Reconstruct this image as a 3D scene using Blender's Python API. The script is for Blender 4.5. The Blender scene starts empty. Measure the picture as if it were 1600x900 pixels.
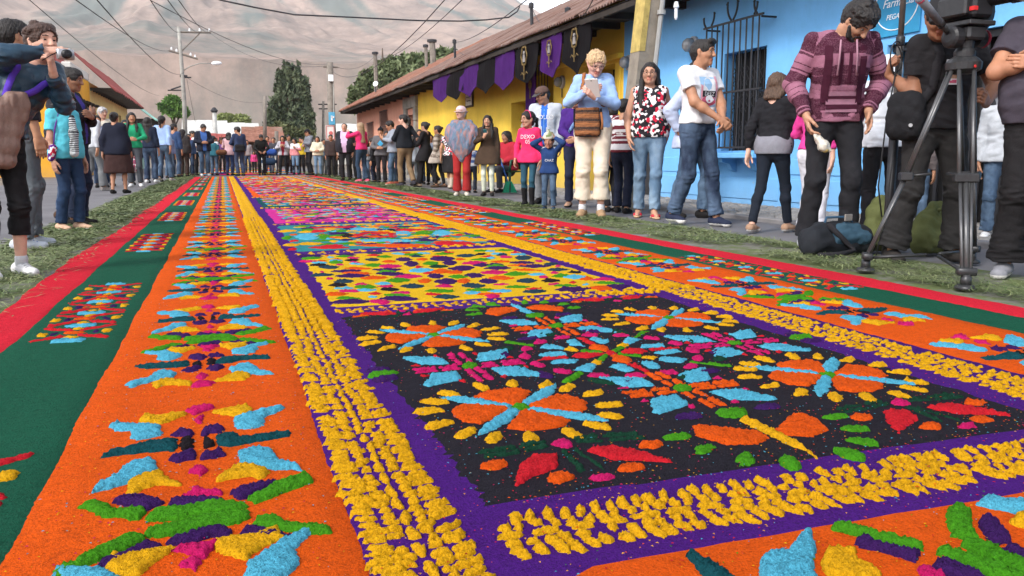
import bpy, math, random, time
import numpy as np
from mathutils import Vector, Matrix
T0 = time.time()
random.seed(7); RNG = np.random.default_rng(7)
sc = bpy.context.scene
COL = sc.collection
rad = math.radians

# ---------------------------------------------------------------- camera
FPX, VPX, VPY, ROLL, CAMH = 1290.0, 347.0, 247.8, rad(-3.3), 0.62
def _basis():
    d = np.array([(VPX-800)/FPX, (VPY-450)/FPX, 1.0]); d /= np.linalg.norm(d)
    u = np.array([math.sin(ROLL), -math.cos(ROLL), 0.0]); u -= d*np.dot(u, d); u /= np.linalg.norm(u)
    return np.array([np.cross(d, u), d, u])          # rows: street-right, street-forward, up, in lens axes
BAS = _basis()
cam_data = bpy.data.cameras.new('camera'); cam = bpy.data.objects.new('camera', cam_data); COL.objects.link(cam)
cam_data.sensor_width = 36.0; cam_data.lens = FPX/1600*36.0
cam_data.clip_start = 0.05; cam_data.clip_end = 20000
R = Matrix([[BAS[i][0], -BAS[i][1], -BAS[i][2]] for i in range(3)])
cam.matrix_world = Matrix.Translation((0, 0, CAMH)) @ R.to_4x4()
sc.camera = cam
def ray(px, py):
    return BAS @ np.array([(px-800)/FPX, (py-450)/FPX, 1.0])
def G(px, py, z=0.0):
    r = ray(px, py); t = (z-CAMH)/r[2]; return np.array([r[0]*t, r[1]*t, z])
def onX(px, py, X):
    r = ray(px, py); t = X/r[0]; return np.array([X, r[1]*t, CAMH+r[2]*t])
def onY(px, py, Y):
    r = ray(px, py); t = Y/r[1]; return np.array([r[0]*t, Y, CAMH+r[2]*t])
def proj(p):
    c = BAS.T @ (np.array(p, float)-np.array([0, 0, CAMH])); return 800+FPX*c[0]/c[2], 450+FPX*c[1]/c[2]
def pxm(p):                                           # photograph pixels per metre at a point
    c = BAS.T @ (np.array(p, float)-np.array([0, 0, CAMH])); return FPX/max(c[2], .3)

# ---------------------------------------------------------------- daylight
SUN_EL, SUN_AZ = rad(40), rad(238)                    # azimuth clockwise from +Y
world = bpy.data.worlds.new('World'); sc.world = world; world.use_nodes = True
nt = world.node_tree; nt.nodes.clear()
sky = nt.nodes.new('ShaderNodeTexSky'); sky.sky_type = 'NISHITA'; sky.sun_disc = False
sky.sun_elevation = SUN_EL; sky.sun_rotation = SUN_AZ
sky.air_density = 1.0; sky.dust_density = 4.0; sky.ozone_density = 1.0; sky.altitude = 1500
hs = nt.nodes.new('ShaderNodeHueSaturation'); hs.inputs['Saturation'].default_value = 0.35; hs.inputs['Value'].default_value = 1.25
bg = nt.nodes.new('ShaderNodeBackground'); bg.inputs['Strength'].default_value = 0.15
wo = nt.nodes.new('ShaderNodeOutputWorld')
nt.links.new(sky.outputs[0], hs.inputs['Color']); nt.links.new(hs.outputs[0], bg.inputs['Color']); nt.links.new(bg.outputs[0], wo.inputs['Surface'])
sd = bpy.data.lights.new('sun', 'SUN'); sd.energy = 1.5; sd.angle = rad(10); sd.color = (1, .955, .9)
so = bpy.data.objects.new('sun', sd); COL.objects.link(so)
sv = Vector((math.sin(SUN_AZ)*math.cos(SUN_EL), math.cos(SUN_AZ)*math.cos(SUN_EL), math.sin(SUN_EL)))
so.rotation_euler = sv.to_track_quat('Z', 'Y').to_euler(); so.location = sv*50
vs = sc.view_settings; vs.view_transform = 'Standard'; vs.look = 'None'; vs.exposure = 1.3; vs.gamma = 1.0; vs.use_curve_mapping = False
sc.cycles.use_denoising = True
sc.cycles.max_bounces = 5; sc.cycles.diffuse_bounces = 3; sc.cycles.glossy_bounces = 2; sc.cycles.transparent_max_bounces = 6; sc.cycles.volume_bounces = 3
sc.cycles.caustics_reflective = False; sc.cycles.caustics_refractive = False
# ---------------------------------------------------------------- helpers
def lin(c):
    c = np.array(c, float)/255.0
    return tuple(np.where(c <= .04045, c/12.92, ((c+.055)/1.055)**2.4))
def hexc(h): return lin([int(h[i:i+2], 16) for i in (0, 2, 4)])
MATS = {}
class NT:
    def __init__(s, name):
        s.m = bpy.data.materials.new(name); s.m.use_nodes = True; s.t = s.m.node_tree; s.b = s.t.nodes['Principled BSDF']
    def n(s, typ, **kw):
        o = s.t.nodes.new(typ)
        for k, v in kw.items():
            if k in o.inputs: 
                if hasattr(v, 'is_linked'): s.l(v, o.inputs[k])
                else: o.inputs[k].default_value = v
            else: setattr(o, k, v)
        return o
    def l(s, a, b): s.t.links.new(a, b)
    def coord(s, which='Object'):
        return s.n('ShaderNodeTexCoord').outputs[which]
    def noise(s, vec, scale, detail=3.0, rough=.6):
        o = s.n('ShaderNodeTexNoise'); o.inputs['Scale'].default_value = scale; o.inputs['Detail'].default_value = detail; o.inputs['Roughness'].default_value = rough
        s.l(vec, o.inputs['Vector']); return o.outputs[0]
    def ramp(s, fac, stops, interp='LINEAR'):
        o = s.n('ShaderNodeValToRGB'); cr = o.color_ramp; cr.interpolation = interp
        while len(cr.elements) < len(stops): cr.elements.new(.5)
        for e, (p, c) in zip(cr.elements, stops):
            e.position = p; e.color = (*c, 1) if len(c) == 3 else c
        s.l(fac, o.inputs[0]); return o.outputs[0]
    def mix(s, fac, a, b, mode='MIX'):
        o = s.n('ShaderNodeMix'); o.data_type = 'RGBA'; o.blend_type = mode
        for sock, v in ((o.inputs[0], fac), (o.inputs[6], a), (o.inputs[7], b)):
            if hasattr(v, 'is_linked'): s.l(v, sock)
            else: sock.default_value = v if not isinstance(v, tuple) else ((*v, 1) if len(v) == 3 else v)
        return o.outputs[2]
    def math(s, op, a, b=0.0, c=None):
        o = s.n('ShaderNodeMath'); o.operation = op
        for i, v in enumerate((a, b, c)):
            if v is None: continue
            if hasattr(v, 'is_linked'): s.l(v, o.inputs[i])
            else: o.inputs[i].default_value = v
        return o.outputs[0]
    def xyz(s, vec):
        o = s.n('ShaderNodeSeparateXYZ'); s.l(vec, o.inputs[0]); return o.outputs
    def scalev(s, vec, sx, sy, sz):
        o = s.n('ShaderNodeMapping'); o.inputs['Scale'].default_value = (sx, sy, sz); s.l(vec, o.inputs['Vector']); return o.outputs[0]
    def attr(s, name):
        o = s.n('ShaderNodeAttribute'); o.attribute_name = name; return o.outputs['Fac']
    def bump(s, h, strength=.3, dist=.01):
        o = s.n('ShaderNodeBump'); o.inputs['Strength'].default_value = strength; o.inputs['Distance'].default_value = dist
        s.l(h, o.inputs['Height']); s.l(o.outputs[0], s.b.inputs['Normal'])
    def done(s, col=None, rough=.8, spec=.3, metal=0.0):
        if col is not None:
            if hasattr(col, 'is_linked'): s.l(col, s.b.inputs['Base Color'])
            else: s.b.inputs['Base Color'].default_value = (*col[:3], 1)
        s.b.inputs['Roughness'].default_value = rough; s.b.inputs['Metallic'].default_value = metal
        s.b.inputs['Specular IOR Level'].default_value = spec
        return s.m
def sc3(c, k): return tuple(min(1, x*k) for x in c)
def mat(name, col, rough=.8, var=.18, scale=8.0, bump=.25, bscale=60.0, bdist=.01, spec=.3, metal=0.0, detail=4.0):
    if name in MATS: return MATS[name]
    t = NT(name); v = t.coord()
    n = t.noise(v, scale, detail)
    c = t.ramp(n, [(.3, sc3(col, 1-var)), (.7, sc3(col, 1+var))])
    if bump: t.bump(t.noise(v, bscale, 3), bump, bdist)
    MATS[name] = t.done(c, rough, spec, metal); return MATS[name]
def new_mesh(name, V, F, m=None, parent=None, smooth=False, mats=None, mi=None):
    me = bpy.data.meshes.new(name)
    V = np.asarray(V, np.float32)
    if isinstance(F, np.ndarray):
        k = F.shape[1]; me.vertices.add(len(V)); me.vertices.foreach_set('co', V.ravel())
        me.loops.add(F.size); me.loops.foreach_set('vertex_index', F.astype(np.int32).ravel())
        me.polygons.add(len(F)); me.polygons.foreach_set('loop_start', np.arange(0, F.size, k, dtype=np.int32)); me.polygons.foreach_set('loop_total', np.full(len(F), k, np.int32))
        me.update(calc_edges=True)
    else:
        me.from_pydata([tuple(map(float, v)) for v in V], [], F)
    for x in (mats or ([m] if m else [])): me.materials.append(x)
    if mi is not None: me.polygons.foreach_set('material_index', np.asarray(mi, np.int32))
    if smooth: me.polygons.foreach_set('use_smooth', np.ones(len(me.polygons), bool))
    o = bpy.data.objects.new(name, me); COL.objects.link(o)
    if parent: o.parent = parent
    return o
class MB:
    """collects boxes, tubes and prisms into one mesh"""
    def __init__(s): s.V = []; s.F = []; s.M = []
    def add(s, V, F, mi=0):
        b = len(s.V); s.V += [tuple(v) for v in V]; s.F += [tuple(i+b for i in f) for f in F]; s.M += [mi]*len(F); return s
    def box(s, c, h, M=None, mi=0, bev=0.0):
        c = np.array(c, float); h = np.array(h, float)
        if bev:
            V = []; b = min(bev, h.min()*.9)
            for sx in (-1, 1):
                for sy in (-1, 1):
                    for sz in (-1, 1):
                        for k in range(3):
                            q = h.copy()-b; q[k] = h[k]; V.append(q*(sx, sy, sz))
            import itertools
            V = np.array(V); idx = lambda sx, sy, sz, k: ((sx > 0)*4+(sy > 0)*2+(sz > 0))*3+k
            F = []
            for k in range(3):
                a, d = (k+1) % 3, (k+2) % 3
                for s0 in (-1, 1):
                    f = []
                    for (p, q) in ((-1, -1), (1, -1), (1, 1), (-1, 1)):
                        S = [0, 0, 0]; S[k] = s0; S[a] = p; S[d] = q; f.append(idx(*S, k))
                    F.append(f if s0 > 0 else f[::-1])
                for p in (-1, 1):
                    for q in (-1, 1):
                        S0 = [0, 0, 0]; S1 = [0, 0, 0]; S0[a] = S1[a] = p; S0[d] = S1[d] = q; S0[k] = -1; S1[k] = 1
                        f = [idx(*S0, a), idx(*S1, a), idx(*S1, d), idx(*S0, d)]
                        F.append(f if p*q < 0 else f[::-1])
            for S in itertools.product((-1, 1), repeat=3):
                f = [idx(*S, 0), idx(*S, 1), idx(*S, 2)]; F.append(f if S[0]*S[1]*S[2] > 0 else f[::-1])
        else:
            V = np.array([(x, y, z) for x in (-1, 1) for y in (-1, 1) for z in (-1, 1)], float)*h
            F = [(0, 1, 3, 2), (4, 6, 7, 5), (0, 4, 5, 1), (2, 3, 7, 6), (0, 2, 6, 4), (1, 5, 7, 3)]
        if M is not None: V = V @ np.array(M).T
        return s.add(V+c, F, mi)
    def quad(s, a, b, c, d, mi=0): return s.add([a, b, c, d], [(0, 1, 2, 3)], mi)
    def tube(s, pts, r, n=8, mi=0, cap=True):
        pts = [np.array(p, float) for p in pts]; k = len(pts)
        rr = r if hasattr(r, '__len__') else [r]*k
        V = []; F = []; u = None
        for i in range(k):
            d = pts[min(i+1, k-1)]-pts[max(i-1, 0)]; d = d/(np.linalg.norm(d)+1e-9)
            if u is None: u = np.cross(d, (0, 0, 1) if abs(d[2]) < .9 else (1, 0, 0))
            u = u-d*np.dot(u, d); u /= np.linalg.norm(u)+1e-9; w = np.cross(d, u)
            for j in range(n):
                a = 2*math.pi*j/n; V.append(pts[i]+rr[i]*(u*math.cos(a)+w*math.sin(a)))
        for i in range(k-1):
            for j in range(n): F.append((i*n+j, i*n+(j+1) % n, (i+1)*n+(j+1) % n, (i+1)*n+j))
        if cap: F.append(tuple(range(n))[::-1]); F.append(tuple(range((k-1)*n, k*n)))
        return s.add(V, F, mi)
    def lathe(s, c, prof, n=16, mi=0, ax=(0, 0, 1)):
        ax = np.array(ax, float)/np.linalg.norm(ax); c = np.array(c, float)
        u = np.cross(ax, (0, 0, 1) if abs(ax[2]) < .9 else (1, 0, 0)); u /= np.linalg.norm(u); w = np.cross(ax, u)
        V = [c+ax*z+r*(u*math.cos(2*math.pi*j/n)+w*math.sin(2*math.pi*j/n)) for r, z in prof for j in range(n)]; k = len(prof)
        F = [(i*n+j, i*n+(j+1) % n, (i+1)*n+(j+1) % n, (i+1)*n+j) for i in range(k-1) for j in range(n)]
        F.append(tuple(range(n))[::-1]); F.append(tuple(range((k-1)*n, k*n)))
        return s.add(V, F, mi)
    def prism(s, poly, off, mi=0):
        poly = [np.array(p, float) for p in poly]; off = np.array(off, float); n = len(poly)
        V = poly+[p+off for p in poly]
        F = [tuple(range(n))[::-1], tuple(range(n, 2*n))]+[(i, (i+1) % n, n+(i+1) % n, n+i) for i in range(n)]
        return s.add(V, F, mi)
    def build(s, name, m, parent=None, smooth=False):
        ms = m if isinstance(m, (list, tuple)) else [m]
        return new_mesh(name, s.V, s.F, parent=parent, smooth=smooth, mats=ms, mi=s.M)
def tag(o, label=None, cat=None, group=None, kind=None):
    for k, v in (('label', label), ('category', cat), ('group', group), ('kind', kind)):
        if v: o[k] = v
    return o
def thing(name, label, cat, loc=(0, 0, 0), group=None):
    o = bpy.data.objects.new(name, None); COL.objects.link(o); o.location = tuple(map(float, loc)); o.empty_display_size = .1
    return tag(o, label, cat, group)
def under(o, parent):
    """parent o, whose mesh is in world coordinates, under a thing at a location"""
    o.parent = parent; o.location = -Vector(parent.location); return o
def sine_noise(P, wl, seed, n=6):
    r = np.random.default_rng(seed); out = np.zeros(P.shape[0] if P.ndim == 2 else P.shape[:-1])
    for i in range(n):
        d = r.normal(size=P.shape[-1]); d /= np.linalg.norm(d); out = out+np.sin(P @ d*(2*math.pi/wl*r.uniform(.6, 1.6))+r.uniform(0, 6.28))
    return out/n**.5
# ---------------------------------------------------------------- setting: ground, street, mountain
XW, XE = 6.49, 5.62                                    # right-hand house fronts and their eaves
def sheet(name, x0, x1, y0, y1, z, m, nx=2, ny=2, kind='structure', bumpy=0.0):
    xs = np.linspace(x0, x1, nx); ys = np.linspace(y0, y1, ny)
    V = np.array([(x, y, z) for y in ys for x in xs])
    if bumpy: V[:, 2] += bumpy*sine_noise(V[:, :2], .7, 3)
    F = np.array([(j*nx+i, j*nx+i+1, (j+1)*nx+i+1, (j+1)*nx+i) for j in range(ny-1) for i in range(nx-1)])
    o = new_mesh(name, V, F, m, smooth=True); o['kind'] = kind; return o
M_ground = mat('ground_earth', (.16, .13, .1), .95, .3, .4, .2, 4)
ground = new_mesh('ground', [(9000*math.cos(a), 9000*math.sin(a), -.03) for a in np.linspace(0, 2*math.pi, 49)[:-1]], [tuple(range(48))], M_ground); ground['kind'] = 'structure'
def _asphalt():
    t = NT('asphalt'); v = t.coord()
    big = t.noise(v, .9, 5); fine = t.noise(v, 90, 2)
    c = t.ramp(big, [(.32, (.105, .1, .108)), (.68, (.17, .163, .17))])
    c = t.mix(t.math('MULTIPLY', fine, .35), c, (.06, .058, .06)); t.bump(fine, .35, .004)
    return t.done(c, .8, .3)
M_asph = _asphalt()
sheet('road', -5.2, 5.02, -6, 130, -.016, M_asph, 30, 160, bumpy=.002)
M_dirt = mat('pavement_mortar', (.16, .15, .14), .95, .25, 3, .4, 40)
pav = sheet('cobbled_pavement', 5.02, XW+.3, 2, 46, 0.0, M_dirt, 2, 2)
kerb = MB().box((5.02, 24, -.03), (.05, 22, .06), bev=.01).build('kerb', mat('kerb_stone', (.2, .19, .19), .9, .2, 3), pav)
M_stone = mat('cobble_grey', (.235, .222, .21), .85, .3, 5, .35, 45)
def _cobbles():
    rr = np.random.default_rng(5); cells = []
    y = 4.2
    while y < 30:
        d = rr.uniform(.1, .15); x = 5.09
        while x < XW-.08:
            w = rr.uniform(.11, .2); w = min(w, XW-.06-x); cells.append((x+w/2, y+d/2, w/2-.008, d/2-.008)); x += w
        y += d
    protos = []
    for k in range(6):
        V = []; r2 = np.random.default_rng(50+k)
        for z, s in ((-.03, 1.0), (.0, 1.0), (.012, .82)):
            for a in range(8):
                an = 2*math.pi*(a+.5)/8; cx, sx = math.cos(an), math.sin(an); q = max(abs(cx), abs(sx))
                V.append((cx/q**.8*s*r2.uniform(.9, 1), sx/q**.8*s*r2.uniform(.9, 1), z+(r2.uniform(-.003, .003) if z > 0 else 0)))
        F = [(i*8+j, i*8+(j+1) % 8, (i+1)*8+(j+1) % 8, (i+1)*8+j) for i in range(2) for j in range(8)]+[tuple(range(16, 24))]
        me = bpy.data.meshes.new('cobblestone'); me.from_pydata(V, [], F); me.materials.append(M_stone); protos.append((me, np.array(V), F))
    def sc_(c):
        px, py = proj((c[0], c[1], 0)); vis = 985 < px < 1420
        return (vis, pxm((c[0], c[1], 0)))
    cells.sort(key=sc_, reverse=True); SV = []; SF = []
    for i, (x, y, a, b) in enumerate(cells):
        me, V, F = protos[i % 6]
        if i < 300:
            o = bpy.data.objects.new('cobblestone', me); COL.objects.link(o); o.parent = pav; o.location = (x, y, .001+rr.uniform(0, .006)); o.scale = (a, b, 1)
        else:
            n = len(SV)*24; SV.append(V*(a, b, 1)+(x, y, .001+rr.uniform(0, .006))); SF += [tuple(q+n for q in f) for f in F]
    o = new_mesh('cobblestones', np.concatenate(SV), SF, M_stone, pav); o['kind'] = 'stuff'
_cobbles()

def _mountain():
    D, H, L = 3000., 1545., 912.
    n1, n2 = 600, 230
    az = np.radians(np.linspace(-34, 46, n1)); dist = 700*(6000/700)**np.linspace(0, 1, n2)
    A, Dd = np.meshgrid(az, dist); X = Dd*np.sin(A); Y = Dd*np.cos(A)
    r = np.hypot(X, Y-D); th = np.arctan2(X, D-Y)
    def fbm(u, v, seed, octs=5, gain=.55, ridged=False):
        rg = np.random.default_rng(seed); out = 0; amp = 1.0; tot = 0
        for o in range(octs):
            T_ = rg.random((64, 64)); iu, iv = np.floor(u).astype(int), np.floor(v).astype(int); fu, fv = u-iu, v-iv; fu = fu*fu*(3-2*fu); fv = fv*fv*(3-2*fv); g_ = lambda i, j: T_[(iu+i) % 64, (iv+j) % 64]
            q = (g_(0, 0)*(1-fu)+g_(1, 0)*fu)*(1-fv)+(g_(0, 1)*(1-fu)+g_(1, 1)*fu)*fv; q = 1-np.abs(2*q-1) if ridged else q; out = out+amp*q; tot += amp; amp *= gain; u = u*2.03+17; v = v*2.03+5
        return out/tot
    h = H*np.exp(-r/L)-52
    gul = fbm(th*9+20, r/900+9, 3, 5, .6, True); f2 = fbm(X/260+50, Y/260+50, 4, 6, .6); f3 = fbm(X/900+30, Y/900+30, 6, 4)
    up_ = np.clip(h/200, 0, 1); h += ((gul-.55)*55*np.clip(r/500, 0, 1)+(f2-.5)*46+(f3-.5)*70)*up_
    c2 = np.array([4300*math.sin(rad(28.2)), 4300*math.cos(rad(28.2))]); r2 = np.hypot(X-c2[0], Y-c2[1])
    h2 = 735*np.exp(-(r2/1200)**2)-20+(f2-.5)*70
    h = np.maximum(h, h2); h = np.where(h > 480, 480+260*np.tanh((h-480)/260), h); h[0] = -40
    V = np.stack([X, Y, h], -1).reshape(-1, 3)
    i = np.arange(n2-1)[:, None]*n1+np.arange(n1-1)[None]
    F = np.stack([i, i+1, i+1+n1, i+n1], -1).reshape(-1, 4)
    t = NT('dry_mountainside'); v = t.coord(); z = t.xyz(v)[2]
    a = t.attr('gully'); n = t.noise(t.scalev(v, 1, 1, .35), .0045, 9, .72); n2_ = t.noise(v, .016, 7, .75)
    pat = t.ramp(t.math('ADD', t.math('MULTIPLY', n2_, .55), t.math('MULTIPLY', t.noise(v, .0028, 8, .72), .5)), [(.40, (0, 0, 0)), (.64, (1, 1, 1))]); dry = t.mix(pat, (.115, .085, .07), (.36, .26, .21))
    green = t.mix(n2_, (.04, .07, .075), (.14, .15, .12))
    f = t.math('ADD', t.math('MULTIPLY', n, .9), t.math('MULTIPLY', a, .55))
    f = t.math('SUBTRACT', f, t.math('MULTIPLY', n2_, .16))
    m = t.done(t.mix(t.ramp(f, [(.47, (0, 0, 0)), (.70, (1, 1, 1))]), dry, green), .95, .1)
    o = new_mesh('mountain', V, F, m, smooth=True); o['kind'] = 'structure'
    st = fbm(th*26+3, r/1500+2, 8, 4, .6); g = np.clip((st-.53)*3.2, 0, 1)*np.clip((h-90)/200, 0, 1)+np.clip(.38-gul, 0, 1)*1.2*np.clip((h-90)/150, 0, 1)+np.clip((f3-.48)*1.8, 0, .45)+((h2 >= h-1)*np.clip((r2-300)/500, 0, 1))*.35
    at = o.data.attributes.new('gully', 'FLOAT', 'POINT'); at.data.foreach_set('value', g.astype(np.float32).ravel())
_mountain()
def _haze():
    m = bpy.data.materials.new('pale_air'); m.use_nodes = True; t = m.node_tree; t.nodes.clear()
    pv = t.nodes.new('ShaderNodeVolumePrincipled'); out = t.nodes.new('ShaderNodeOutputMaterial')
    pv.inputs['Density'].default_value = 1.75e-4; pv.inputs['Color'].default_value = (.96, .955, .965, 1); pv.inputs['Anisotropy'].default_value = .2
    t.links.new(pv.outputs[0], out.inputs['Volume'])
    o = MB().box((0, 0, 388), (9300, 9300, 390)).build('haze', m); o['kind'] = 'stuff'
_haze()

# ---------------------------------------------------------------- houses
def holes_wall(y0, y1, z0, z1, holes, X=XW, depth=.28, side=-1):
    """a wall front in the plane x = X, opening to `side`, with window and door openings and their reveals"""
    b = MB(); ys = sorted({y0, y1, *[h[0] for h in holes], *[h[1] for h in holes]}); zs = sorted({z0, z1, *[h[2] for h in holes], *[h[3] for h in holes]})
    for ya, yb in zip(ys, ys[1:]):
        for za, zb in zip(zs, zs[1:]):
            if any(h[0] <= ya and yb <= h[1] and h[2] <= za and zb <= h[3] for h in holes): continue
            b.quad((X, ya, za), (X, ya, zb), (X, yb, zb), (X, yb, za))
    x2 = X-side*depth
    for ya, yb, za, zb in [h[:4] for h in holes]:
        b.quad((X, ya, za), (x2, ya, za), (x2, ya, zb), (X, ya, zb)); b.quad((X, yb, za), (X, yb, zb), (x2, yb, zb), (x2, yb, za))
        b.quad((X, ya, zb), (x2, ya, zb), (x2, yb, zb), (X, yb, zb)); b.quad((X, ya, za), (X, yb, za), (x2, yb, za), (x2, ya, za))
    b.quad((X, y0, z0), (X-side*5, y0, z0), (X-side*5, y0, z1), (X, y0, z1)); b.quad((X, y1, z0), (X, y1, z1), (X-side*5, y1, z1), (X-side*5, y1, z0))
    return b
def plaster(name, c, stain=.25):
    if name in MATS: return MATS[name]
    t = NT(name); v = t.coord(); n = t.noise(v, 1.1, 6, .65); n2 = t.noise(t.scalev(v, 1, 1, .25), 2.3, 5, .7); z = t.xyz(v)[2]
    base = t.ramp(n, [(.3, sc3(c, .86)), (.7, sc3(c, 1.1))])
    low = t.math('MULTIPLY', t.ramp(t.math('ADD', z, t.math('MULTIPLY', n2, .5)), [(.28, (1, 1, 1)), (.75, (0, 0, 0))]), stain*1.4)
    base = t.mix(low, base, sc3((.22, .2, .17), 1)); base = t.mix(t.math('MULTIPLY', t.ramp(n2, [(.55, (0, 0, 0)), (.75, (1, 1, 1))]), stain), base, sc3(c, .55))
    cr = t.noise(t.scalev(v, 1, 3, .18), 3.4, 8, .8); base = t.mix(t.math('MULTIPLY', t.ramp(cr, [(.57, (0, 0, 0)), (.68, (1, 1, 1))]), stain*.9), base, sc3(c, .5)); chip = t.noise(v, 5.5, 8, .75); base = t.mix(t.math('MULTIPLY', t.ramp(chip, [(.66, (0, 0, 0)), (.69, (1, 1, 1))]), .45), base, sc3((.5, .48, .44), .8)); t.bump(t.noise(v, 16, 5, .7), .35, .015); MATS[name] = t.done(base, .9, .2); return MATS[name]
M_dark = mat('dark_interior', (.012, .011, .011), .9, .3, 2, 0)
M_iron = mat('black_iron', (.02, .02, .024), .55, .3, 12, .2, 120, .003, .4)
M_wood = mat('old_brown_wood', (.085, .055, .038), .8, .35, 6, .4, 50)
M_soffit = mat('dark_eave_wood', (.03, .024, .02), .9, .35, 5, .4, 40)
def rusty():
    t = NT('rusty_corrugated_metal'); v = t.coord(); n = t.noise(v, 1.6, 7, .7); n2 = t.noise(t.scalev(v, .6, 5, .6), 2.2, 5)
    c = t.ramp(n, [(.3, (.075, .036, .028)), (.5, (.15, .08, .06)), (.72, (.24, .17, .14))])
    c = t.mix(t.ramp(n2, [(.5, (0, 0, 0)), (.8, (.8, .8, .8))]), c, (.28, .25, .235)); t.bump(t.noise(v, 30, 4), .3, .01); return t.done(c, .75, .35)
def claytile():
    t = NT('clay_roof_tile'); v = t.coord(); n = t.noise(v, 3.5, 6, .7); n2 = t.noise(v, .6, 4)
    c = t.ramp(n, [(.3, (.12, .05, .032)), (.55, (.25, .11, .075)), (.75, (.34, .2, .15))])
    c = t.mix(t.ramp(n2, [(.5, (0, 0, 0)), (.7, (.7, .7, .7))]), c, (.2, .17, .13)); t.bump(t.noise(v, 25, 4), .4, .01); return t.done(c, .9, .2)
M_rust, M_tile = rusty(), claytile()
ROOF_SLOPE = math.tan(rad(28))
def roof_sheet(parent, y0, y1, m, z=2.9, xe=XE, run=3.6, wl=.105, amp=.022, name='roof_sheet', lift=0.0, rise=ROOF_SLOPE, sgn=1):
    ny = max(4, int((y1-y0)/wl*6)); nx = 6; V = []; j = random.uniform(-.04, .06)
    for layer in (0, 1):
        for k in range(nx):
            x = (k/(nx-1))*(run+.05)-j*(k == 0)
            for i in range(ny+1):
                y = y0+(y1-y0)*i/ny; V.append((xe+sgn*x, y, z+lift+x*rise+amp*math.sin(2*math.pi*y/wl)-layer*.018+.006*math.sin(y*3+k)))
    F = []; N = (ny+1)
    for k in range(nx-1):
        for i in range(ny):
            a = k*N+i; F.append((a, a+N, a+N+1, a+1) if sgn > 0 else (a, a+1, a+N+1, a+N)); b = a+nx*N; F.append((b, b+1, b+N+1, b+N) if sgn > 0 else (b, b+N, b+N+1, b+1))
    for i in range(ny): F.append((i, i+1, nx*N+i+1, nx*N+i))
    for k in range(nx-1): F.append((k*N, (k+nx)*N, (k+nx+1)*N, (k+1)*N)); F.append((k*N+N-1, (k+1)*N+N-1, (k+nx+1)*N+N-1, (k+nx)*N+N-1))
    return new_mesh(name, V, F, m, parent, smooth=True)
def eaves(parent, y0, y1, z, step=.9, roofm=M_rust, width=.86, wl=.105, amp=.022, dz=0.0):
    b0 = len(bpy.data.objects); y = y0; k = 0
    while y < y1-.05:
        roof_sheet(parent, y, min(y+width, y1)+.03, roofm, z+dz, lift=.012*(k % 2)+random.uniform(0, .008), wl=wl, amp=amp); y += width; k += 1
    y = y0+.2
    while y < y1:
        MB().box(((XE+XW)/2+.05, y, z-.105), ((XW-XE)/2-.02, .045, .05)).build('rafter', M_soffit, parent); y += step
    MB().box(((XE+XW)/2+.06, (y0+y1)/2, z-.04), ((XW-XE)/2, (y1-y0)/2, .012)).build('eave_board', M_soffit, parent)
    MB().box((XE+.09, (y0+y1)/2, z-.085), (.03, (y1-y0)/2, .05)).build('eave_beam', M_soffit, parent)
def grille(parent, ya, yb, za, zb, out=.16, step=.11, name='window_grille', ext=.0, rails=3, X=XW):
    g = MB().box((X-out, (ya+yb)/2, za-.012), (.011, (yb-ya)/2+.02, .011)).build(name, M_iron, parent)
    zr = np.linspace(za, zb, rails)
    for z in zr[1:]: MB().box((X-out, (ya+yb)/2, z+.0115), (.012, (yb-ya)/2+.05, .011)).build('rail', M_iron, g)
    n = max(2, int(round((yb-ya)/step)))
    for i in range(n+1):
        y = ya+(yb-ya)*i/n; MB().tube([(X-out, y, za-.02), (X-out, y, zb+ext)], .0095, 6).build('bar', M_iron, g)
    for y in (ya-.03, yb+.03):
        for z in (za, zb): MB().tube([(X-out-.01, y, z), (X+.02, y, z)], .009, 6).build('bracket', M_iron, g)
    return g
def meter(label, Y, Z, X=XW, r=.12):
    t = thing('electric_meter', label, 'electric meter', (X, Y, Z))
    MB().lathe((0, 0, 0), [(r*1.05, 0), (r*1.05, .04), (r*.9, .06)], 20, ax=(-1, 0, 0)).build('base', mat('meter_grey', (.33, .33, .34), .5, .2, 8, .1), t)
    MB().lathe((-.06, 0, 0), [(r*.82, 0), (r*.8, .07), (r*.55, .11), (.01, .115)], 20, ax=(-1, 0, 0)).build('glass_dome', mat('meter_glass', (.23, .24, .25), .15, .2, 8, 0, spec=.6), t, True)
    MB().tube([(-.02, 0, -r), (-.02, 0, -r-.18)], .012).build('conduit', M_iron, t)

# blue pharmacy house
yb0, yb1 = 2.0, 12.93
blue = thing('blue_house', 'long bright blue plastered house with tall iron window grille', 'house', (XW, 8, 0))
def P(o): return under(o, T)
T = blue
c_blue = (.17, .45, .80)
M_blue = plaster('blue_plaster', c_blue, .15)
wz = (.70, 1.99); wy = (9.0, 9.93)
dy = (11.72, 12.62)
P(holes_wall(yb0, yb1, -.03, 3.45, [(wy[0], wy[1], wz[0], wz[1]), (dy[0], dy[1], -.03, 1.95), (3.9, 6.98, -.03, 1.74)]).build('wall', M_blue))
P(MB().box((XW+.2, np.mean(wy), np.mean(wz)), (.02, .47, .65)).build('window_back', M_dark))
P(MB().box((XW+.2, np.mean(dy), .95), (.02, .46, 1.0)).build('door', mat('dark_door', (.03, .027, .027), .7, .3, 4, .3, 30)))
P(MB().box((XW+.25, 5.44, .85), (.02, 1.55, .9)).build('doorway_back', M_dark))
for k in range(26):
    P(MB().box((XW+.1, 3.98+k*.118, .86), (.008, .02, .87)).build('shutter_bar', M_iron))
P(MB().box((XW+.085, 5.44, 1.70), (.02, 1.53, .03)).build('shutter_rail', M_iron))
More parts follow.
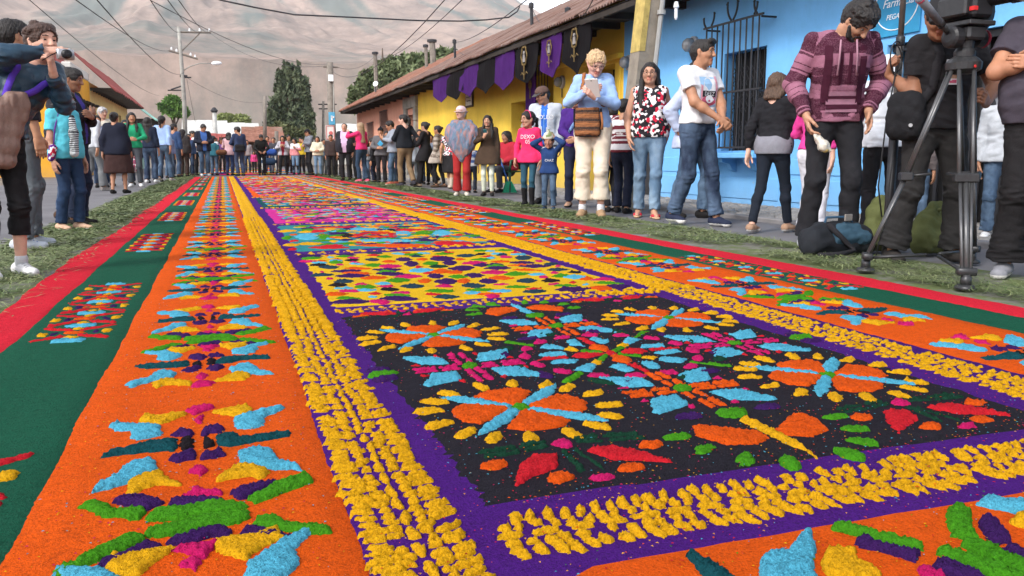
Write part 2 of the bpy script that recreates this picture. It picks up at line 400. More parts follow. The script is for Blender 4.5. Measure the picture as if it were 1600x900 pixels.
# window inner scrollwork
for k in range(9):
    y = wy[0]+.06+k*.1
    P(MB().tube([(XW+.09, y, wz[0]), (XW+.09, y, wz[1])], .008, 5).build('inner_bar', M_iron))
for k in range(8):
    y = wy[0]+.11+k*.1
    for z0 in (.85, 1.2, 1.55):
        P(MB().tube([(XW+.085, y+.035*math.sin(q*2.1), z0+.24*q/6) for q in range(7)], .006, 5).build('inner_scroll', M_iron))
# protruding cage
g = P(MB().box((XW-.22, 9.45, .74), (.013, .62, .012)).build('window_grille', M_iron))
zt = 2.33
for z in (zt, 1.45): 
    o = MB().box((XW-.22, 9.45, z), (.012, .66, .012)).build('rail', M_iron, g)
    for s in (8.84, 10.06): MB().box((XW-.1, s, z-.025), (.11, .011, .011)).build('bracket', M_iron, g)
for k in range(10): MB().tube([(XW-.22, 8.87+k*.13, .74), (XW-.22, 8.87+k*.13, zt)], .0105, 6).build('bar', M_iron, g)
def scroll(y, s, big):
    pts = []
    for q in range(15):
        a = q/14*4.6; r_ = .085*big*(1-q/20); pts.append((XW-.22, y+s*(.02+.11*big*q/14+r_*math.sin(a)*.6), zt+.02+.17*big*min(1, q/8)+r_*(1-math.cos(a))*.35))
    MB().tube(pts, .014, 6).build('scroll', M_iron, g)
for y, s, b in ((8.9, 1, .8), (9.0, -1, .7), (9.45, 1, 1.15), (9.45, -1, 1.15), (9.95, -1, .8), (10.05, 1, .6)): scroll(y, s, b)
P(MB().box((XW-.14, 9.5, .635), (.16, .72, .035), bev=.01).build('window_sill', M_blue))
for y in (9.0, 9.55, 10.05):
    P(MB().prism([(XW-.24, y, .598), (XW, y, .598), (XW, y, .42), (XW-.07, y, .45), (XW-.11, y, .53), (XW-.22, y, .55)], (0, .09, 0)).build('corbel', M_blue))
# raised dado panels
for ya, y2, za, zb in ((2.0, 3.8, .06, .38), (7.1, 8.6, .06, .36), (8.63, 10.2, .06, .36), (10.23, 11.62, .06, .36), (10.23, 11.62, .39, .63), (7.1, 8.6, .39, .60)):
    P(MB().box((XW, (ya+y2)/2, (za+zb)/2), (.012, (y2-ya)/2-.012, (zb-za)/2-.012), bev=.006).build('dado_panel', M_blue))
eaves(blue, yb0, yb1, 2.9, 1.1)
for o in blue.children:
    if o.name.startswith(('roof_sheet', 'rafter', 'eave_')): o.location = -blue.location

# yellow house
yy1 = 28.6
yellow = thing('yellow_house', 'mustard yellow house with dark doorways under a rusty roof', 'house', (XW, 20, 0)); T = yellow
M_yel = plaster('yellow_plaster', (.70, .47, .06), .2)
dA, dB, dC, wA = (13.2, 14.25), (17.62, 18.75), (22.55, 23.5), (16.1, 17.1)
P(holes_wall(yb1+.003, yy1, -.03, 3.3, [(*dA, -.03, 2.22), (*dB, -.03, 1.88), (*dC, -.03, 2.05), (*wA, 1.0, 2.35)], depth=.45).build('wall', M_yel))
for d, h in ((dA, 2.2), (dB, 1.9), (dC, 2.1)):
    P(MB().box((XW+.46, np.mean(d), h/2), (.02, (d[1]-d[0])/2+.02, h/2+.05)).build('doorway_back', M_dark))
P(MB().box((XW+.42, 13.45, 1.1), (.02, .22, 1.1)).build('door', M_wood)); P(MB().box((XW+.4, 22.8, 1.0), (.02, .22, 1.02)).build('door', M_wood))
P(MB().box((XW+.42, 18.52, .95), (.012, .24, .93)).build('door', M_wood))
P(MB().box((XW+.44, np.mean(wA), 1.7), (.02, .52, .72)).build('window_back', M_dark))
grille(yellow, 16.05, 17.2, .95, 2.5, .15, .16); 
for o in yellow.children:
    if o.name.startswith('window_grille'): o.location = -yellow.location
P(MB().box((XW-.04, 13.72, 2.32), (.05, .75, .045), bev=.012).build('door_cornice', M_yel)); P(MB().box((XW-.03, 15.4, 2.42), (.04, .55, .05), bev=.012).build('cornice', M_yel))
for y in (13.1, 14.36): P(MB().box((XW-.012, y, 1.1), (.025, .1, 1.12), bev=.006).build('door_surround', M_yel))
lamp = thing('wall_lamp', 'small round white lamp beside the yellow doorway', 'lamp', (XW+.3, 18.75, 1.35))
MB().lathe((0, 0, 0), [(.03, 0), (.06, .03), (.09, .06), (.08, .12), (.03, .15)], 14, ax=(0, -1, 0)).build('lamp_globe', mat('lamp_white', (.7, .68, .6), .4, .05, 3, 0), lamp, True)
MB().box((0, -.005, 0), (.05, .006, .05)).build('back_plate', M_iron, lamp)
nb = len(yellow.children)
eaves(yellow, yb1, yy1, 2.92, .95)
for o in yellow.children:
    if o.name.startswith(('roof_sheet', 'rafter', 'eave_')): o.location = -yellow.location
# pink house
yp1 = 42.4
pink = thing('pink_house', 'salmon pink house with stone door surround and tiled roof', 'house', (XW, 35, 0)); T = pink
M_pink = plaster('pink_plaster', (.56, .27, .19), .25)
dP, w1, w2 = (25.3+3.45, 30.25, 0), (34.2, 35.8), (37.6, 39.2)
P(holes_wall(yy1+.003, yp1, -.03, 3.3, [(28.95, 30.3, -.03, 2.15), (w1[0], w1[1], 1.25, 2.6), (w2[0], w2[1], 1.05, 2.25)], depth=.4).build('wall', M_pink))
M_stn = mat('grey_door_stone', (.23, .215, .19), .9, .25, 4, .5, 25)
for k in range(5):
    for y in (28.82, 30.45): P(MB().box((XW-.03, y, .24+k*.475), (.07, .16 if k % 2 else .19, .232), bev=.015).build('stone_block', M_stn))
for k in range(3): P(MB().box((XW-.035, 28.93+k*.7, 2.56), (.075, .345, .19), bev=.015).build('stone_block', M_stn))
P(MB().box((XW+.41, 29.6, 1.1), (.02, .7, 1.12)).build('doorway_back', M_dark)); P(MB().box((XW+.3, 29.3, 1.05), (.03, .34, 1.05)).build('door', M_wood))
P(MB().box((XW+.262, 29.3, 1.62), (.006, .09, .07)).build('notice', mat('pink_notice', (.7, .3, .33), .6, .1, 9, 0)))
for a, z0, z1 in ((w1, 1.25, 2.6), (w2, 1.05, 2.25)):
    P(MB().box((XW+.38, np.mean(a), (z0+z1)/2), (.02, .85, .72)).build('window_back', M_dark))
    grille(pink, a[0]+.05, a[1]-.05, z0+.02, z1-.05, .05, .2)
for o in pink.children:
    if o.name.startswith('window_grille'): o.location = -pink.location
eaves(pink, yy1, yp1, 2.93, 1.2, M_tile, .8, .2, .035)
for o in pink.children:
    if o.name.startswith(('roof_sheet', 'rafter', 'eave_')): o.location = -pink.location

for lab, y, z in (('round grey electric meter high on the blue wall left of the window', 10.7, 2.2), ('grey electric meter on the blue wall beside the yellow house', 12.7, 2.17), ('grey electric meter on the yellow wall', 15.6, 2.1)): meter(lab, y, z)
plq = thing('wall_plaque', 'small framed white plaque on the yellow wall', 'plaque', (XW-.01, 22.15, 2.2))
MB().box((-.02, 0, 0), (.02, .34, .22), bev=.01).build('frame', M_wood, plq); MB().box((-.042, 0, 0), (.003, .29, .17)).build('panel', mat('plaque_white', (.62, .6, .52), .5, .15, 14, 0), plq)
MB().tube([(-.047, -.2, .05), (-.047, .2, .05)], .012, 5).add([], []).tube([(-.047, -.2, -.05), (-.047, .15, -.05)], .012, 5).build('painted_lines', M_iron, plq)

# pharmacy sign
def text_mesh(body, size, name='lettering', extrude=.001, shear=0.0):
    cu = bpy.data.curves.new('t', 'FONT'); cu.body = body; cu.size = size; cu.align_x = 'CENTER'; cu.align_y = 'CENTER'; cu.extrude = extrude; cu.shear = shear; cu.resolution_u = 3
    ob = bpy.data.objects.new('t', cu); COL.objects.link(ob); dg = bpy.context.evaluated_depsgraph_get(); me = bpy.data.meshes.new_from_object(ob.evaluated_get(dg))
    bpy.data.objects.remove(ob); bpy.data.curves.remove(cu); me.name = name; return me
def place_text(body, size, m, M, parent, name='lettering', shear=0.0, bold=0.0):
    me = text_mesh(body, size, name, .001, shear); me.materials.clear(); me.materials.append(m); me.transform(M)
    o = bpy.data.objects.new(name, me); COL.objects.link(o); o.parent = parent; return o
sg = thing('pharmacy_sign', 'blue pharmacy sign with a white ring and the word Farmacia', 'sign', (XW-.012, 6.87, 2.12))
MB().box((0, 0, 0), (.012, .31, .3), bev=.004).build('panel', mat('sign_blue', (.028, .25, .46), .5, .12, 3, .1, 20), sg)
Mx = Matrix(((0, 0, -1, -.016), (-1, 0, 0, 0), (0, 1, 0, 0), (0, 0, 0, 1)))
MW = mat('sign_white', (.8, .82, .84), .5, .05, 5, 0)
ring = MB(); ring.tube([(-.0145, .285*math.cos(a), .255*math.sin(a)+.01) for a in np.linspace(0, 2*math.pi, 41)], .006, 5, cap=False); ring.build('ring', MW, sg)
place_text('Farmacia', .115, MW, Mx @ Matrix.Translation((.02, .02, 0)), sg, shear=.3)
place_text('PEGAN', .072, MW, Mx @ Matrix.Translation((-.01, -.115, 0)), sg, shear=.25)
for k in range(4):
    a = rad(45+90*k); c = np.array([.0+.052*math.cos(a), .165+.052*math.sin(a)])
    u = np.array([math.cos(a), math.sin(a)]); w = np.array([-u[1], u[0]])
    pts = [c+u*.04*math.cos(q)+w*.03*math.sin(q)*(1+.5*math.cos(q)) for q in np.linspace(0, 6.283, 12)[:-1]]
    MB().prism([(-.0125, -p[0], p[1]) for p in pts], (-.004, 0, 0)).build('clover_leaf', mat('sign_green', (.13, .55, .4), .5, .1, 5, 0), sg)

# ---------------------------------------------------------------- procession banners under the eaves
def cloth(name, c): 
    if name in MATS: return MATS[name]
    t = NT(name); v = t.coord(); n = t.noise(v, 5, 5); t.bump(t.noise(t.scalev(v, 1, 1, .3), 9, 4), .5, .03)
    MATS[name] = t.done(t.ramp(n, [(.3, sc3(c, .8)), (.7, sc3(c, 1.15))]), .9, .1); return MATS[name]
M_purple = cloth('purple_banner_cloth', (.05, .011, .105)); M_black = cloth('black_banner_cloth', (.006, .005, .006)); M_gold = mat('gold_embroidery', (.15, .10, .035), .8, .4, 30, .3, 90); M_silver = mat('silver_embroidery', (.25, .23, .22), .6, .3, 30, .2, 90)
XB = 5.72
def banner(pl, pr, yt, ys, ytip, m, emblem, label, X=XB):
    a = onX(pl, yt, X); b = onX(pr, yt, X); s1 = onX(pl, ys, X); tip = onX((pl+pr)/2, ytip, X)
    w = (a[1]-b[1])/2; yc = (a[1]+b[1])/2; zt = 2.86; zs = s1[2]; zt_ = tip[2]
    o = thing('banner', label, 'banner', (X, yc, zt), 'purple and black procession banners under the eaves')
    nu, nv = 13, 16; V = []
    for side in (0, 1):
        for j in range(nv):
            for i in range(nu):
                u = i/(nu-1)*2-1; low = (zs-zt)+(zt_-zs)*(1-abs(u)); z = low*j/(nv-1)
                x = .025*math.sin(u*4+yc)*j/nv+.015*math.sin(z*7+u*3)+.012*side; V.append((x, u*w*(1-.03*j/nv), z))
    N = nu*nv; F = []
    for j in range(nv-1):
        for i in range(nu-1):
            q = j*nu+i; F += [(q, q+1, q+nu+1, q+nu), (q+N, q+nu+N, q+nu+1+N, q+1+N)]
    new_mesh('cloth', V, F, m, o, True)
    MB().tube([(0, -w-.05, .005), (0, w+.05, .005)], .014, 6).build('rod', M_wood, o)
    if emblem:
        k = w/.9; zc = (zs-zt)*.45; e = MB()
        e.tube([(-.035, .2*k*math.cos(q)*(1+.1*math.cos(6*q)), zc+.24*k*math.sin(q)*(1+.1*math.cos(6*q))) for q in np.linspace(0, 6.283, 40)], .022*k, 5, cap=False)
        e.prism([(-.03, -.03*k, zc-.22*k), (-.03, .03*k, zc-.22*k), (-.03, .012*k, zc-.62*k), (-.03, -.012*k, zc-.62*k)], (-.012, 0, 0))
        for s in (-1, 1): e.tube([(-.033, s*.05*k, zc-.5*k), (-.033, s*.16*k, zc-.42*k), (-.033, s*.26*k, zc-.48*k)], .012*k, 5)
        e.build('gold_emblem', M_gold, o)
        e = MB(); e.lathe((-.03, 0, zc+.08*k), [(.05*k, 0), (.04*k, .02)], 10, ax=(-1, 0, 0)); e.prism([(-.03, -.09*k, zc-.16*k), (-.03, .09*k, zc-.16*k), (-.03, .05*k, zc+.03*k), (-.03, -.05*k, zc+.03*k)], (-.015, 0, 0)); e.build('silver_figure', M_silver, o)
for a in ((675, 703, 124, 150, 160, M_purple, 0, 'purple pointed banner farthest along the eaves'),
          (697, 725, 118, 147, 156, M_black, 0, 'black pointed banner second farthest along the eaves'),
          (718, 747, 111, 141, 152, M_purple, 0, 'purple pointed banner between two plain black banners'),
          (745, 773, 105, 136, 147, M_black, 0, 'plain black pointed banner fourth from the far end'),
          (772, 803, 98, 130, 141, M_purple, 0, 'plain purple pointed banner beside the far embroidered black one'),
          (804, 840, 90, 120, 130, M_black, 1, 'black banner with gold emblem left of the embroidered purple one'),
          (845, 877, 75, 110, 121, M_purple, 1, 'purple banner with gold emblem between two black ones'),
          (880, 922, 62, 96, 117, M_black, 1, 'black banner with gold emblem nearest the camera')): banner(*a)
o = thing('banner', 'narrow purple banner hanging beside the barred yellow window', 'banner', (XW-.2, 16.9, 2.45))
hb = 1.02; MB().box((0, 0, -hb/2), (.008, .3, hb/2)).build('cloth', M_purple, o); MB().tube([(0, -.34, .01), (0, .34, .01)], .014).build('rod', M_wood, o)
MB().lathe((-.012, 0, -.3), [(.1, 0), (.09, .012)], 14, ax=(-1, 0, 0)).box((-.015, 0, -.47), (.006, .03, .12)).build('gold_emblem', M_gold, o)
o = thing('bunting', 'scrap of purple bunting tucked under the eaves by the pole', 'bunting', (XB+.1, 13.1, 2.72))
V = [(.02*math.sin(i*1.3), -.35+.7*i/8, -.02-(.16+.06*math.sin(i*1.7))*j/3) for j in range(4) for i in range(9)]
new_mesh('cloth', V, [(j*9+i, j*9+i+1, j*9+i+10, j*9+i+9) for j in range(3) for i in range(8)], M_purple, o, True)
MB().tube([(0, -.38, -.01), (0, .38, -.01)], .008).build('cord', M_wood, o)

# ---------------------------------------------------------------- left-hand houses and the far end of the street
XL = -5.0
def left_house(name, label, y0, y1, zt, m, roofm, holes=(), rise=.35, run=3.2, over=.5, parapet=None):
    h = thing(name, label, 'house', (XL, (y0+y1)/2, 0))
    under(holes_wall(y0, y1, -.03, zt+.25, list(holes), X=XL, side=1).build('wall', m), h)
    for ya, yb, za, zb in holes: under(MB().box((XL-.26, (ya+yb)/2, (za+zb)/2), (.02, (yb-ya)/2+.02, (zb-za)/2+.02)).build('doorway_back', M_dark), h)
    y = y0-.1
    while y < y1:
        under(roof_sheet(h, y, min(y+.9, y1+.1)+.03, roofm, zt, XL+over, run, .2, .03, rise=rise, sgn=-1, lift=random.uniform(0, .02)), h); y += .9
    y = y0+.3
    while y < y1: under(MB().box((XL+over/2, y, zt-.02), (over/2, .05, .06)).build('rafter', M_soffit), h); y += .8
    return h
def flat(name, c, **k): return mat(name, c, .85, .2, 2.5, .3, 12, **k)
M_or = plaster('orange_plaster', (.72, .36, .035), .15); M_cream = plaster('cream_plaster', (.66, .52, .22), .12); M_wht = plaster('white_plaster', (.62, .6, .56), .15)
M_redroof = flat('red_painted_roof', (.3, .07, .06)); M_teal = flat('faded_teal_roof', (.3, .55, .47)); M_paleroof = flat('pale_metal_roof', (.5, .49, .46))
h = left_house('orange_house', 'orange yellow house with a white parapet on the left', 34.2, 38.4, 2.75, M_or, M_soffit, [(35.0, 36.2, .9, 2.0)], rise=.02, run=.4, over=.35)
under(MB().box((XL-.1, 36.3, 3.25), (.12, 2.1, .5), bev=.02).build('wall_upper', M_or), h); under(MB().box((XL-.12, 36.3, 3.92), (.16, 2.12, .17), bev=.03).build('parapet', M_wht), h)
for k in range(5): under(roof_sheet(h, 34.0+k*.9, 34.93+k*.9, M_redroof, 3.98, XL-.3, 1.2, .2, .03, rise=1.05, sgn=-1), h)
h = left_house('cream_house', 'pale yellow house with a red roof and dark rafters', 38.5, 53.0, 3.5, M_cream, M_redroof, [(48.6, 49.6, 2.0, 2.9), (43, 44, -.03, 2.1)], rise=1.0, over=.9, run=1.5)
h = left_house('teal_shed', 'faded green roofed building behind the woman in blue', 53.2, 62.0, 2.9, flat('teal_wall', (.3, .47, .4)), M_teal, [(56, 58, -.03, 2.2)], rise=.8, over=1.4, run=1.7)
def gable(name, label, px0, px1, pyb, pye, pyr, Y, depth, wallm, roofm, openings=1):
    """a small house that faces down the street at distance Y, eaves at pye and ridge at pyr"""
    a = onY(px0, pye, Y); b = onY(px1, pye, Y); r = onY((px0+px1)/2, pyr, Y); w = (b[0]-a[0])/2; xc = (a[0]+b[0])/2; ze, zr = a[2], max(r[2], a[2]+.3)
    h = thing(name, label, 'house', (xc, Y, 0))
    MB().box((0, depth/2, ze/2-.02), (w-.15, depth/2, ze/2)).build('wall', wallm, h)
    n = max(3, int(2*w/.9))
    for i in range(n):
        x0, x1 = -w-.2+(2*w+.4)*i/n, -w-.2+(2*w+.4)*(i+1)/n; lift = .03*(i % 2)
        V = [(x0, -.5, ze-.08+lift), (x1+.03, -.5, ze-.08+lift), (x1+.03, depth/2, zr+lift), (x0, depth/2, zr+lift), (x1+.03, depth+.4, ze-.05+lift), (x0, depth+.4, ze-.05+lift)]
        V += [(p[0], p[1], p[2]-.06) for p in V]
        new_mesh('roof_sheet', V, [(0, 1, 2, 3), (3, 2, 4, 5), (7, 6, 9, 8), (8, 9, 11, 10), (0, 6, 7, 1), (0, 3, 9, 6), (1, 7, 8, 2), (2, 8, 10, 4), (3, 5, 11, 9), (4, 10, 11, 5)], roofm, h)
    for k in range(openings):
        x = -w+(2*w)*(k+.5)/openings
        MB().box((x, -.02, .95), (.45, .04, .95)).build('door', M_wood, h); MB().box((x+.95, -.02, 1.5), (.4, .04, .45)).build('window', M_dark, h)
    return h
gable('far_house', 'white walled low house with pale metal roof at the street end', 288, 352, 270, 212, 186, 72, 5, M_wht, M_paleroof, 2)
gable('far_house', 'low house with pale gabled roof and thin chimney pipe', 345, 402, 270, 214, 190, 66, 5, M_wht, M_paleroof, 2)
gable('far_house', 'low house with a dark red roof behind the man in the suit jacket', 305, 352, 270, 226, 208, 56, 2.4, flat('far_grey_wall', (.35, .3, .27)), M_redroof, 1)
gable('far_house', 'ochre walled house with a brown tiled roof at the street end', 384, 440, 270, 219, 196, 62, 5, flat('far_ochre_wall', (.55, .36, .12)), M_tile, 2)
gable('far_house', 'terracotta walled house with brown roof below the tall dark tree', 436, 480, 270, 226, 205, 70, 5, flat('far_red_wall', (.33, .12, .08)), M_tile, 2)
gable('far_house', 'white gabled house beyond the centre pole at the street end', 528, 566, 270, 205, 192, 88, 5, M_wht, M_paleroof, 1)
ch = thing('chimney_pipe', 'thin white chimney pipe with dark cap above the pale roof', 'chimney', onY(337, 212, 70))
p0 = onY(337, 212, 70); p1 = onY(337, 176, 70)
MB().tube([(0, 0, 0), (0, 0, p1[2]-p0[2])], .16).build('pipe', M_paleroof, ch); MB().lathe((0, 0, p1[2]-p0[2]), [(.2, 0), (.3, .15), (.1, .4)], 10).build('cap', M_iron, ch)

# ---------------------------------------------------------------- poles and wires
M_conc = mat('pole_concrete', (.33, .32, .29), .9, .2, 4, .4, 30); M_polewood = mat('pole_grey_wood', (.19, .165, .14), .9, .3, 6, .5, 30); M_wire = mat('black_cable', (.03, .03, .035), .6, .1, 5, 0)
pb = G(978, 326); top = onY(1020, -40, pb[1]-.25)
pole = thing('utility_pole', 'square concrete pole with yellow paint in front of the blue house', 'pole', pb)
dvec = top-pb
def sq(f, r): return [pb*0+dvec*f+np.array([sx*r, sy*r, 0]) for sx, sy in ((-1, -1), (1, -1), (1, 1), (-1, 1))]
V = []; 
for f in np.linspace(-.02, 1.5, 12): V += sq(f, .125-.012*f)
new_mesh('shaft', V, [(i*4+j, i*4+(j+1) % 4, (i+1)*4+(j+1) % 4, (i+1)*4+j) for i in range(11) for j in range(4)]+[(44, 45, 46, 47)], mat('weathered_pole', (.235, .205, .165), .9, .25, 5, .4, 30), pole)
V = []
for f in (.66, .98): V += [pb*0+dvec*f+np.array(q) for q in ((-.126, -.129, 0), (.02, -.129, 0), (.02, -.11, 0), (-.129, -.11, 0), (-.129, .06, 0), (-.126, .06, 0))]
V = []; r_ = .1195
for f in (.68, 1.02): V += [dvec*f+np.array([-r_-.003, r_*.9, 0]), dvec*f+np.array([-r_-.003, -r_-.003, 0]), dvec*f+np.array([-.05, -r_-.003, 0])]
new_mesh('yellow_paint', V, [(0, 1, 4, 3), (1, 2, 5, 4)], mat('pole_yellow_paint', (.42, .32, .10), .8, .3, 9, .2), pole)
MB().tube([dvec*.55+np.array([.09, -.15, 0]), dvec*1.2+np.array([.085, -.145, 0])], .03, 8).lathe(dvec*.83+np.array([.09, -.15, 0]), [(.05, 0), (.05, .05)], 10).build('conduit', mat('conduit_grey', (.3, .3, .29), .5, .1, 6, 0), pole)
MB().lathe(dvec*.86+np.array([.3, -.1, 0]), [(.012, -.12), (.02, -.1), (.02, 0), (.035, .02), (.02, .08)], 10).build('hanging_bulb', MW, pole)
def cable(name, pts, r=.012, sag=0.0, label='thin black overhead cable', group=None, n=14):
    pts = [np.array(p, float) for p in pts]
    if len(pts) == 2:
        a, b = pts; pts = [a+(b-a)*t-np.array([0, 0, sag*4*t*(1-t)]) for t in np.linspace(0, 1, n)]
    o = MB().tube(pts, r, 5).build(name, M_wire, smooth=True); tag(o, label, 'cable', group); return o
# left pole
lb = onY(291, 273, 41)*np.array([1, 1, 0]); LY = lb[1]
lp = thing('utility_pole', 'pale leaning pole with crossarms and a street lamp on the left', 'pole', lb)
def L(px, py, dy=0): return onY(px, py, LY+dy)-lb
MB().tube([(0, 0, -.05), L(288, 160), L(283, 90), L(279, 42)], [.12, .10, .085, .07], 10).build('shaft', M_conc, lp, True)
MB().tube([L(277, 50), L(330, 51)], .045, 6).build('crossarm', M_polewood, lp); MB().tube([L(264, 79), L(309, 92)], .05, 6).build('crossarm', M_polewood, lp)
MB().tube([L(312, 52), L(285, 79)], .03, 6).build('brace', M_polewood, lp); MB().tube([L(262, 141), L(289, 141)], .03, 6).build('bracket', M_iron, lp); MB().tube([L(267, 140), L(285, 134)], .035, 6).build('bracket', M_iron, lp)
for k, (x, y) in enumerate(((280, 49), (296, 49), (312, 49), (327, 49), (268, 78), (276, 81), (298, 87), (305, 90))): 
    MB().lathe(L(x, y), [(.03, 0), (.05, .03), (.03, .07), (.04, .1), (.01, .13)], 8).build('insulator', MW, lp)
MB().tube([L(287, 110), L(296, 104), L(312, 99), L(332, 99)], [.03, .028, .025, .025], 6).build('lamp_arm', M_conc, lp, True)
MB().lathe(L(330, 99), [(.02, 0), (.08, .08), (.1, .25), (.06, .42), (.01, .46)], 10, ax=(1, 0, .05)).build('lamp_head', MW, lp, True)
MB().box(L(287, 119), (.16, .05, .05)).box(L(293, 121), (.16, .03, .03)).build('cable_clamp', M_iron, lp)
# centre pole with signs
cb = G(521, 273); CY = cb[1]
cp = thing('utility_pole', 'wooden pole carrying a blue sign and a white sign at street end', 'pole', cb)
def Cc(px, py, dy=0): return onY(px, py, CY+dy)-cb
MB().tube([(0, 0, -.05), Cc(518, 180), Cc(515, 97)], [.17, .14, .12], 10).build('shaft', M_polewood, cp, True)
MB().tube([Cc(505, 104), Cc(528, 105)], .04, 6).build('crossarm', M_polewood, cp); MB().box(Cc(517, 122, -.17), (.09, .05, .12), bev=.01).build('meter_box', MW, cp); MB().tube([Cc(521, 128, -.15), Cc(523, 235, -.18)], .025, 6).build('conduit', M_conc, cp)
MB().box(Cc(518.5, 185, -.2), (.115, .02, .23), bev=.005).build('blue_sign', mat('street_sign_blue', (.09, .35, .55), .4, .1, 6, 0), cp); MB().box(Cc(518.5, 185, -.23), (.03, .006, .1)).box(Cc(520, 183, -.23), (.05, .006, .03)).build('white_figure', MW, cp)
o = MB().box(Cc(516, 207, -.2), (.16, .02, .26), bev=.005).build('white_sign', mat('street_sign_white', (.7, .66, .62), .5, .1, 6, 0), cp)
MB().lathe(Cc(517, 208, -.225), [(.075, 0), (.07, .008)], 12, ax=(0, -1, 0)).build('red_mark', mat('sign_red', (.55, .12, .12), .5, .1, 6, 0), cp)
e = MB(); 
for s in (-1, 1): e.box(Cc(516, 207, -.225)+np.array([s*.14, 0, 0]), (.012, .006, .25)); e.box(Cc(516, 207, -.225)+np.array([0, -.002, s*.24]), (.15, .006, .012))
e.build('red_border', mat('sign_red', (.55, .12, .12)), cp)
def small_pole(px, pyb, pyt, Y, label, arms=()):
    b = onY(px, pyb, Y); t = onY(px, pyt, Y); h = t-b; o = thing('utility_pole', label, 'pole', b)
    MB().tube([(0, 0, 0), h], [.13, .1], 8).build('shaft', M_polewood, o, True)
    for x0, x1, y in arms: MB().tube([onY(x0, y, Y)-b, onY(x1, y, Y)-b], .06, 6).build('crossarm', M_iron, o)
    return o
small_pole(414, 222, 150, 58, 'slim grey pole beside the tall dark tree'); small_pole(505, 262, 158, 75, 'distant pole with crossarms left of the signed pole', ((497, 526, 163), (498, 512, 170)))
small_pole(432, 262, 205, 47, 'short bare wooden post at the end of the street')
def mast(px, pyb, pyt, X, label, r=.04, hook=False):
    b = onX(px, pyb, X); t = onX(px-2, pyt, X); o = thing('roof_mast', label, 'mast', b); MB().tube([(0, 0, -.15), t-b], r, 7).build('pipe', M_iron if r < .06 else M_polewood, o)
    MB().lathe(t-b, [(r*1.6, -.05), (r*1.6, .05), (.01, .08)], 8).build('cap', M_iron, o); return o
mast(832, 52, 9, 7.0, 'dark metal mast on the roof nearest the ridge gap'); mast(889, 38, 17, 6.6, 'short vent pipe on the rusty roof'); mast(712, 105, 65, 7.0, 'thin grey mast on the roof above the banners')
mast(588, 148, 83, 7.4, 'tall pole rising behind the far end of the roof', .1); mast(667, 112, 72, 8.0, 'rusty pipe on the tiled roof', .07); mast(677, 103, 64, 8.6, 'grey post with insulators behind the roof', .13)
dish = thing('satellite_dish', 'white satellite dish on the far tiled roof', 'dish', onX(587, 140, 6.6)); MB().lathe((0, 0, .25), [(.02, -.03), (.07, -.025), (.12, 0), (.125, .008), (.07, -.018), (.02, -.025)], 18, ax=(-.6, -.8, .35)).build('bowl', MW, dish, True); MB().tube([(0, 0, -.1), (0, .1, .2)], .03).build('mount', M_iron, dish)
grp = 'overhead cables'
LT = lb
for k, (a, b, s, lab) in enumerate((
    ((onY(30, -14, 14)), lb+L(250, 150, 20), .3, 'cable dropping past the camera woman to the far left'),
    (onY(150, -2, 10), lb+L(288, 113), .35, 'cable from upper left to the middle of the left pole'),
    (onY(116, -2, 11), lb+L(265, 79), .2, 'cable from upper left to the lower crossarm'),
    (onY(233, -3, 12), lb+L(280, 50), .15, 'cable to the left end of the upper crossarm'),
    (onY(260, -3, 12), lb+L(312, 50), .15, 'cable to the middle of the upper crossarm'),
    (onY(277, -3, 12), lb+L(327, 50), .15, 'cable to the right end of the upper crossarm'),
    (lb+L(327, 51), cb+Cc(508, 103), .5, 'cable from the upper crossarm to the centre pole'),
    (lb+L(290, 120), onY(410, 160, 58), .4, 'cable from the left pole to the slim far pole'),
    (onY(236, 1, 14), cb+Cc(512, 100), .3, 'long cable from the top edge to the centre pole'),
    (cb+Cc(526, 105), onX(588, 85, 7.4), .3, 'cable from the centre pole to the roof pole'),
    (onX(711, 66, 7.0), onY(830, -6, 9), .12, 'cable from the roof mast up to the top edge'),
    (onX(588, 90, 7.4), onY(728, -6, 12), .3, 'cable from the roof pole toward upper right'),
    (cb+Cc(520, 112), onY(700, -6, 10), .5, 'cable from the centre pole up and right'),
    (onX(711, 75, 7.0), onX(745, 88, 6.4), .1, 'short cable down the rusty roof'),
    (onX(832, 14, 7.0), onX(848, 40, 6.6), .05, 'guy wire beside the dark roof mast'),
    (lb+L(292, 124), lb+L(305, 190, 2), .05, 'drop cable down the left pole'),
    (onX(905, 28, 6.5), onY(930, -8, 8), .05, 'cable above the rusty roof near the pole'))):
    cable('overhead_cable', (a, b), .0068 if k not in (8,) else .006, s, lab, grp)
cable('overhead_cable', [onY(x, y, 15) for x, y in ((330, -4), (344, 0), (400, 12), (460, 23), (550, 27), (650, 32), (720, 33), (760, 31), (795, 27), (808, 18), (812, 10))], .0135, 0, 'thick twisted cable crossing the sky to the roof', grp)

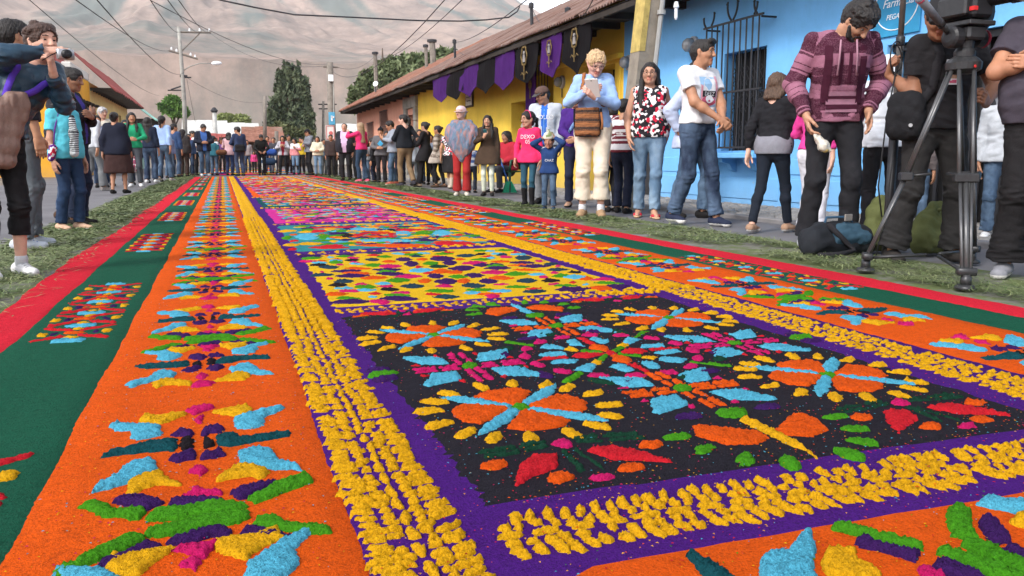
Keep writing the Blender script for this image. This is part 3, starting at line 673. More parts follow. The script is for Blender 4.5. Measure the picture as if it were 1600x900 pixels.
# ---------------------------------------------------------------- trees
def leafmat(name, c1, c2):
    t = NT(name); v = t.coord(); oi = t.attr('tint'); c = t.mix(oi, c1, c2)
    return t.done(c, .7, .25)
def tree(label, base, blobs, m, leaf=.12, n=5000, seed=0, trunk_r=.2, name='tree', droop=0.0, cat='tree', branches=7):
    r = np.random.default_rng(seed); base = np.array(base); o = thing(name, label, cat, base)
    top = max(b[2]+b[5]*.4 for b in blobs)
    tb = MB(); tb.tube([(0, 0, -.1), (.05, 0, top*.4), (0, .04, top*.75), (0, 0, top)], [trunk_r, trunk_r*.75, trunk_r*.4, trunk_r*.1], 8)
    for b in blobs[:branches*3]:
        z0 = max(.3, min(b[2]-.5*b[5], top*.7)); tb.tube([(0, 0, z0*.7), np.array(b[:3])*.6+np.array([0, 0, z0*.3]), b[:3]], [trunk_r*.45, trunk_r*.28, trunk_r*.08], 6)
    tb.build('trunk', mat('tree_bark', (.09, .065, .05), .95, .3, 5, .5, 30), o, True)
    vol = np.array([b[3]*b[4]*b[5] for b in blobs])**.8; which = r.choice(len(blobs), n, p=vol/vol.sum())
    B = np.array(blobs)[which]; d = r.normal(size=(n, 3)); d /= np.linalg.norm(d, axis=1)[:, None]; rr = r.uniform(.35, 1, n)**.5
    P0 = B[:, :3]+d*B[:, 3:6]*rr[:, None]*(1+.16*sine_noise(d*1.0, 1.1, seed)[:, None])
    keep = sine_noise(P0, max(.5, np.mean([b[3] for b in blobs])*.8), seed+3) > -.62; P0 = P0[keep]; d = d[keep]; n = len(P0)
    u = r.normal(size=(n, 3)); u[:, 2] += droop; u /= np.linalg.norm(u, axis=1)[:, None]; w = np.cross(u, r.normal(size=(n, 3))); w /= np.linalg.norm(w, axis=1)[:, None]
    s = leaf*r.uniform(.6, 1.5, n)[:, None]
    V = np.stack([P0-u*s, P0+w*s*.45, P0+u*s*1.1, P0-w*s*.45], 1).reshape(-1, 3); F = np.arange(4*n).reshape(n, 4)
    c = new_mesh('crown', V, F, m, o); tint = np.clip(.5+.35*sine_noise(P0, 1.3, seed+9)+r.normal(0, .18, n), 0, 1)
    at = c.data.attributes.new('tint', 'FLOAT', 'POINT'); at.data.foreach_set('value', np.repeat(tint, 4).astype(np.float32)); return o
def blobs_px(lst, Y, zb, xb, depth=.8):
    out = []
    for px, py, rx, ry in lst:
        p = onY(px, py, Y); k = pxm(p); out.append((p[0]-xb, random.uniform(-.4, .4)*rx/k, p[2]-zb, rx/k, rx/k*depth, ry/k))
    return out
ML1 = leafmat('cypress_leaf', (.045, .065, .038), (.13, .155, .085)); ML2 = leafmat('bright_leaf', (.045, .11, .02), (.13, .24, .05)); ML3 = leafmat('soft_green_leaf', (.07, .10, .04), (.16, .19, .09))
TY = 74; p = onY(455, 262, TY)
tree('tall dark feathery evergreen at the end of the street', p, blobs_px([(452, 208, 30, 18), (432, 188, 16, 22), (455, 180, 24, 26), (476, 186, 15, 22), (440, 158, 13, 24), (460, 150, 16, 28), (474, 160, 11, 22), (426, 168, 6, 16), (438, 128, 7, 20), (450, 122, 8, 22), (464, 124, 8, 20), (478, 138, 6, 18), (420, 186, 5, 14), (487, 182, 5, 14), (444, 106, 3, 12), (457, 108, 3, 10), (467, 107, 3, 12), (432, 142, 4, 14), (483, 158, 4, 14), (415, 200, 5, 8), (489, 200, 5, 9)], TY, p[2], p[0]), ML1, .22, 11000, 1, .35, 'evergreen_tree', droop=1.2)
p = onY(275, 240, 85); tree('round bright green tree above the white shed', p, blobs_px([(262, 168, 12, 9), (275, 172, 15, 10), (270, 160, 11, 9), (285, 176, 9, 8)], 85, p[2], p[0]), ML2, .28, 3500, 2)
p = onY(350, 240, 95); tree('pale green low tree behind the far roofs', p, blobs_px([(352, 184, 12, 6), (378, 188, 12, 8), (365, 188, 12, 7)], 95, p[2], p[0]), leafmat('pale_leaf', (.14, .17, .05), (.26, .3, .11)), .28, 2500, 3)
p = onY(450, 250, 69); tree('olive green shrubby tree below the evergreen', p, blobs_px([(440, 203, 16, 11), (455, 212, 20, 12), (478, 212, 12, 12)], 69, p[2], p[0]), leafmat('olive_leaf', (.06, .075, .03), (.15, .16, .07)), .25, 3000, 4)
p = onX(600, 170, 14); 
tree('broad soft green tree behind the far end of the pink house', (p[0], p[1], 0), [(a-p[0], b-p[1]+random.uniform(-1, 1), c, rx, rx, rz) for (a, b, c), rx, rz in [(onY(x, y, p[1]), rx*p[1]/FPX, ry*p[1]/FPX) for x, y, rx, ry in ((580, 128, 22, 18), (605, 112, 24, 18), (630, 105, 24, 20), (655, 98, 22, 16), (690, 92, 20, 16), (560, 150, 14, 16), (640, 125, 30, 20), (595, 140, 26, 20), (680, 110, 24, 16), (553, 160, 8, 16), (705, 84, 12, 11))]], ML3, .34, 12000, 5, .4)
# ---------------------------------------------------------------- the sawdust carpet
def sawdust(name, c, var=.24, wet=0.0):
    if name in MATS: return MATS[name]
    t = NT(name); v = t.coord(); big = t.noise(v, 2.2, 4, .6); mid = t.noise(v, 48, 3, .7); fine = t.noise(v, 210, 3, .85)
    b = t.ramp(t.math('ADD', t.math('MULTIPLY', fine, .75), t.math('MULTIPLY', mid, .25)), [(.34, sc3(c, 1-2.2*var)), (.5, c), (.68, sc3(c, 1+1.3*var))])
    b = t.mix(t.math('MULTIPLY', t.ramp(big, [(.42, (0, 0, 0)), (.72, (1, 1, 1))]), .35), b, sc3(c, .72))
    t.bump(t.math('ADD', fine, t.math('MULTIPLY', mid, .8)), .95, .008)
    MATS[name] = t.done(b, .95, .06); return MATS[name]
SC = dict(red=(.76, .022, .045), green=(.012, .105, .058), orange=(.80, .105, .006), purple=(.075, .012, .2), black=(.026, .023, .033), yellow=(.83, .50, .012), teal=(.035, .27, .29), magenta=(.68, .03, .30),
          gold=(.82, .42, .010), blue=(.10, .47, .66), pink=(.62, .014, .14), lime=(.065, .30, .012), violet=(.05, .014, .11), darkteal=(.008, .075, .09), navy=(.022, .055, .085), darkgreen=(.01, .055, .03), tomato=(.78, .1, .008), scarlet=(.64, .018, .03), ink=(.02, .015, .018))
SC = {k: tuple(x*.73 for x in v) for k, v in SC.items()}; SC['black'] = (.015, .0135, .019)
SD = {k: sawdust('sawdust_'+k, v) for k, v in SC.items()}
PAT = 'loose'
carpet_no = [0]
def strip(name, label, poly_fn, ys, z, m, nu=6, jit=.006, cat='sawdust band', group=None):
    """a band of sawdust lying on the street: poly_fn(y) gives its left and right edges"""
    r = np.random.default_rng(abs(hash(label)) % 1000 if False else len(label)*7+int(z*1e4)); V = []; n = nu+4
    for y in ys:
        a, b = poly_fn(y); j = min(jit*.12*(1+.12*abs(y)), .010); ja, jb = r.normal(0, j, 2); wob = jit*.6*math.sin(y*5.1+z*900)+jit*.4*math.sin(y*13.7+1); ja += wob; jb -= wob
        a += ja; b += jb; e = .012
        us = [a-e*.6, a]+list(np.linspace(a+e, b-e, nu))+[b, b+e*.6]
        zs = [-.018, z*.4-.006]+[z]*nu+[z*.4-.006, -.018]
        V += [(u, y+r.normal(0, .002), q+r.normal(0, .0006)) for u, q in zip(us, zs)]
    F = np.array([(k*n+i, k*n+i+1, (k+1)*n+i+1, (k+1)*n+i) for k in range(len(ys)-1) for i in range(n-1)])
    o = new_mesh(name, V, F, m, smooth=True); tag(o, label, cat, group); return o
def ysteps(a, b):
    y = a; out = []
    while y < b: out.append(y); y += max(.009, .006*max(y, 1.2)**1.5)
    return out+[b]
Y0, Y1 = -1.2, 30.6
YS = ysteps(Y0, Y1)
lx = lambda x: (lambda y: x)
strip('red_border', 'ragged red sawdust edge along the left needle strip', lambda y: (-.92-.02*math.sin(y*1.3), -.70), YS, .000, SD['red'], jit=.010)
strip('red_border', 'straight red sawdust edge along the right needle strip', lambda y: (2.88, 3.12+.012*math.sin(y*2)), YS, .000, SD['red'], jit=.006)
strip('green_band', 'dark green sawdust band on the left', lambda y: (-.715, -.345), YS, .003, SD['green'])
strip('green_band', 'dark green sawdust band on the right', lambda y: (2.60, 2.90), YS, .003, SD['green'])
strip('orange_band', 'orange sawdust band of butterflies on the left', lambda y: (-.365, .185), YS, .006, SD['orange'], 8)
strip('orange_band', 'orange sawdust band of butterflies on the right', lambda y: (2.09, 2.62), YS, .006, SD['orange'], 8)
strip('purple_ground', 'purple sawdust field that frames the picture panels', lambda y: (.165, 2.11), YS, .004+.005, SD['purple'], 10, cat='sawdust field')
def panel(name, label, c, col):
    """c: four ground corners near-left, near-right, far-right, far-left"""
    c = np.array(c, float); L_ = np.linalg.norm(c[3]-c[0]); ns = max(8, int(L_/.05)); nu = 16; r = np.random.default_rng(len(label)); V = []; F = []
    for k in range(ns+1):
        t = k/ns; a = c[0]+(c[3]-c[0])*t+r.normal(0, .0015, 2); b = c[1]+(c[2]-c[1])*t+r.normal(0, .0015, 2)
        for i in range(nu+1):
            p = a+(b-a)*i/nu; edge = i in (0, nu) or k in (0, ns); V.append((*p, (.002 if edge else .0135)+r.normal(0, .0006)))
    F = np.array([(k*(nu+1)+i, k*(nu+1)+i+1, (k+1)*(nu+1)+i+1, (k+1)*(nu+1)+i) for k in range(ns) for i in range(nu)])
    return tag(new_mesh(name, V, F, SD[col], smooth=True), label, 'sawdust panel')
ZT = .0125
P_black = panel('sawdust_carpet', 'large black sawdust panel full of bright flowers', [(.355, 1.30), (1.86, 1.285), (1.85, 3.262), (.348, 3.235)], 'black')
P_yellow = panel('sawdust_carpet', 'bright yellow panel crowded with small coloured lozenges', [(.352, 3.385), (1.865, 3.40), (1.86, 5.40), (.385, 5.36)], 'yellow')
P_teal = panel('sawdust_carpet', 'teal panel with pale blue ovals behind the yellow panel', [(.375, 5.56), (1.87, 5.70), (1.9, 7.9), (.39, 7.85)], 'teal')
P_mag = panel('sawdust_carpet', 'magenta panel behind the teal one', [(.39, 8.1), (1.9, 8.2), (1.9, 10.6), (.39, 10.5)], 'magenta')
P_gt = panel('sawdust_carpet', 'dull teal panel far up the carpet', [(.39, 10.8), (1.9, 10.9), (1.9, 13.6), (.39, 13.5)], 'darkteal')
P_or = panel('sawdust_carpet', 'orange panel far up the carpet', [(.39, 13.8), (1.9, 13.9), (1.9, 18.5), (.39, 18.5)], 'orange')
P_far = panel('sawdust_carpet', 'farthest picture panel in mixed colours', [(.39, 18.8), (1.9, 18.8), (1.9, 30.4), (.39, 30.4)], 'scarlet')
P_near = panel('sawdust_carpet', 'orange cross band at the near end of the carpet', [(.45, -.5), (2.12, -.5), (1.92, 1.075), (.40, 1.095)], 'orange')

def pip(P, poly):
    x, y = P[:, 0], P[:, 1]; ins = np.zeros(len(P), bool); n = len(poly)
    dmin = np.full(len(P), 9.)
    for i in range(n):
        a, b = poly[i], poly[(i+1) % n]
        c = ((a[1] > y) != (b[1] > y)); 
        with np.errstate(divide='ignore', invalid='ignore'): xi = (b[0]-a[0])*(y-a[1])/(b[1]-a[1]+1e-12)+a[0]
        ins ^= c & (x < xi)
        ab = b-a; t = np.clip(((P-a) @ ab)/(ab @ ab+1e-12), 0, 1); dmin = np.minimum(dmin, np.linalg.norm(P-a-t[:, None]*ab, axis=1))
    return np.where(ins, dmin, -dmin)
RP = np.random.default_rng(11)
def pile_arrays(poly, h=.012, cell=None, z=ZT, rough=1.0):
    """a heap of sawdust over a ground polygon"""
    poly = np.array(poly, float)[:, :2]; c0 = poly.mean(0); d = max(1.2, np.hypot(*c0)); c = cell or min(.03, max(.0036, .0025*d))
    lo = poly.min(0)-1.5*c; hi = poly.max(0)+1.5*c; size = hi-lo
    c = max(min(c, size.min()/5), .003)
    n = np.maximum(np.ceil(size/c).astype(int), 3)+1
    gx = lo[0]+c*np.arange(n[0]); gy = lo[1]+c*np.arange(n[1]); X, Y = np.meshgrid(gx, gy); P = np.stack([X.ravel(), Y.ravel()], 1)
    P += RP.uniform(-.3, .3, P.shape)*c
    D = pip(P, poly)+c*.45*sine_noise(P, c*5, int(RP.integers(1e6)))
    w = max(.0045, c*1.1)
    lump = 1+.10*sine_noise(P, .045, int(RP.integers(1e6)))
    Z = z+h*(1-np.exp(-np.maximum(D, 0)/w))*lump+RP.normal(0, min(.0021, .1*h+.15*c)*rough, len(P))*(D > 0); Z = np.where(D <= 0, z-.007, Z)
    ins = (D > 0).reshape(n[1], n[0]); q = ins[:-1, :-1] | ins[1:, :-1] | ins[:-1, 1:] | ins[1:, 1:]
    j, i = np.nonzero(q); nx = n[0]; f = np.stack([j*nx+i, j*nx+i+1, (j+1)*nx+i+1, (j+1)*nx+i], 1)
    used, inv = np.unique(f, return_inverse=True)
    return np.column_stack([P[used], Z[used]]), inv.reshape(f.shape)
def pile(name, poly, col, parent, h=.012, cell=None, z=ZT, rough=1.0):
    V, F = pile_arrays(poly, h, cell, z, rough)
    if not len(F): return None
    o = new_mesh(name, V-np.array(parent.location)*(1 if parent.type == 'EMPTY' else 0), F, SD[col]); o.parent = parent; return o
class Heap:
    def __init__(s): s.V = []; s.F = []; s.M = []; s.n = 0; s.cols = []
    def add(s, poly, col, h=.012, cell=None, z=ZT):
        V, F = pile_arrays(poly, h, cell, z)
        if len(F):
            if col not in s.cols: s.cols.append(col)
            s.V.append(V); s.F.append(F+s.n); s.M.append(np.full(len(F), s.cols.index(col))); s.n += len(V)
    def low(s, poly, col, h=.01, z=ZT):
        """a cheap faceted heap"""
        p = np.array(poly, float); n = len(p); c = p.mean(0)
        if col not in s.cols: s.cols.append(col)
        V = np.concatenate([np.column_stack([p, np.full(n, z-.004)]), np.column_stack([c+(p-c)*.72, z+h*RP.uniform(.7, 1.2, n)]), [[*c, z+h*1.15]]])
        F = [(i, (i+1) % n, n+(i+1) % n, n+i) for i in range(n)]+[(n+i, n+(i+1) % n, 2*n, 2*n) for i in range(n)]
        F = np.array(F); s.V.append(V); s.F.append(F+s.n); s.M.append(np.full(len(F), s.cols.index(col))); s.n += len(V)
    def build(s, name, parent=None, loc=(0, 0, 0)):
        F = np.concatenate(s.F); V = np.concatenate(s.V)-np.array(loc)
        if (F[:, 2] == F[:, 3]).any(): F = [tuple(f) if f[2] != f[3] else tuple(f[:3]) for f in F.tolist()]
        return new_mesh(name, V, F, parent=parent, mats=[SD[c] for c in s.cols], mi=np.concatenate(s.M))
ORD = ['first', 'second', 'third', 'fourth', 'fifth', 'sixth', 'seventh', 'eighth', 'ninth', 'tenth', 'eleventh', 'twelfth', '13th', '14th', '15th', '16th', '17th', '18th', '19th', '20th', '21st', '22nd', '23rd', '24th', '25th', '26th', '27th', '28th', '29th', '30th', '31st', '32nd', '33rd', '34th', '35th', '36th', '37th', '38th', '39th', '40th', '41st', '42nd', '43rd', '44th', '45th']

# --- the butterfly and burst motifs of the orange bands, drawn once in band coordinates
def zq(s, ox, oy): return lambda L_: [G(ox+x/s, oy+y/s, .012)[:2] for x, y in L_]
z1 = zq(2.963, 0, 600)
def PT(st): v = list(map(float, st.replace(',', ' ').split())); return list(zip(v[::2], v[1::2]))
BUTTERFLY = [('pink', 'diamond', '845,115 900,97 985,95 990,105 940,125 905,130'), ('gold', 'wing', '645,155 680,130 720,145 860,122 870,133 800,155 740,180 690,180 650,172'),
 ('gold', 'wing', '960,122 1050,110 1150,92 1185,112 1170,135 1120,148 1060,135'), ('pink', 'diamond', '885,160 920,138 950,158 915,185'),
 ('blue', 'wing', '500,190 545,165 595,178 660,180 745,185 755,225 700,245 630,252 595,240 590,210 530,208'), ('blue', 'wing', '1075,185 1085,150 1160,130 1230,110 1310,95 1315,105 1240,140 1225,180 1170,198 1100,200'),
 ('violet', 'crescent', '790,228 830,205 890,208 898,235 870,240 840,228 810,238'), ('violet', 'crescent', '930,225 945,200 1000,182 1035,200 1035,215 985,218 945,232'),
 ('ink', 'body', '832,280 845,240 885,245 888,285 860,300'), ('ink', 'body', '925,280 945,240 980,238 985,275 955,292'),
 ('darkteal', 'blade', '435,335 510,300 600,280 720,258 805,250 820,275 805,298 700,305 600,315 510,325'), ('darkteal', 'blade', '1000,258 1010,238 1090,225 1110,235 1220,228 1335,212 1345,235 1240,250 1150,268 1040,280 1005,275'),
 ('violet', 'crescent', '780,345 800,320 850,310 885,290 915,310 900,340 830,357'), ('violet', 'crescent', '918,320 945,295 970,310 1030,290 1048,308 1035,325 985,340 930,335'),
 ('pink', 'diamond', '868,400 910,378 940,365 958,390 920,425 900,410'), ('blue', 'wing', '400,510 420,480 450,460 530,420 570,375 620,345 690,335 740,360 740,385 690,405 640,420 600,450 560,460 430,495'),
 ('blue', 'wing', '1090,320 1110,298 1200,285 1265,298 1285,325 1280,345 1350,360 1415,390 1410,397 1330,390 1260,385 1180,365 1110,350'), ('gold', 'wing', '580,480 590,450 640,420 720,400 780,425 860,455 800,465 720,468 650,480 610,503 585,500'),
 ('gold', 'wing', '980,440 1010,410 1080,370 1130,360 1180,380 1250,390 1255,415 1210,432 1150,420 1090,432 1000,442')]
BURST = [('pink', 'diamond', '825,518 870,495 915,465 950,480 1020,490 1010,505 940,510 860,520'), ('violet', 'leaf', '525,530 600,505 650,500 700,515 760,535 750,555 690,572 640,555 560,548'),
 ('violet', 'leaf', '775,550 800,520 860,512 950,512 1040,520 1050,535 960,540 900,560 800,562'), ('violet', 'leaf', '1070,495 1100,478 1180,455 1270,438 1280,455 1220,480 1150,510 1110,525'),
 ('lime', 'leaf', '348,568 430,525 475,540 540,565 660,560 675,585 660,615 600,620 540,612 450,600 390,575'), ('lime', 'stalk', '668,610 690,585 740,568 850,560 980,532 1060,540 1140,540 1150,560 1060,585 960,600 850,620 730,630 670,628'),
 ('lime', 'stalk', '668,680 700,655 830,630 960,600 1060,585 1160,580 1170,605 1100,635 1000,650 900,665 760,700 690,695'), ('lime', 'leaf', '1140,525 1170,500 1270,460 1340,430 1410,403 1450,425 1420,450 1330,490 1240,525 1190,542'),
 ('lime', 'leaf', '245,865 270,840 320,820 370,780 450,750 540,700 590,685 660,695 680,710 640,740 560,760 480,800 420,830 330,870 260,880'), ('lime', 'leaf', '1160,640 1190,605 1260,600 1350,625 1420,640 1500,645 1545,680 1480,682 1380,678 1240,660'),
 ('violet', 'leaf', '448,838 480,800 560,770 640,735 690,712 750,740 740,755 640,780 540,820 470,840'), ('violet', 'leaf', '760,722 800,700 880,685 960,660 1030,645 1070,665 1050,685 970,705 880,720 790,738'),
 ('violet', 'leaf', '1088,690 1130,650 1180,648 1240,665 1310,680 1365,697 1300,705 1240,715 1170,705 1100,703'), ('pink', 'diamond', '800,765 830,742 900,728 1020,718 1020,735 970,765 940,800 900,795 850,780')]
YSEAM, YBURST, PER = 2.235, 1.49, 1.51
BUT = [(c, n, np.array(z1(PT(s)))) for c, n, s in BUTTERFLY]; BUR = [(c, n, np.array(z1(PT(s)))) for c, n, s in BURST]
XLB, XRB = -.095, 2.36
def motif(kind, xf, ymid, label, group, detail):
    src = BUT if kind == 'butterfly_motif' else BUR
    loc = (xf(XLB), ymid, ZT-.006); far = ymid > 8
    pts = []
    for c, n, p in src: pts.append((c, n, p))
    return src, loc
def place_motif(kind, side, mirror, shift, label, group):
    src = BUT if kind == 'butterfly_motif' else BUR
    def tr(p):
        x, y = p[:, 0].copy(), p[:, 1].copy()
        if mirror: y = 2*YSEAM-y
        y = y+shift; x = (x-XLB)*(.93 if side == 'right' else 1)
        if side == 'right': x = -x+XRB
        else: x = x+XLB
        return np.stack([x, y], 1)
    P_ = [(c, n, tr(p)) for c, n, p in src]; P_ = [(c, n, p*1+RP.normal(0, .004, p.shape)) for c, n, p in P_]
    mid = np.concatenate([p for _, _, p in P_]).mean(0)
    if mid[1] < .5 or mid[1] > 30: return None
    if mid[1] < 7.0:
        t = thing(kind, label, 'sawdust motif', (mid[0], mid[1], .006), group)
        for c, n, p in P_: pile(n, p, c, t, .010, z=.0065)
    else:
        hp = Heap(); s = min(1.9, 1+.05*(mid[1]-7))
        for c, n, p in P_:
            q = p.mean(0)+(p-p.mean(0))*(1.0, s if s < 1.5 else 1.5); 
            if len(q) > 7: q = q[::2]
            hp.low(q, c, .005, z=.0065)
        t = hp.build(kind, None, (mid[0], mid[1], .006)); t.location = (mid[0], mid[1], .006); tag(t, label, 'sawdust motif', group)
    return t
for side in ('left', 'right'):
    seq = []
    for k in range(-1, 20):
        seq += [('burst_motif', False, k*PER), ('butterfly_motif', False, k*PER), ('butterfly_motif', True, k*PER)]
    def my(e):
        y = {'burst_motif': YBURST, 'butterfly_motif': 1.89}[e[0]]; return (2*YSEAM-y if e[1] else y)+e[2]
    seq.sort(key=my); cnt = {}
    for e in seq:
        if my(e) < .6 or my(e) > 29.8: continue
        cnt[e[0]] = cnt.get(e[0], -1)+1; nth = ORD[cnt[e[0]]]
        what = 'blue winged sawdust butterfly' if e[0][1] == 'u' and e[0][3] == 't' else 'green and violet leaf burst'
        place_motif(e[0], side, e[1], e[2], f'{what}, {nth} from the camera along the {side} orange band', f'{what.split(" ", 1)[1]} motifs on the {side} band')

# --- zigzag blocks on the green bands
def zigzag_block(x0, x1, y0, y1, label, group):
    pcs = []; w = x1-x0; n = 5; u = (y1-y0)/n
    R_ = lambda x, y: (x0+w*x, y0+u*y)
    for k in range(n):
        def q(c, nme, L_): pcs.append((c, nme, np.array([R_(x, y+k) for x, y in L_])+RP.normal(0, .003, (len(L_), 2))))
        q('blue', 'bar', [(.3, -.10), (.7, -.12), (.72, .06), (.28, .08)])
        q('scarlet', 'chevron', [(-.02, .02), (.2, .12), (.45, .28), (.45, .40), (.2, .26), (0, .14)]); q('scarlet', 'chevron', [(1.02, .02), (.8, .12), (.55, .28), (.55, .40), (.8, .26), (1, .14)])
        q('gold', 'diamond', [(.38, .22), (.5, .14), (.62, .22), (.5, .30)]); q('tomato', 'diamond', [(.3, .5), (.5, .40), (.7, .5), (.5, .62)])
        q('violet', 'dot', [(.16, .40), (.26, .42), (.28, .58), (.16, .56)]); q('violet', 'dot', [(.84, .40), (.74, .42), (.72, .58), (.84, .56)])
        q('gold', 'wedge', [(-.02, .42), (.12, .38), (.14, .58), (.0, .60)]); q('gold', 'wedge', [(1.02, .42), (.88, .38), (.86, .58), (1.0, .60)])
        q('scarlet', 'chevron', [(-.02, .96), (.2, .86), (.45, .70), (.45, .60), (.2, .74), (0, .86)]); q('scarlet', 'chevron', [(1.02, .96), (.8, .86), (.55, .70), (.55, .60), (.8, .74), (1, .86)])
        q('gold', 'diamond', [(.38, .78), (.5, .70), (.62, .78), (.5, .86)])
    q = lambda c, nme, L_: pcs.append((c, nme, np.array([R_(x, y+n) for x, y in L_])))
    q('blue', 'bar', [(.3, -.10), (.7, -.12), (.72, .06), (.28, .08)])
    loc = ((x0+x1)/2, (y0+y1)/2, .003)
    if y0 < 5:
        t = thing('zigzag_motif', label, 'sawdust motif', loc, group)
        for c, nme, p in pcs: pile(nme, p, c, t, .007, z=.0035)
    else:
        hp = Heap(); [hp.low(p, c, .005, z=.0035) for c, nme, p in pcs]; t = hp.build('zigzag_motif', None, loc); t.location = loc; tag(t, label, 'sawdust motif', group)
for side, x0, x1 in (('left', -.655, -.415), ('right', 2.655, 2.86)):
    for k in range(11):
        ya = 3.12+2.93*(k-1); 
        if k == 0: ya = .55
        zigzag_block(x0, x1, ya, ya+1.38, f'zigzag block in red and yellow, {ORD[k]} from the camera on the {side} green band', f'zigzag blocks on the {side} green band')

# --- the black panel
def T2(cx, cy, sx=1, sy=1, rot=0):
    c, s = math.cos(rot), math.sin(rot); return lambda L_: np.array([(cx+sx*(x*c-y*s), cy+sy*(x*s+y*c)) for x, y in L_])+RP.normal(0, .0022, (len(L_), 2))
def oval(x, y, a, b, ang=0, n=10):
    c, s = math.cos(ang), math.sin(ang); return [(x+a*math.cos(t)*c-b*math.sin(t)*s, y+a*math.cos(t)*s+b*math.sin(t)*c) for t in np.linspace(0, 6.2832, n+1)[:-1]]
BP = 'sawdust flowers on the black panel'
def sunflower(cx, cy, label):
    t = thing('sunflower_motif', label, 'sawdust flower', (cx, cy, .013), BP); q = T2(cx, cy)
    for k in range(4):
        a = k*math.pi/2; u = lambda r, d: (r*math.cos(a+d), r*math.sin(a+d))
        pile('petal', q([u(.025, -.5), u(.15, -.56), u(.168, -.3), u(.172, 0), u(.168, .3), u(.15, .56), u(.025, .5)]), 'tomato', t, .010)
        b = a+math.pi/4; v = lambda r, d: (r*math.cos(b)-d*math.sin(b), r*math.sin(b)+d*math.cos(b))
        pile('arm', q([v(.02, -.016), v(.1, -.021), v(.17, -.018), v(.235, 0), v(.17, .018), v(.1, .021), v(.02, .016)]), 'blue', t, .010)
        for j in (-.62, -.22, .2, .60):
            e = a+j+random.uniform(-.05, .05); pile('outer_petal', q(oval(.222*math.cos(e), .222*math.sin(e), .040, .019, e, 9)), 'gold', t, .010)
    pile('centre', q(oval(0, 0, .026, .024)), 'lime', t, .012)
def cross(cx, cy, col, label):
    t = thing('cross_motif', label, 'sawdust flower', (cx, cy, .013), BP); q = T2(cx, cy)
    for k in range(4):
        a = k*math.pi/2; v = lambda r, d: (r*math.cos(a)-d*math.sin(a), r*math.sin(a)+d*math.cos(a))
        for s in (-1, 1):
            pile('stroke', q([v(.028, s*.006), v(.085, s*.006), v(.09, s*.028), v(.03, s*.024)]), col, t, .010); pile('stroke', q([v(.096, s*.005), v(.165, s*.005), v(.17, s*.026), v(.1, s*.028)]), col, t, .010)
        b = a+math.pi/4; w = lambda r, d: (r*math.cos(b)-d*math.sin(b), r*math.sin(b)+d*math.cos(b))
        pile('kite', q([w(.065, 0), w(.13, -.052), w(.235, -.012), w(.24, .004), w(.135, .05)]), 'blue', t, .010)
        for s in (-1, 1): pile('dot', q(oval(*v(.145, s*.062), .018, .011, a, 7)), ('pink' if col == 'tomato' else 'scarlet'), t, .008)
    pile('centre', q(oval(0, 0, .028, .026)), 'lime', t, .012)
def tulip(cx, cy, s, label):
    t = thing('tulip_motif', label, 'sawdust flower', (cx, cy, .013), BP); q = T2(cx, cy, 1, s)
    pile('centre', q(oval(0, .004, .024, .026, 0, 8)), 'pink', t, .011)
    for sx in (-1, 1):
        for k in (-1, 1):
            pile('stem', q([(sx*.03, .02+.012*k-.008), (sx*.09, .012+.014*k-.008), (sx*.09, .012+.014*k+.008), (sx*.03, .02+.012*k+.008)]), 'darkgreen', t, .010)
            pile('stem', q([(sx*.1, .008+.014*k-.008), (sx*.185, .004+.014*k-.008), (sx*.185, .004+.014*k+.008), (sx*.1, .008+.014*k+.008)]), 'darkgreen', t, .010)
        pile('petal', q([(sx*.03, -.045), (sx*.09, -.04), (sx*.135, -.085), (sx*.175, -.175), (sx*.12, -.14), (sx*.06, -.115)]), 'scarlet', t, .011)
        pile('bud', q(oval(sx*.175, -.06, .032, .022, 0, 9)), 'tomato', t, .010); pile('bud', q(oval(sx*.075, -.165, .032, .022, 0, 9)), 'tomato', t, .010)
        pile('stem', q([(sx*.004, -.03), (sx*.018, -.03), (sx*.03, -.15), (sx*.016, -.15)]), 'darkgreen', t, .010)
    pile('bud', q(oval(0, -.192, .026, .017, 0, 8)), 'pink', t, .010)
def fan(cx, cy, rot, bar, label):
    t = thing('fan_motif', label, 'sawdust flower', (cx, cy, .013), BP); q = T2(cx, cy, 1, 1, rot)
    pile('bud', q(oval(0, .115, .042, .034)), 'lime', t, .011)
    for s in (-1, 1):
        pile('petal', q([(s*.02, -.02), (s*.135, .065), (s*.165, .01), (s*.135, -.07), (s*.07, -.09), (s*.02, -.06)]), 'tomato', t, .010)
        pile('bud', q(oval(s*.11, .13, .036, .02)), 'violet', t, .010)
        for k in range(4):
            e = -math.pi/2+s*(.35+.42*k); pile('leaf', q(oval(.212*math.cos(e), .212*math.sin(e), .036, .019, e, 9)), 'lime', t, .010)
    pile('bar', q([(-.018, .07), (.018, .07), (.015, -.1), (0, -.19), (-.015, -.1)]), bar, t, .012)
PCX, PCY = 1.112, 2.275
for sx, sy, lab in ((-1, -1, 'orange and gold sunflower at the near left of the black panel'), (1, -1, 'orange and gold sunflower at the near right of the black panel'), (-1, 1, 'orange and gold sunflower at the far left of the black panel'), (1, 1, 'orange and gold sunflower at the far right of the black panel')): sunflower(PCX+sx*.457, PCY+sy*.442, lab)
cross(PCX-.458, PCY-.003, 'pink', 'pink cross with blue kites at the left of the black panel'); cross(PCX+.447, PCY-.01, 'pink', 'pink cross with blue kites at the right of the black panel')
cross(PCX+.007, PCY-.424, 'tomato', 'orange cross with blue kites nearest the camera'); cross(PCX+.003, PCY+.452, 'tomato', 'orange cross with blue kites at the far side')
tulip(PCX-.458, PCY-.72, 1, 'red petalled motif at the near left corner of the black panel'); tulip(PCX+.447, PCY-.722, 1, 'red petalled motif at the near right corner of the black panel')
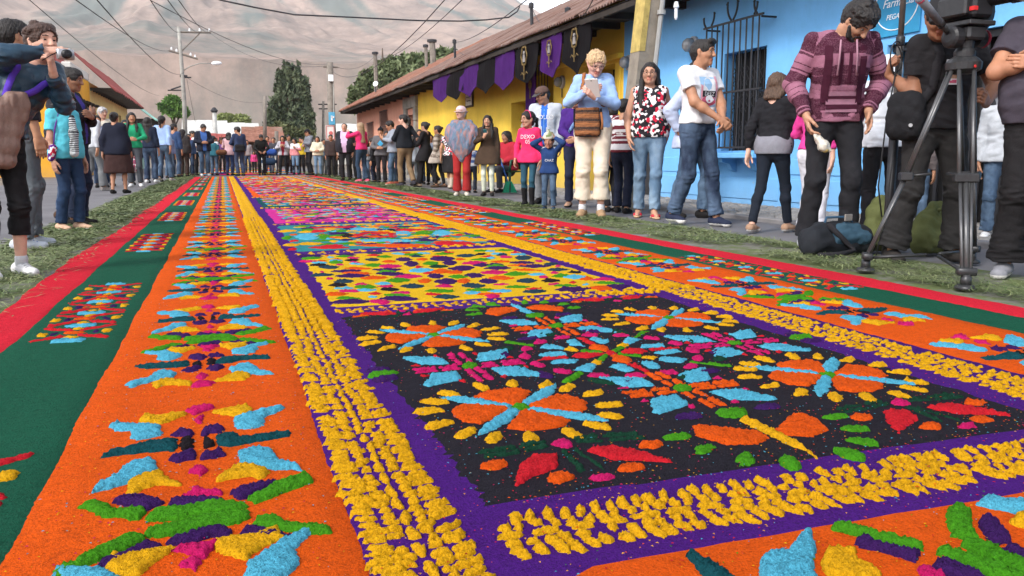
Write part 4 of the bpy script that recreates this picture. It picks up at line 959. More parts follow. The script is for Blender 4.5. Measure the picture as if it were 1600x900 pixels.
tulip(PCX-.462, PCY+.86, -.55, 'red petalled motif at the far left corner of the black panel'); tulip(PCX+.45, PCY+.86, -.55, 'red petalled motif at the far right corner of the black panel')
fan(PCX+.005, PCY-.765, 0, 'gold', 'orange fan with green leaves and gold bar nearest the camera'); fan(PCX, PCY+.78, math.pi, 'blue', 'orange fan with green leaves and blue bar at the far side')
t = thing('star_motif', 'many coloured star in the middle of the black panel', 'sawdust flower', (PCX, PCY, .013), BP); q = T2(PCX, PCY)
for k in range(8):
    a = k*math.pi/4; v = lambda r, d, a=a: (r*math.cos(a)-d*math.sin(a), r*math.sin(a)+d*math.cos(a))
    if k % 2:
        pile('bar', q([v(.02, -.008), v(.1, -.011), v(.1, .011), v(.02, .008)]), 'lime', t, .010); pile('piece', q([v(.105, -.014), v(.15, -.018), v(.15, .018), v(.105, .014)]), 'gold', t, .010)
        pile('piece', q([v(.155, -.016), v(.235, -.03), v(.235, .03), v(.155, .016)]), 'blue', t, .010); pile('bar', q([v(.25, -.01), v(.37, -.013), v(.37, .013), v(.25, .01)]), 'lime', t, .010)
    else:
        pile('point', q([v(.015, 0), v(.09, -.035), v(.135, 0), v(.09, .035)]), 'tomato' if k % 4 else 'scarlet', t, .011)
        pile('bar', q([v(.14, -.012), v(.245, -.009), v(.245, .009), v(.14, .012)]), 'scarlet', t, .010)
        for s in (-1, 1): pile('piece', q([v(.12, s*.035), v(.21, s*.025), v(.22, s*.06), v(.15, s*.075)]), 'blue', t, .010)
    for s in (-1, 1):
        b = a+s*.2; pile('oval', q(oval(.27*math.cos(b), .27*math.sin(b), .034, .021, b+1.57)), 'pink' , t, .010)
    b = a+.39
    for s in (-1, 1):
        e = b+s*.13; pile('oval', q(oval(.335*math.cos(e), .335*math.sin(e), .044, .02, e+1.2)), ('darkgreen', 'violet')[s > 0], t, .009)
pile('centre', q(oval(0, 0, .02, .02)), 'scarlet', t, .012)
for sx in (-1, 1):
    for k, c in ((-.05, 'violet'), (0, 'lime'), (.05, 'violet')):
        pile('oval', q(oval(sx*.715, k, .04 if k else .045, .018 if k else .03)), c, t, .010)

# --- the yellow panel: lozenges read off the photograph and laid on the ground
LOZ = [(5.333, 440, 378, {'violet': '240,118,115,10 545,108,100,7 1020,148,75,14 1340,140,110,20 1080,185,65,22 1400,175,60,20 540,243,130,10 880,232,125,12 590,283,145,14 930,268,135,14 1500,220,110,20 1285,285,75,20 1370,330,100,22 580,500,165,18 985,475,165,18',
 'navy': '780,96,75,9 755,148,70,12 1130,120,65,10 1315,75,70,7 390,210,90,14 350,273,100,11 520,330,85,16 1095,370,105,16 1370,458,110,15 1540,115,90,10', 'ink': '590,152,65,10 310,192,70,11 470,360,85,14 905,397,85,15',
 'lime': '250,135,90,8 525,122,75,8 450,170,65,12 770,195,85,13 860,124,80,8 1100,105,95,9 1350,100,95,8 870,250,80,15 970,320,110,16 1240,180,70,14 695,378,100,14 1315,410,125,12 560,470,110,10 970,445,125,10 1465,290,80,14', 'darkgreen': '1310,205,90,12',
 'blue': '405,130,30,6 450,157,60,8 310,175,70,10 625,183,65,7 980,100,70,7 1180,95,60,6 1160,238,110,16 845,348,65,10 520,388,85,8 690,403,100,9 760,457,45,8',
 'pink': '230,160,80,7 600,133,55,9 490,190,40,8 610,170,50,6 340,248,20,9 400,305,40,10 900,203,110,14 1050,290,125,16 670,355,70,8 550,410,105,9 870,372,75,7 1000,425,85,9 1355,370,80,10 810,498,110,14',
 'scarlet': '770,112,60,6 460,145,35,5 1140,210,35,9 1215,260,40,8 780,430,55,11 1270,438,90,8 1380,88,60,5 1300,122,70,5', 'tomato': '385,115,20,6 330,158,50,6 900,165,70,9 1170,145,50,12 1490,145,45,10 640,222,115,8 630,262,130,9 765,300,120,12 1330,245,85,20 1190,325,60,20 465,435,90,13 1510,325,55,16 1040,90,50,5 1440,255,80,12'}),
 (5.0, 720, 378, {'navy': '490,125,70,16 705,172,65,10 755,217,85,12 515,305,85,16 100,342,100,18 570,388,100,12 320,100,45,8', 'ink': '155,97,55,7 890,237,70,8 705,303,75,14', 'violet': '160,180,65,14 480,163,100,10 575,190,120,12 290,205,110,12 215,308,75,18 110,262,80,16 870,370,135,15 1220,348,110,15 270,175,60,8',
 'lime': '150,70,65,6 345,65,75,6 160,137,80,9 275,188,75,12 430,250,100,14 785,265,70,14 440,352,100,10 820,342,100,8 1140,322,115,9 150,375,110,10', 'blue': '235,72,35,6 280,92,55,7 455,98,70,7 235,125,40,7 595,255,75,9 895,275,100,16 975,332,40,7 310,385,95,9 95,398,95,10',
 'pink': '110,165,100,12 350,118,60,7 615,150,40,9 760,190,25,9 265,238,110,15 735,242,35,10 645,275,45,8 1105,292,95,10 730,330,55,8 320,332,70,7 245,420,65,9', 'tomato': '320,155,85,8 490,183,125,7 515,220,125,6 320,283,105,12 975,285,60,14 1090,360,105,12 25,305,55,16 220,408,115,7', 'scarlet': '205,113,55,5 425,82,50,5 875,318,40,8 570,367,70,6'})]
for s, ox, oy, D in LOZ:
    for col, st in D.items():
        for e in st.split():
            x, y, a, b = map(float, e.split(',')); tl = RP.uniform(-.12, .12); k1, k2 = RP.uniform(.2, .9, 2)
            L_ = [(-1, .1), (-.6, -.6*k1-.3), (0, -1), (.6, -.6*k2-.3), (1, -.1), (.6, .7), (0, 1), (-.6, .7)]
            pile('lozenge', [G(ox+(x+1.08*a*u)/s, oy+(y+1.15*b*w+a*u*tl*.25)/s, .014)[:2] for u, w in L_], col, P_yellow, .007, z=.013)
# --- farther panels: rows of patches
def rows(parent, y0, y1, pal, seed, parts=True, x0=.47, x1=1.83, dy=.11, big=()):
    r = np.random.default_rng(seed); hp = Heap(); y = y0; n = 0
    while y < y1:
        x = x0+r.uniform(0, .05)
        while x < x1:
            a = r.uniform(.03, .11); b = dy*r.uniform(.40, .60)
            if r.random() < .93:
                c = pal[int(r.integers(len(pal)))]; pl = [(x+a+a*u, y+b*w+r.normal(0, .006)) for u, w in ((-1, .1), (-.5, -.9), (.5, -.8), (1, .1), (.5, .9), (-.4, .9))]
                if parts and n < 290: pile('patch', pl, c, parent, .006, z=.013); n += 1
                else: hp.low(pl, c, .005, z=.013)
            x += 2*a+r.uniform(-.012, .012)
        y += dy
    if hp.n: o = hp.build('patches', parent); o['kind'] = 'stuff'
ALL = ['gold', 'blue', 'scarlet', 'tomato', 'lime', 'violet', 'pink', 'navy']
def z12(x, y): return G(420+x/3.636, 330+y/3.636, .014)[:2]
for col, st in {'gold': '110,112,60,6 210,118,50,6 130,190,50,7 240,185,90,8 370,172,30,6 600,85,20,4 850,95,60,5 1000,90,50,5 1090,160,170,7 570,182,20,4', 'blue': '225,145,80,20 765,125,55,12 985,125,60,17 660,168,200,9 540,103,110,8', 'lime': '105,148,30,10 315,145,60,14 400,112,60,6 890,122,60,12 560,160,80,5 680,158,70,5 640,180,40,4', 'ink': '440,138,50,13 700,108,60,5',
                 'scarlet': '150,168,30,5 280,112,60,6 140,213,30,5 340,207,130,8 270,95,60,4 420,92,70,4 800,108,100,7 1080,135,40,6 1050,182,130,9 500,180,50,4 620,128,120,5 720,95,40,3', 'tomato': '140,133,30,5 380,150,60,4 580,145,120,5 720,195,240,8 640,120,80,4 560,118,60,4', 'violet': '390,125,70,5 620,105,60,4 960,150,90,4'}.items():
    for e in st.split():
        x, y, a, b = map(float, e.split(',')); pile('patch', [z12(x+a*u, y+b*w) for u, w in ((-1, .1), (-.6, -.75), (0, -1), (.6, -.75), (1, 0), (.6, .75), (0, 1), (-.6, .8))], col, P_teal, .007, z=.013)
rows(P_teal, 5.85, 7.7, ['gold', 'scarlet', 'tomato', 'lime', 'blue', 'gold', 'violet'], 13, True, .55, 1.75, .13)
rows(P_mag, 8.35, 10.5, ['gold', 'blue', 'scarlet', 'tomato', 'lime', 'navy', 'blue', 'violet', 'gold'], 3, True, .52, 1.78, .095)
rows(P_gt, 11.1, 13.3, ALL+['gold', 'magenta'], 4, False, .48, 1.85, .11)
rows(P_or, 14.1, 18.3, ['gold', 'blue', 'scarlet', 'pink', 'violet', 'lime', 'magenta', 'navy'], 5, False, .5, 1.85, .14)
rows(P_far, 19, 30.2, ['gold', 'tomato', 'scarlet', 'pink', 'blue', 'gold', 'lime', 'violet'], 6, False, .42, 1.88, .2)

# --- near orange cross band, read off the photograph
z9 = zq(2.857, 1040, 760)
t = thing('burst_motif', 'cut off green and violet leaf burst in the near right corner', 'sawdust motif', (*G(1500, 850)[:2], .013))
u = thing('butterfly_motif', 'cut off blue winged butterfly at the bottom edge below the braid', 'sawdust motif', (*G(1250, 890)[:2], .013))
for w, c, n, s in ((u, 'darkteal', 'blade', '85,315 110,295 180,340 270,395 330,440 260,470 180,420 130,370'), (u, 'blue', 'wing', '410,370 430,330 480,310 545,300 570,260 610,215 650,195 660,235 680,300 660,330 665,380 690,440 560,470 430,440'), (u, 'gold', 'wing', '690,350 710,305 760,290 860,300 850,320 800,320 900,360 970,400 960,430 860,440 730,410 700,390'),
    (t, 'lime', 'leaf', '730,200 745,170 850,190 950,220 1080,250 1160,270 1150,300 1050,285 950,255 850,230 770,210'), (t, 'violet', 'leaf', '840,260 870,235 950,260 1050,290 1140,310 1125,355 1050,330 950,300 860,280'), (t, 'lime', 'leaf', '1245,140 1260,110 1300,80 1370,125 1370,190 1405,250 1350,250 1280,230 1255,190'),
    (t, 'violet', 'leaf', '1390,180 1410,140 1480,160 1540,230 1550,260 1480,270 1430,240'), (t, 'lime', 'stalk', '1200,310 1225,285 1330,310 1450,350 1560,395 1700,460 1560,450 1380,390 1300,345'), (t, 'lime', 'stalk', '1310,270 1340,245 1440,270 1550,330 1700,400 1680,440 1500,370 1400,320'), (t, 'violet', 'leaf', '1170,375 1210,335 1300,360 1390,400 1480,450 1330,440 1200,410'),
    (t, 'violet', 'leaf', '1495,290 1540,280 1660,320 1700,370 1620,360 1540,325'), (t, 'blue', 'wing', '1380,90 1410,62 1600,78 1720,100 1700,160 1600,140 1500,115'), (t, 'gold', 'wing', '1530,170 1560,140 1680,150 1680,210 1600,195 1550,185'), (t, 'pink', 'diamond', '1115,380 1150,370 1240,405 1280,450 1150,430')): pile(n, z9(PT(s)), c, w, .015)

# --- gold braids on the purple frame
def clump_poly(cx, cy, a, b, ang):
    n = int(RP.integers(6, 9)); c, s = math.cos(ang), math.sin(ang); out = []
    for k in range(n):
        t = 2*math.pi*(k+RP.uniform(-.25, .25))/n; q = max(abs(math.cos(t)), abs(math.sin(t)))**.75; x, y = a*math.cos(t)/q*RP.uniform(.82, 1.06), b*math.sin(t)/q*RP.uniform(.8, 1.06); out.append((cx+x*c-y*s, cy+x*s+y*c))
    return out
def braid(label, frame, length, start=0.0, dens=.0258, wide=1.0, ymax=7.5, group='gold braids on the purple frame', maxparts=300):
    """frame(s, u) -> ground point; s runs along the braid, u across it"""
    root = thing('gold_braid', label, 'sawdust braid', (*frame(start, 0), .009), group); P_ = []; s = start
    while s < length:
        d = np.hypot(*frame(s, 0)); k = 1 if d < 4 else 1.4
        for u, hu, hs in ((-.062, .026, .0108), (-.0275, .0165, .0112), (.0275, .0165, .0112), (.062, .026, .0108)):
            if RP.random() < .06: continue
            P_.append((s+RP.normal(0, .004), u*wide+RP.normal(0, .003), hu*wide*RP.uniform(.8, 1.2), hs*RP.uniform(.85, 1.25)*k, np.sign(u)*.25*RP.uniform(0, 2)))
        s += dens*k
    s = start
    while s < length:
        P_.append((s, RP.normal(0, .0015), .0112*wide, .031*RP.uniform(.75, 1.02), RP.normal(0, .06))); s += .062
    def poly(e):
        s_, u_, hu, hs, an = e; pl = clump_poly(0, 0, hu, hs, an); return np.array([frame(s_+y, u_+x) for x, y in pl])
    P_ = [(e, np.hypot(*frame(e[0], e[1]))) for e in P_]
    P_.sort(key=lambda e: e[1]); hp = Heap(); n = 0
    for e, d in P_:
        q = poly(e)
        c = q.mean(0); px, py = proj((*c, 0))
        if n < maxparts and -40 < px < 1640 and py < 930: pile('clump', q, 'gold', root, .012, z=.008); n += 1
        else: hp.low(q, 'gold', .013 if d < 4 else .009, z=.008)
    if hp.n: o = hp.build('clumps', root, root.location); o['kind'] = 'stuff'
    return root
BL = lambda s, u: (.262+.0*s+u*(1+.012*s), s)
BR = lambda s, u: (1.975+u*(1.05+.012*s), s)
b1 = braid('gold sawdust braid running up the left of the panels', BL, 9.0, .95, maxparts=300)
b2 = braid('gold sawdust braid running up the right of the panels', BR, 9.0, 1.25, maxparts=300)
def far_braid(parent, frame, y0, y1):
    ys = ysteps(y0, y1); V = []
    for y in ys:
        for u, z in ((-.085, .006), (-.078, .014), (-.04, .016), (-.012, .013), (.012, .013), (.04, .016), (.078, .014), (.085, .006)): V.append((*frame(y, u+RP.normal(0, .003)), z+RP.normal(0, .0025)))
    new_mesh('far_braid', np.array(V)-np.array(parent.location), np.array([(k*8+i, k*8+i+1, k*8+9+i, k*8+8+i) for k in range(len(ys)-1) for i in range(7)]), SD['gold'], parent)
far_braid(b1, lambda s, u: (.262+u, s), 9.0, 30.4); far_braid(b2, lambda s, u: (1.985+u, s), 9.0, 30.4)
braid('broad gold braid across the carpet in front of the black panel', lambda s, u: (s, 1.195-.01*(s-.4)+u), 1.92, .41, dens=.029, wide=.95, maxparts=300)
braid('gold braid between the black and yellow panels', lambda s, u: (s, 3.322+.012*(s-.4)+u*.62), 1.86, .41, dens=.045, maxparts=120)
braid('gold braid between the yellow and teal panels', lambda s, u: (s, 5.45+.09*(s-.4)+u*.8), 1.84, .43, dens=.06, maxparts=60)
braid('gold braid between the teal and magenta panels', lambda s, u: (s, 8.0+.09*(s-.4)+u), 1.86, .43, dens=.08, maxparts=40)
braid('gold braid between the magenta and dull teal panels', lambda s, u: (s, 10.7+u), 1.86, .43, dens=.1, maxparts=0); braid('gold braid before the far orange panel', lambda s, u: (s, 13.7+u), 1.86, .43, dens=.1, maxparts=0)
fs = thing('far_carpet', 'second sawdust carpet in pale colours beyond the crowd', 'sawdust carpet', (1.1, 45, 0))
for k in range(9):
    MB().box((RP.uniform(-.1, .1), -10+k*2.6, .004), (1.9, 1.25, .008)).build('patch', SD[['pink', 'tomato', 'blue', 'gold', 'pink', 'lime', 'magenta', 'gold', 'tomato'][k]], fs)
for k in range(60):
    x, y = RP.uniform(-1.7, 1.7), RP.uniform(-11, 12); MB().prism([(x+.3*math.cos(a), y+.5*math.sin(a), .012) for a in np.linspace(0, 6.28, 9)[:-1]], (0, 0, .012)).build('patch', SD[['blue', 'gold', 'scarlet', 'lime', 'violet'][k % 5]], fs)
# --- loose grains strayed across the colours
def grains():
    cols = ['pink', 'tomato', 'gold', 'blue', 'scarlet', 'lime']; V = []; F = []; M = []; r = np.random.default_rng(9)
    for k in range(5200):
        if k < 2600: x, y = r.uniform(.37, 1.85), 1.3+1.9*r.random()**1.5; c = int(r.integers(5))
        elif k < 3900: x, y = r.uniform(-.35, .15), .9+3*r.random()**1.6; c = int(r.choice([2, 3, 0]))
        elif k < 4700: x, y = r.uniform(.17, 2.1), r.uniform(.9, 1.3); c = int(r.choice([1, 2, 4]))
        else: x, y = r.uniform(.4, 2.0), r.uniform(.5, 1.1); c = int(r.choice([2, 3, 5]))
        s = r.uniform(.0008, .0022); b = len(V); a = r.uniform(0, 3.14); z = .0165 if x > .165 else .0085
        V += [(x+s*1.6*math.cos(a), y+s*1.6*math.sin(a), z), (x-s*math.sin(a), y+s*math.cos(a), z+.001), (x-s*1.6*math.cos(a), y-s*1.6*math.sin(a), z), (x+s*math.sin(a), y-s*math.cos(a), z+.001)]; F.append((b, b+1, b+2, b+3)); M.append(c)
    o = new_mesh('loose_grains', V, F, mats=[SD[c] for c in cols], mi=M); o['kind'] = 'stuff'; tag(o, 'stray coloured grains scattered over the carpet', 'sawdust')
grains()
# --- pine needles strewn along both edges
def needles(name, label, fx, y0, y1, n, seed, edge=.05, thr=-1.25):
    r = np.random.default_rng(seed); t = r.random(n); y = y0*(y1/y0)**t; a, b = fx(y); u = r.random(n); u = np.where(r.random(n) < .25, np.where(r.random(n) < .5, u*.25, 1-u*.25), u); x = a+(b-a)*u+r.normal(0, edge, n)
    k = sine_noise(np.stack([x, y*.5], 1), .7, seed)+r.normal(0, .45, n) > thr; x, y = x[k], y[k]; n = len(x)
    l = r.uniform(.05, .13, n)*np.clip(.75+.04*y, .75, 1.6); an = r.uniform(0, math.pi, n)*.8+.3; w = np.maximum(.0015, .0007*y); z = r.uniform(-.01, .016, n)+.004
    dx, dy = np.cos(an)*l/2, np.sin(an)*l/2; nx, ny = -np.sin(an)*w, np.cos(an)*w; dz = r.normal(0, .006, n); cx, cy = r.normal(0, .01, (2, n))
    V = np.stack([np.stack([x-dx, y-dy, z-dz], 1), np.stack([x+cx+nx, y+cy+ny, z+.004], 1), np.stack([x+dx, y+dy, z+dz], 1), np.stack([x+cx-nx, y+cy-ny, z+.004], 1)], 1).reshape(-1, 3)
    m = MATS.get('needles') or leafmat('needles', (.06, .105, .03), (.27, .29, .14)); MATS['needles'] = m
    o = new_mesh(name, V, np.arange(4*n).reshape(n, 4), m); o['kind'] = 'stuff'; tag(o, label, 'pine needles')
    tint = np.clip(r.beta(1.6, 2.2, n)+.12*sine_noise(np.stack([x, y], 1), .8, seed+1), 0, 1); at = o.data.attributes.new('tint', 'FLOAT', 'POINT'); at.data.foreach_set('value', np.repeat(tint, 4).astype(np.float32))
def needle_bed(x0, x1, name):
    t = MATS.get('needle_bed')
    if not t:
        q = NT('needle_bed'); v = q.coord(); n = q.noise(v, 3.2, 6, .7); n2 = q.noise(q.scalev(v, 1, .6, 1), 70, 3, .8)
        c = q.mix(n2, (.05, .08, .025), (.15, .165, .075)); c = q.mix(q.ramp(n, [(.46, (0, 0, 0)), (.60, (1, 1, 1))]), c, (.17, .16, .15)); q.bump(n2, .6, .01); t = MATS['needle_bed'] = q.done(c, .95, .1)
    sheet(name, x0, x1, -2, 42, -.0125, t, 8, 160, bumpy=.0015)
needle_bed(3.05, 4.0, 'needle_strip'); needle_bed(-1.62, -.85, 'needle_strip')
needles('pine_needles', 'green pine needles strewn along the left edge of the carpet', lambda y: (-.98-.0*y, -1.5-.05*np.sin(y)), 2.2, 36, 26000, 21)
needles('pine_needles', 'green pine needles strewn along the right edge of the carpet', lambda y: (3.28, 3.80+.08*np.sin(y*1.3)), 1.8, 36, 32000, 22, thr=-.3)
needles('pine_needles', 'few loose needles spilled onto the left red edge', lambda y: (-.80, -.98), 2.4, 12, 260, 23, .03)
# ---------------------------------------------------------------- people: blended solids meshed by surface nets
V3 = lambda *a: np.array(a, float)
def unit(v): return v/(np.linalg.norm(v)+1e-9)
class Field:
    def __init__(s, vox): s.P = []; s.v = vox; s.mods = []
    def cap(s, a, b, ra, rb=None, k=.02, al=(0, 0), tg=0, sq=None, sub=False, flat=False):
        s.P.append((V3(*a), V3(*b), ra, ra if rb is None else rb, k, al, tg, sq, sub, flat)); return s
    def mod(s, f): s.mods.append(f); return s
    def mesh(s, minr=True):
        v = s.v; lo = np.array([np.minimum(p[0], p[1])-max(p[2], p[3]) for p in s.P if not p[8]]).min(0)-.03-2*v; hi = np.array([np.maximum(p[0], p[1])+max(p[2], p[3]) for p in s.P if not p[8]]).max(0)+.03+2*v
        n = np.ceil((hi-lo)/v).astype(int)+1; F = np.full(n, .5, np.float32); A = np.zeros(n, np.float32); I = np.zeros(n, np.int8); ax = [(lo[i]+v*np.arange(n[i])).astype(np.float32) for i in range(3)]
        for a, b, ra, rb, k, al, tg, sq, sub, flat in s.P:
            if minr and not sub: ra, rb = max(ra, .55*v), max(rb, .55*v)
            m = max(ra, rb)+k+2*v; i0 = np.clip(np.floor((np.minimum(a, b)-m-lo)/v).astype(int), 0, n); i1 = np.clip(np.ceil((np.maximum(a, b)+m-lo)/v).astype(int)+1, 0, n)
            if (i1 <= i0).any(): continue
            sl = tuple(slice(p, q) for p, q in zip(i0, i1)); X = ax[0][sl[0]][:, None, None]-a[0]; Y = ax[1][sl[1]][None, :, None]-a[1]; Z = ax[2][sl[2]][None, None, :]-a[2]; d = b-a
            if sq is not None:
                nn, f = sq; nn = unit(np.array(nn, float)); t = (X*nn[0]+Y*nn[1]+Z*nn[2])*(f-1); X = X+t*nn[0]; Y = Y+t*nn[1]; Z = Z+t*nn[2]; d = d+nn*np.dot(nn, d)*(f-1)
            bb = float(d @ d)
            if bb > 1e-10: h0 = (X*d[0]+Y*d[1]+Z*d[2])/bb; h = np.clip(h0, 0, 1)
            else: h = np.zeros_like(X+Y+Z)
            D = np.sqrt((X-h*d[0])**2+(Y-h*d[1])**2+(Z-h*d[2])**2)-(ra+(rb-ra)*h); F0 = F[sl]
            if flat: D = np.maximum(D, (h0-1)*math.sqrt(bb))
            if sub:
                D = -D; hh = np.maximum(k-np.abs(D-F0), 0)/k; F[sl] = np.maximum(F0, D)+hh*hh*k*.25
            else:
                c = D < F0; hh = np.maximum(k-np.abs(D-F0), 0)/k; F[sl] = np.minimum(F0, D)-hh*hh*k*.25; A[sl] = np.where(c, al[0]+h*(al[1]-al[0]), A[sl]); I[sl] = np.where(c, tg, I[sl])
        if s.mods:
            G_ = np.stack(np.meshgrid(*ax, indexing='ij'), -1) if any(getattr(f, 'full', True) for f in s.mods) else None
            for f in s.mods: F = f(F, G_, A, I)
        return nets(F, lo, v, A, I)
def nets(F, lo, v, A, I):
    S = F < 0; n = np.array(F.shape)-1
    c = sum(S[i:i+n[0], j:j+n[1], k:k+n[2]].astype(np.int8) for i in (0, 1) for j in (0, 1) for k in (0, 1)); ii = np.argwhere((c > 0) & (c < 8))
    if not len(ii): return np.zeros((0, 3)), np.zeros((0, 4), int), np.zeros(0), np.zeros(0, int)
    idx = np.full(n, -1, np.int32); idx[tuple(ii.T)] = np.arange(len(ii)); P = np.zeros((len(ii), 3)); W = np.zeros(len(ii))
    f = {(i, j, k): F[ii[:, 0]+i, ii[:, 1]+j, ii[:, 2]+k] for i in (0, 1) for j in (0, 1) for k in (0, 1)}
    for a in f:
        for ax in range(3):
            if a[ax] == 0:
                b = list(a); b[ax] = 1; fa, fb = f[a], f[tuple(b)]; m = (fa < 0) != (fb < 0); t = np.where(m, fa/np.where(fa-fb == 0, 1, fa-fb), 0); q = np.array(a, float)[None]+np.zeros((len(ii), 1)); q[:, ax] += t; P += q*m[:, None]; W += m
    V = lo+(ii+P/W[:, None])*v; Q = []
    for ax in range(3):
        b, d = (ax+1) % 3, (ax+2) % 3; s0 = [slice(None)]*3; s1 = [slice(None)]*3; s0[ax] = slice(0, -1); s1[ax] = slice(1, None)
        for q in (b, d): s0[q] = slice(1, -1); s1[q] = slice(1, -1)
        A0, A1 = S[tuple(s0)], S[tuple(s1)]; e = np.argwhere(A0 != A1)
        if not len(e): continue
        fl = A0[tuple(e.T)]; e = e.copy(); e[:, b] += 1; e[:, d] += 1; out = []
        for db, dd in ((-1, -1), (0, -1), (0, 0), (-1, 0)): g = e.copy(); g[:, b] += db; g[:, d] += dd; out.append(idx[tuple(g.T)])
        q = np.stack(out, 1); q[~fl] = q[~fl][:, ::-1]; Q.append(q)
    Q = np.concatenate(Q); Q = Q[(Q >= 0).all(1)]
    return V, Q, A[tuple(ii.T)], I[tuple(ii.T)]
def folds(amp, wl=.13, seed=0, zs=1.35):
    def f(F, G_, A, I):
        m = np.abs(F) < .03; P_ = G_[m]*(1, 1, zs); w1 = sine_noise(P_, wl, seed, 5); w2 = sine_noise(P_*(1, 1, .7), wl*.5, seed+1, 5); F[m] += amp*((1-np.abs(w1))*.8+w2*.4-.3); return F
    return f
def creases(amp, at_, wd, seed, wl=.055):
    def f(F, G_, A, I):
        m = np.abs(F) < .03; w = sum(q*np.exp(-((A[m]-a)/d)**2) for a, d, q in zip(at_, wd, (1, .8, .6))); P_ = G_[m]*(.45, .45, 1); F[m] += amp*w*(np.abs(sine_noise(P_, wl, seed, 4))-.6); return F
    return f
def cut(o, nrm):
    o, nrm = V3(*o), unit(V3(*nrm))
    def f(F, G_, A, I): return np.maximum(F, ((G_-o) @ nrm).astype(np.float32))
    return f
def ik(S, T, l1, l2, hint):
    d = T-S; L_ = np.linalg.norm(d); L_ = min(max(L_, abs(l1-l2)+.01), (l1+l2)*.999); d = unit(d); a = (l1*l1-l2*l2+L_*L_)/(2*L_); h = math.sqrt(max(l1*l1-a*a, 0)); p = hint-d*np.dot(hint, d); p = unit(p)
    return S+d*a+p*h, S+d*L_
def obj_from(name, parts, mats, parent=None, mi=None):
    """join surface pieces (V, Q, A, I) into one mesh"""
    V = []; Q = []; A = []; I = []; n = 0
    for v, q, a, i in parts:
        if not len(v): continue
        V.append(v); Q.append(q+n); A.append(a); I.append(i); n += len(v)
    if not V: return None
    V, Q, A, I = map(np.concatenate, (V, Q, A, I)); m = I[Q].max(1) if mi is None else mi(V, Q, A, I)
    o = new_mesh(name, V, Q, parent=parent, smooth=True, mats=mats, mi=np.minimum(m, len(mats)-1)); at = o.data.attributes.new('along', 'FLOAT', 'POINT'); at.data.foreach_set('value', A.astype(np.float32)); return o
# --- cloth and skin
FAB = {}
def fabric(c, kind='plain', c2=None, c3=None, **kw):
    key = (tuple(c), kind, c2, c3, tuple(sorted(kw.items())))
    if key in FAB: return FAB[key]
    t = NT('cloth_'+kind); v = t.coord(); al = t.attr('along'); n = t.noise(v, 7, 4); fine = t.noise(v, 180, 2, .7); rough = .88; spec = .15
    base = t.ramp(n, [(.3, sc3(c, .82)), (.7, sc3(c, 1.12))]); wav = t.math('ADD', al, t.math('MULTIPLY', t.math('SUBTRACT', n, .5), .03))
    if kind == 'stripes':
        f = t.math('FRACT', t.math('DIVIDE', wav, kw.get('w', .08))); base = t.mix(t.ramp(f, [(kw.get('d', .5)-.02, (0, 0, 0)), (kw.get('d', .5)+.02, (1, 1, 1)), (.97, (1, 1, 1)), (1, (0, 0, 0))]), base, c2)
    elif kind == 'multi':       # uneven woven stripes
        f = t.math('FRACT', t.math('DIVIDE', wav, kw.get('w', .17))); sp = t.noise(v, 130, 2, .8)
        base = t.ramp(f, [(0, c), (.20, c2), (.27, c), (.32, c2), (.62, c2), (.67, c), (.74, c2), (.79, c), (.93, c2), (.96, c)], 'CONSTANT'); base = t.mix(t.math('MULTIPLY', t.ramp(sp, [(.45, (0, 0, 0)), (.65, (1, 1, 1))]), .2), base, (.40, .22, .28) if not c3 else c3)
    elif kind == 'denim':
        z = t.xyz(v)[2]; fade = t.noise(t.scalev(v, 1, 1, .5), 5.5, 3); f = t.ramp(t.math('ADD', fade, t.math('MULTIPLY', fine, .2)), [(.48, (0, 0, 0)), (.78, (1, 1, 1))]); base = t.mix(t.math('MULTIPLY', f, kw.get('fade', .6)), base, c2 or sc3(c, 2.4))
    elif kind == 'floral':
        vo = t.n('ShaderNodeTexVoronoi'); vo.inputs['Scale'].default_value = 34; t.l(v, vo.inputs['Vector']); cc = t.xyz(vo.outputs['Color']); base = t.ramp(cc[0], [(0, c), (.36, (.72, .68, .68)), (.6, (.5, .02, .05)), (.78, c), (.9, (.75, .72, .72))], 'CONSTANT')
    elif kind == 'plaid':
        x = t.xyz(v); fx = t.math('FRACT', t.math('MULTIPLY', t.math('ADD', x[0], x[1]), 22)); fz = t.math('FRACT', t.math('MULTIPLY', x[2], 22)); q = t.math('ADD', t.math('GREATER_THAN', fx, .5), t.math('GREATER_THAN', fz, .5)); base = t.ramp(t.math('MULTIPLY', q, .5), [(0, c), (.3, c2), (.8, c3 or c)], 'CONSTANT')
    elif kind == 'blend':       # slow yarn colour changes
        f = t.noise(t.scalev(v, 3, 3, .7), 3.0, 4); base = t.ramp(f, [(.32, c), (.45, c2), (.55, c3), (.68, c)])
    elif kind == 'top':         # colour changes at a height (coloured yoke)
        z = al; base = t.mix(t.ramp(t.math('MULTIPLY', z, .4), [(kw['z']*.4-.004, (0, 0, 0)), (kw['z']*.4+.004, (1, 1, 1))]), base, c2)
    if kw.get('shiny'): rough, spec = .42, .4
    t.bump(t.math('ADD', t.math('MULTIPLY', t.noise(v, 26, 4, .6), 1.0), t.math('MULTIPLY', fine, .25)), .38, .012)
    FAB[key] = t.done(base, rough, spec); return FAB[key]
SKINS = {}
def skin(c):
    if c in SKINS: return SKINS[c]
    t = NT('skin'); v = t.coord(); n = t.noise(v, 22, 4); z = t.xyz(v)[2]; b = t.ramp(n, [(.3, sc3(c, .88)), (.7, (c[0]*1.08, c[1]*1.02, c[2]*1.0))]); t.bump(t.noise(v, 240, 2), .12, .003); m = t.done(b, .55, .35)
    t.b.inputs['Subsurface Weight'].default_value = .0
    SKINS[c] = (m, mat('lip_%d' % len(SKINS), (c[0]*.82, c[1]*.52, c[2]*.52), .5, .08, 40, 0)); return SKINS[c]
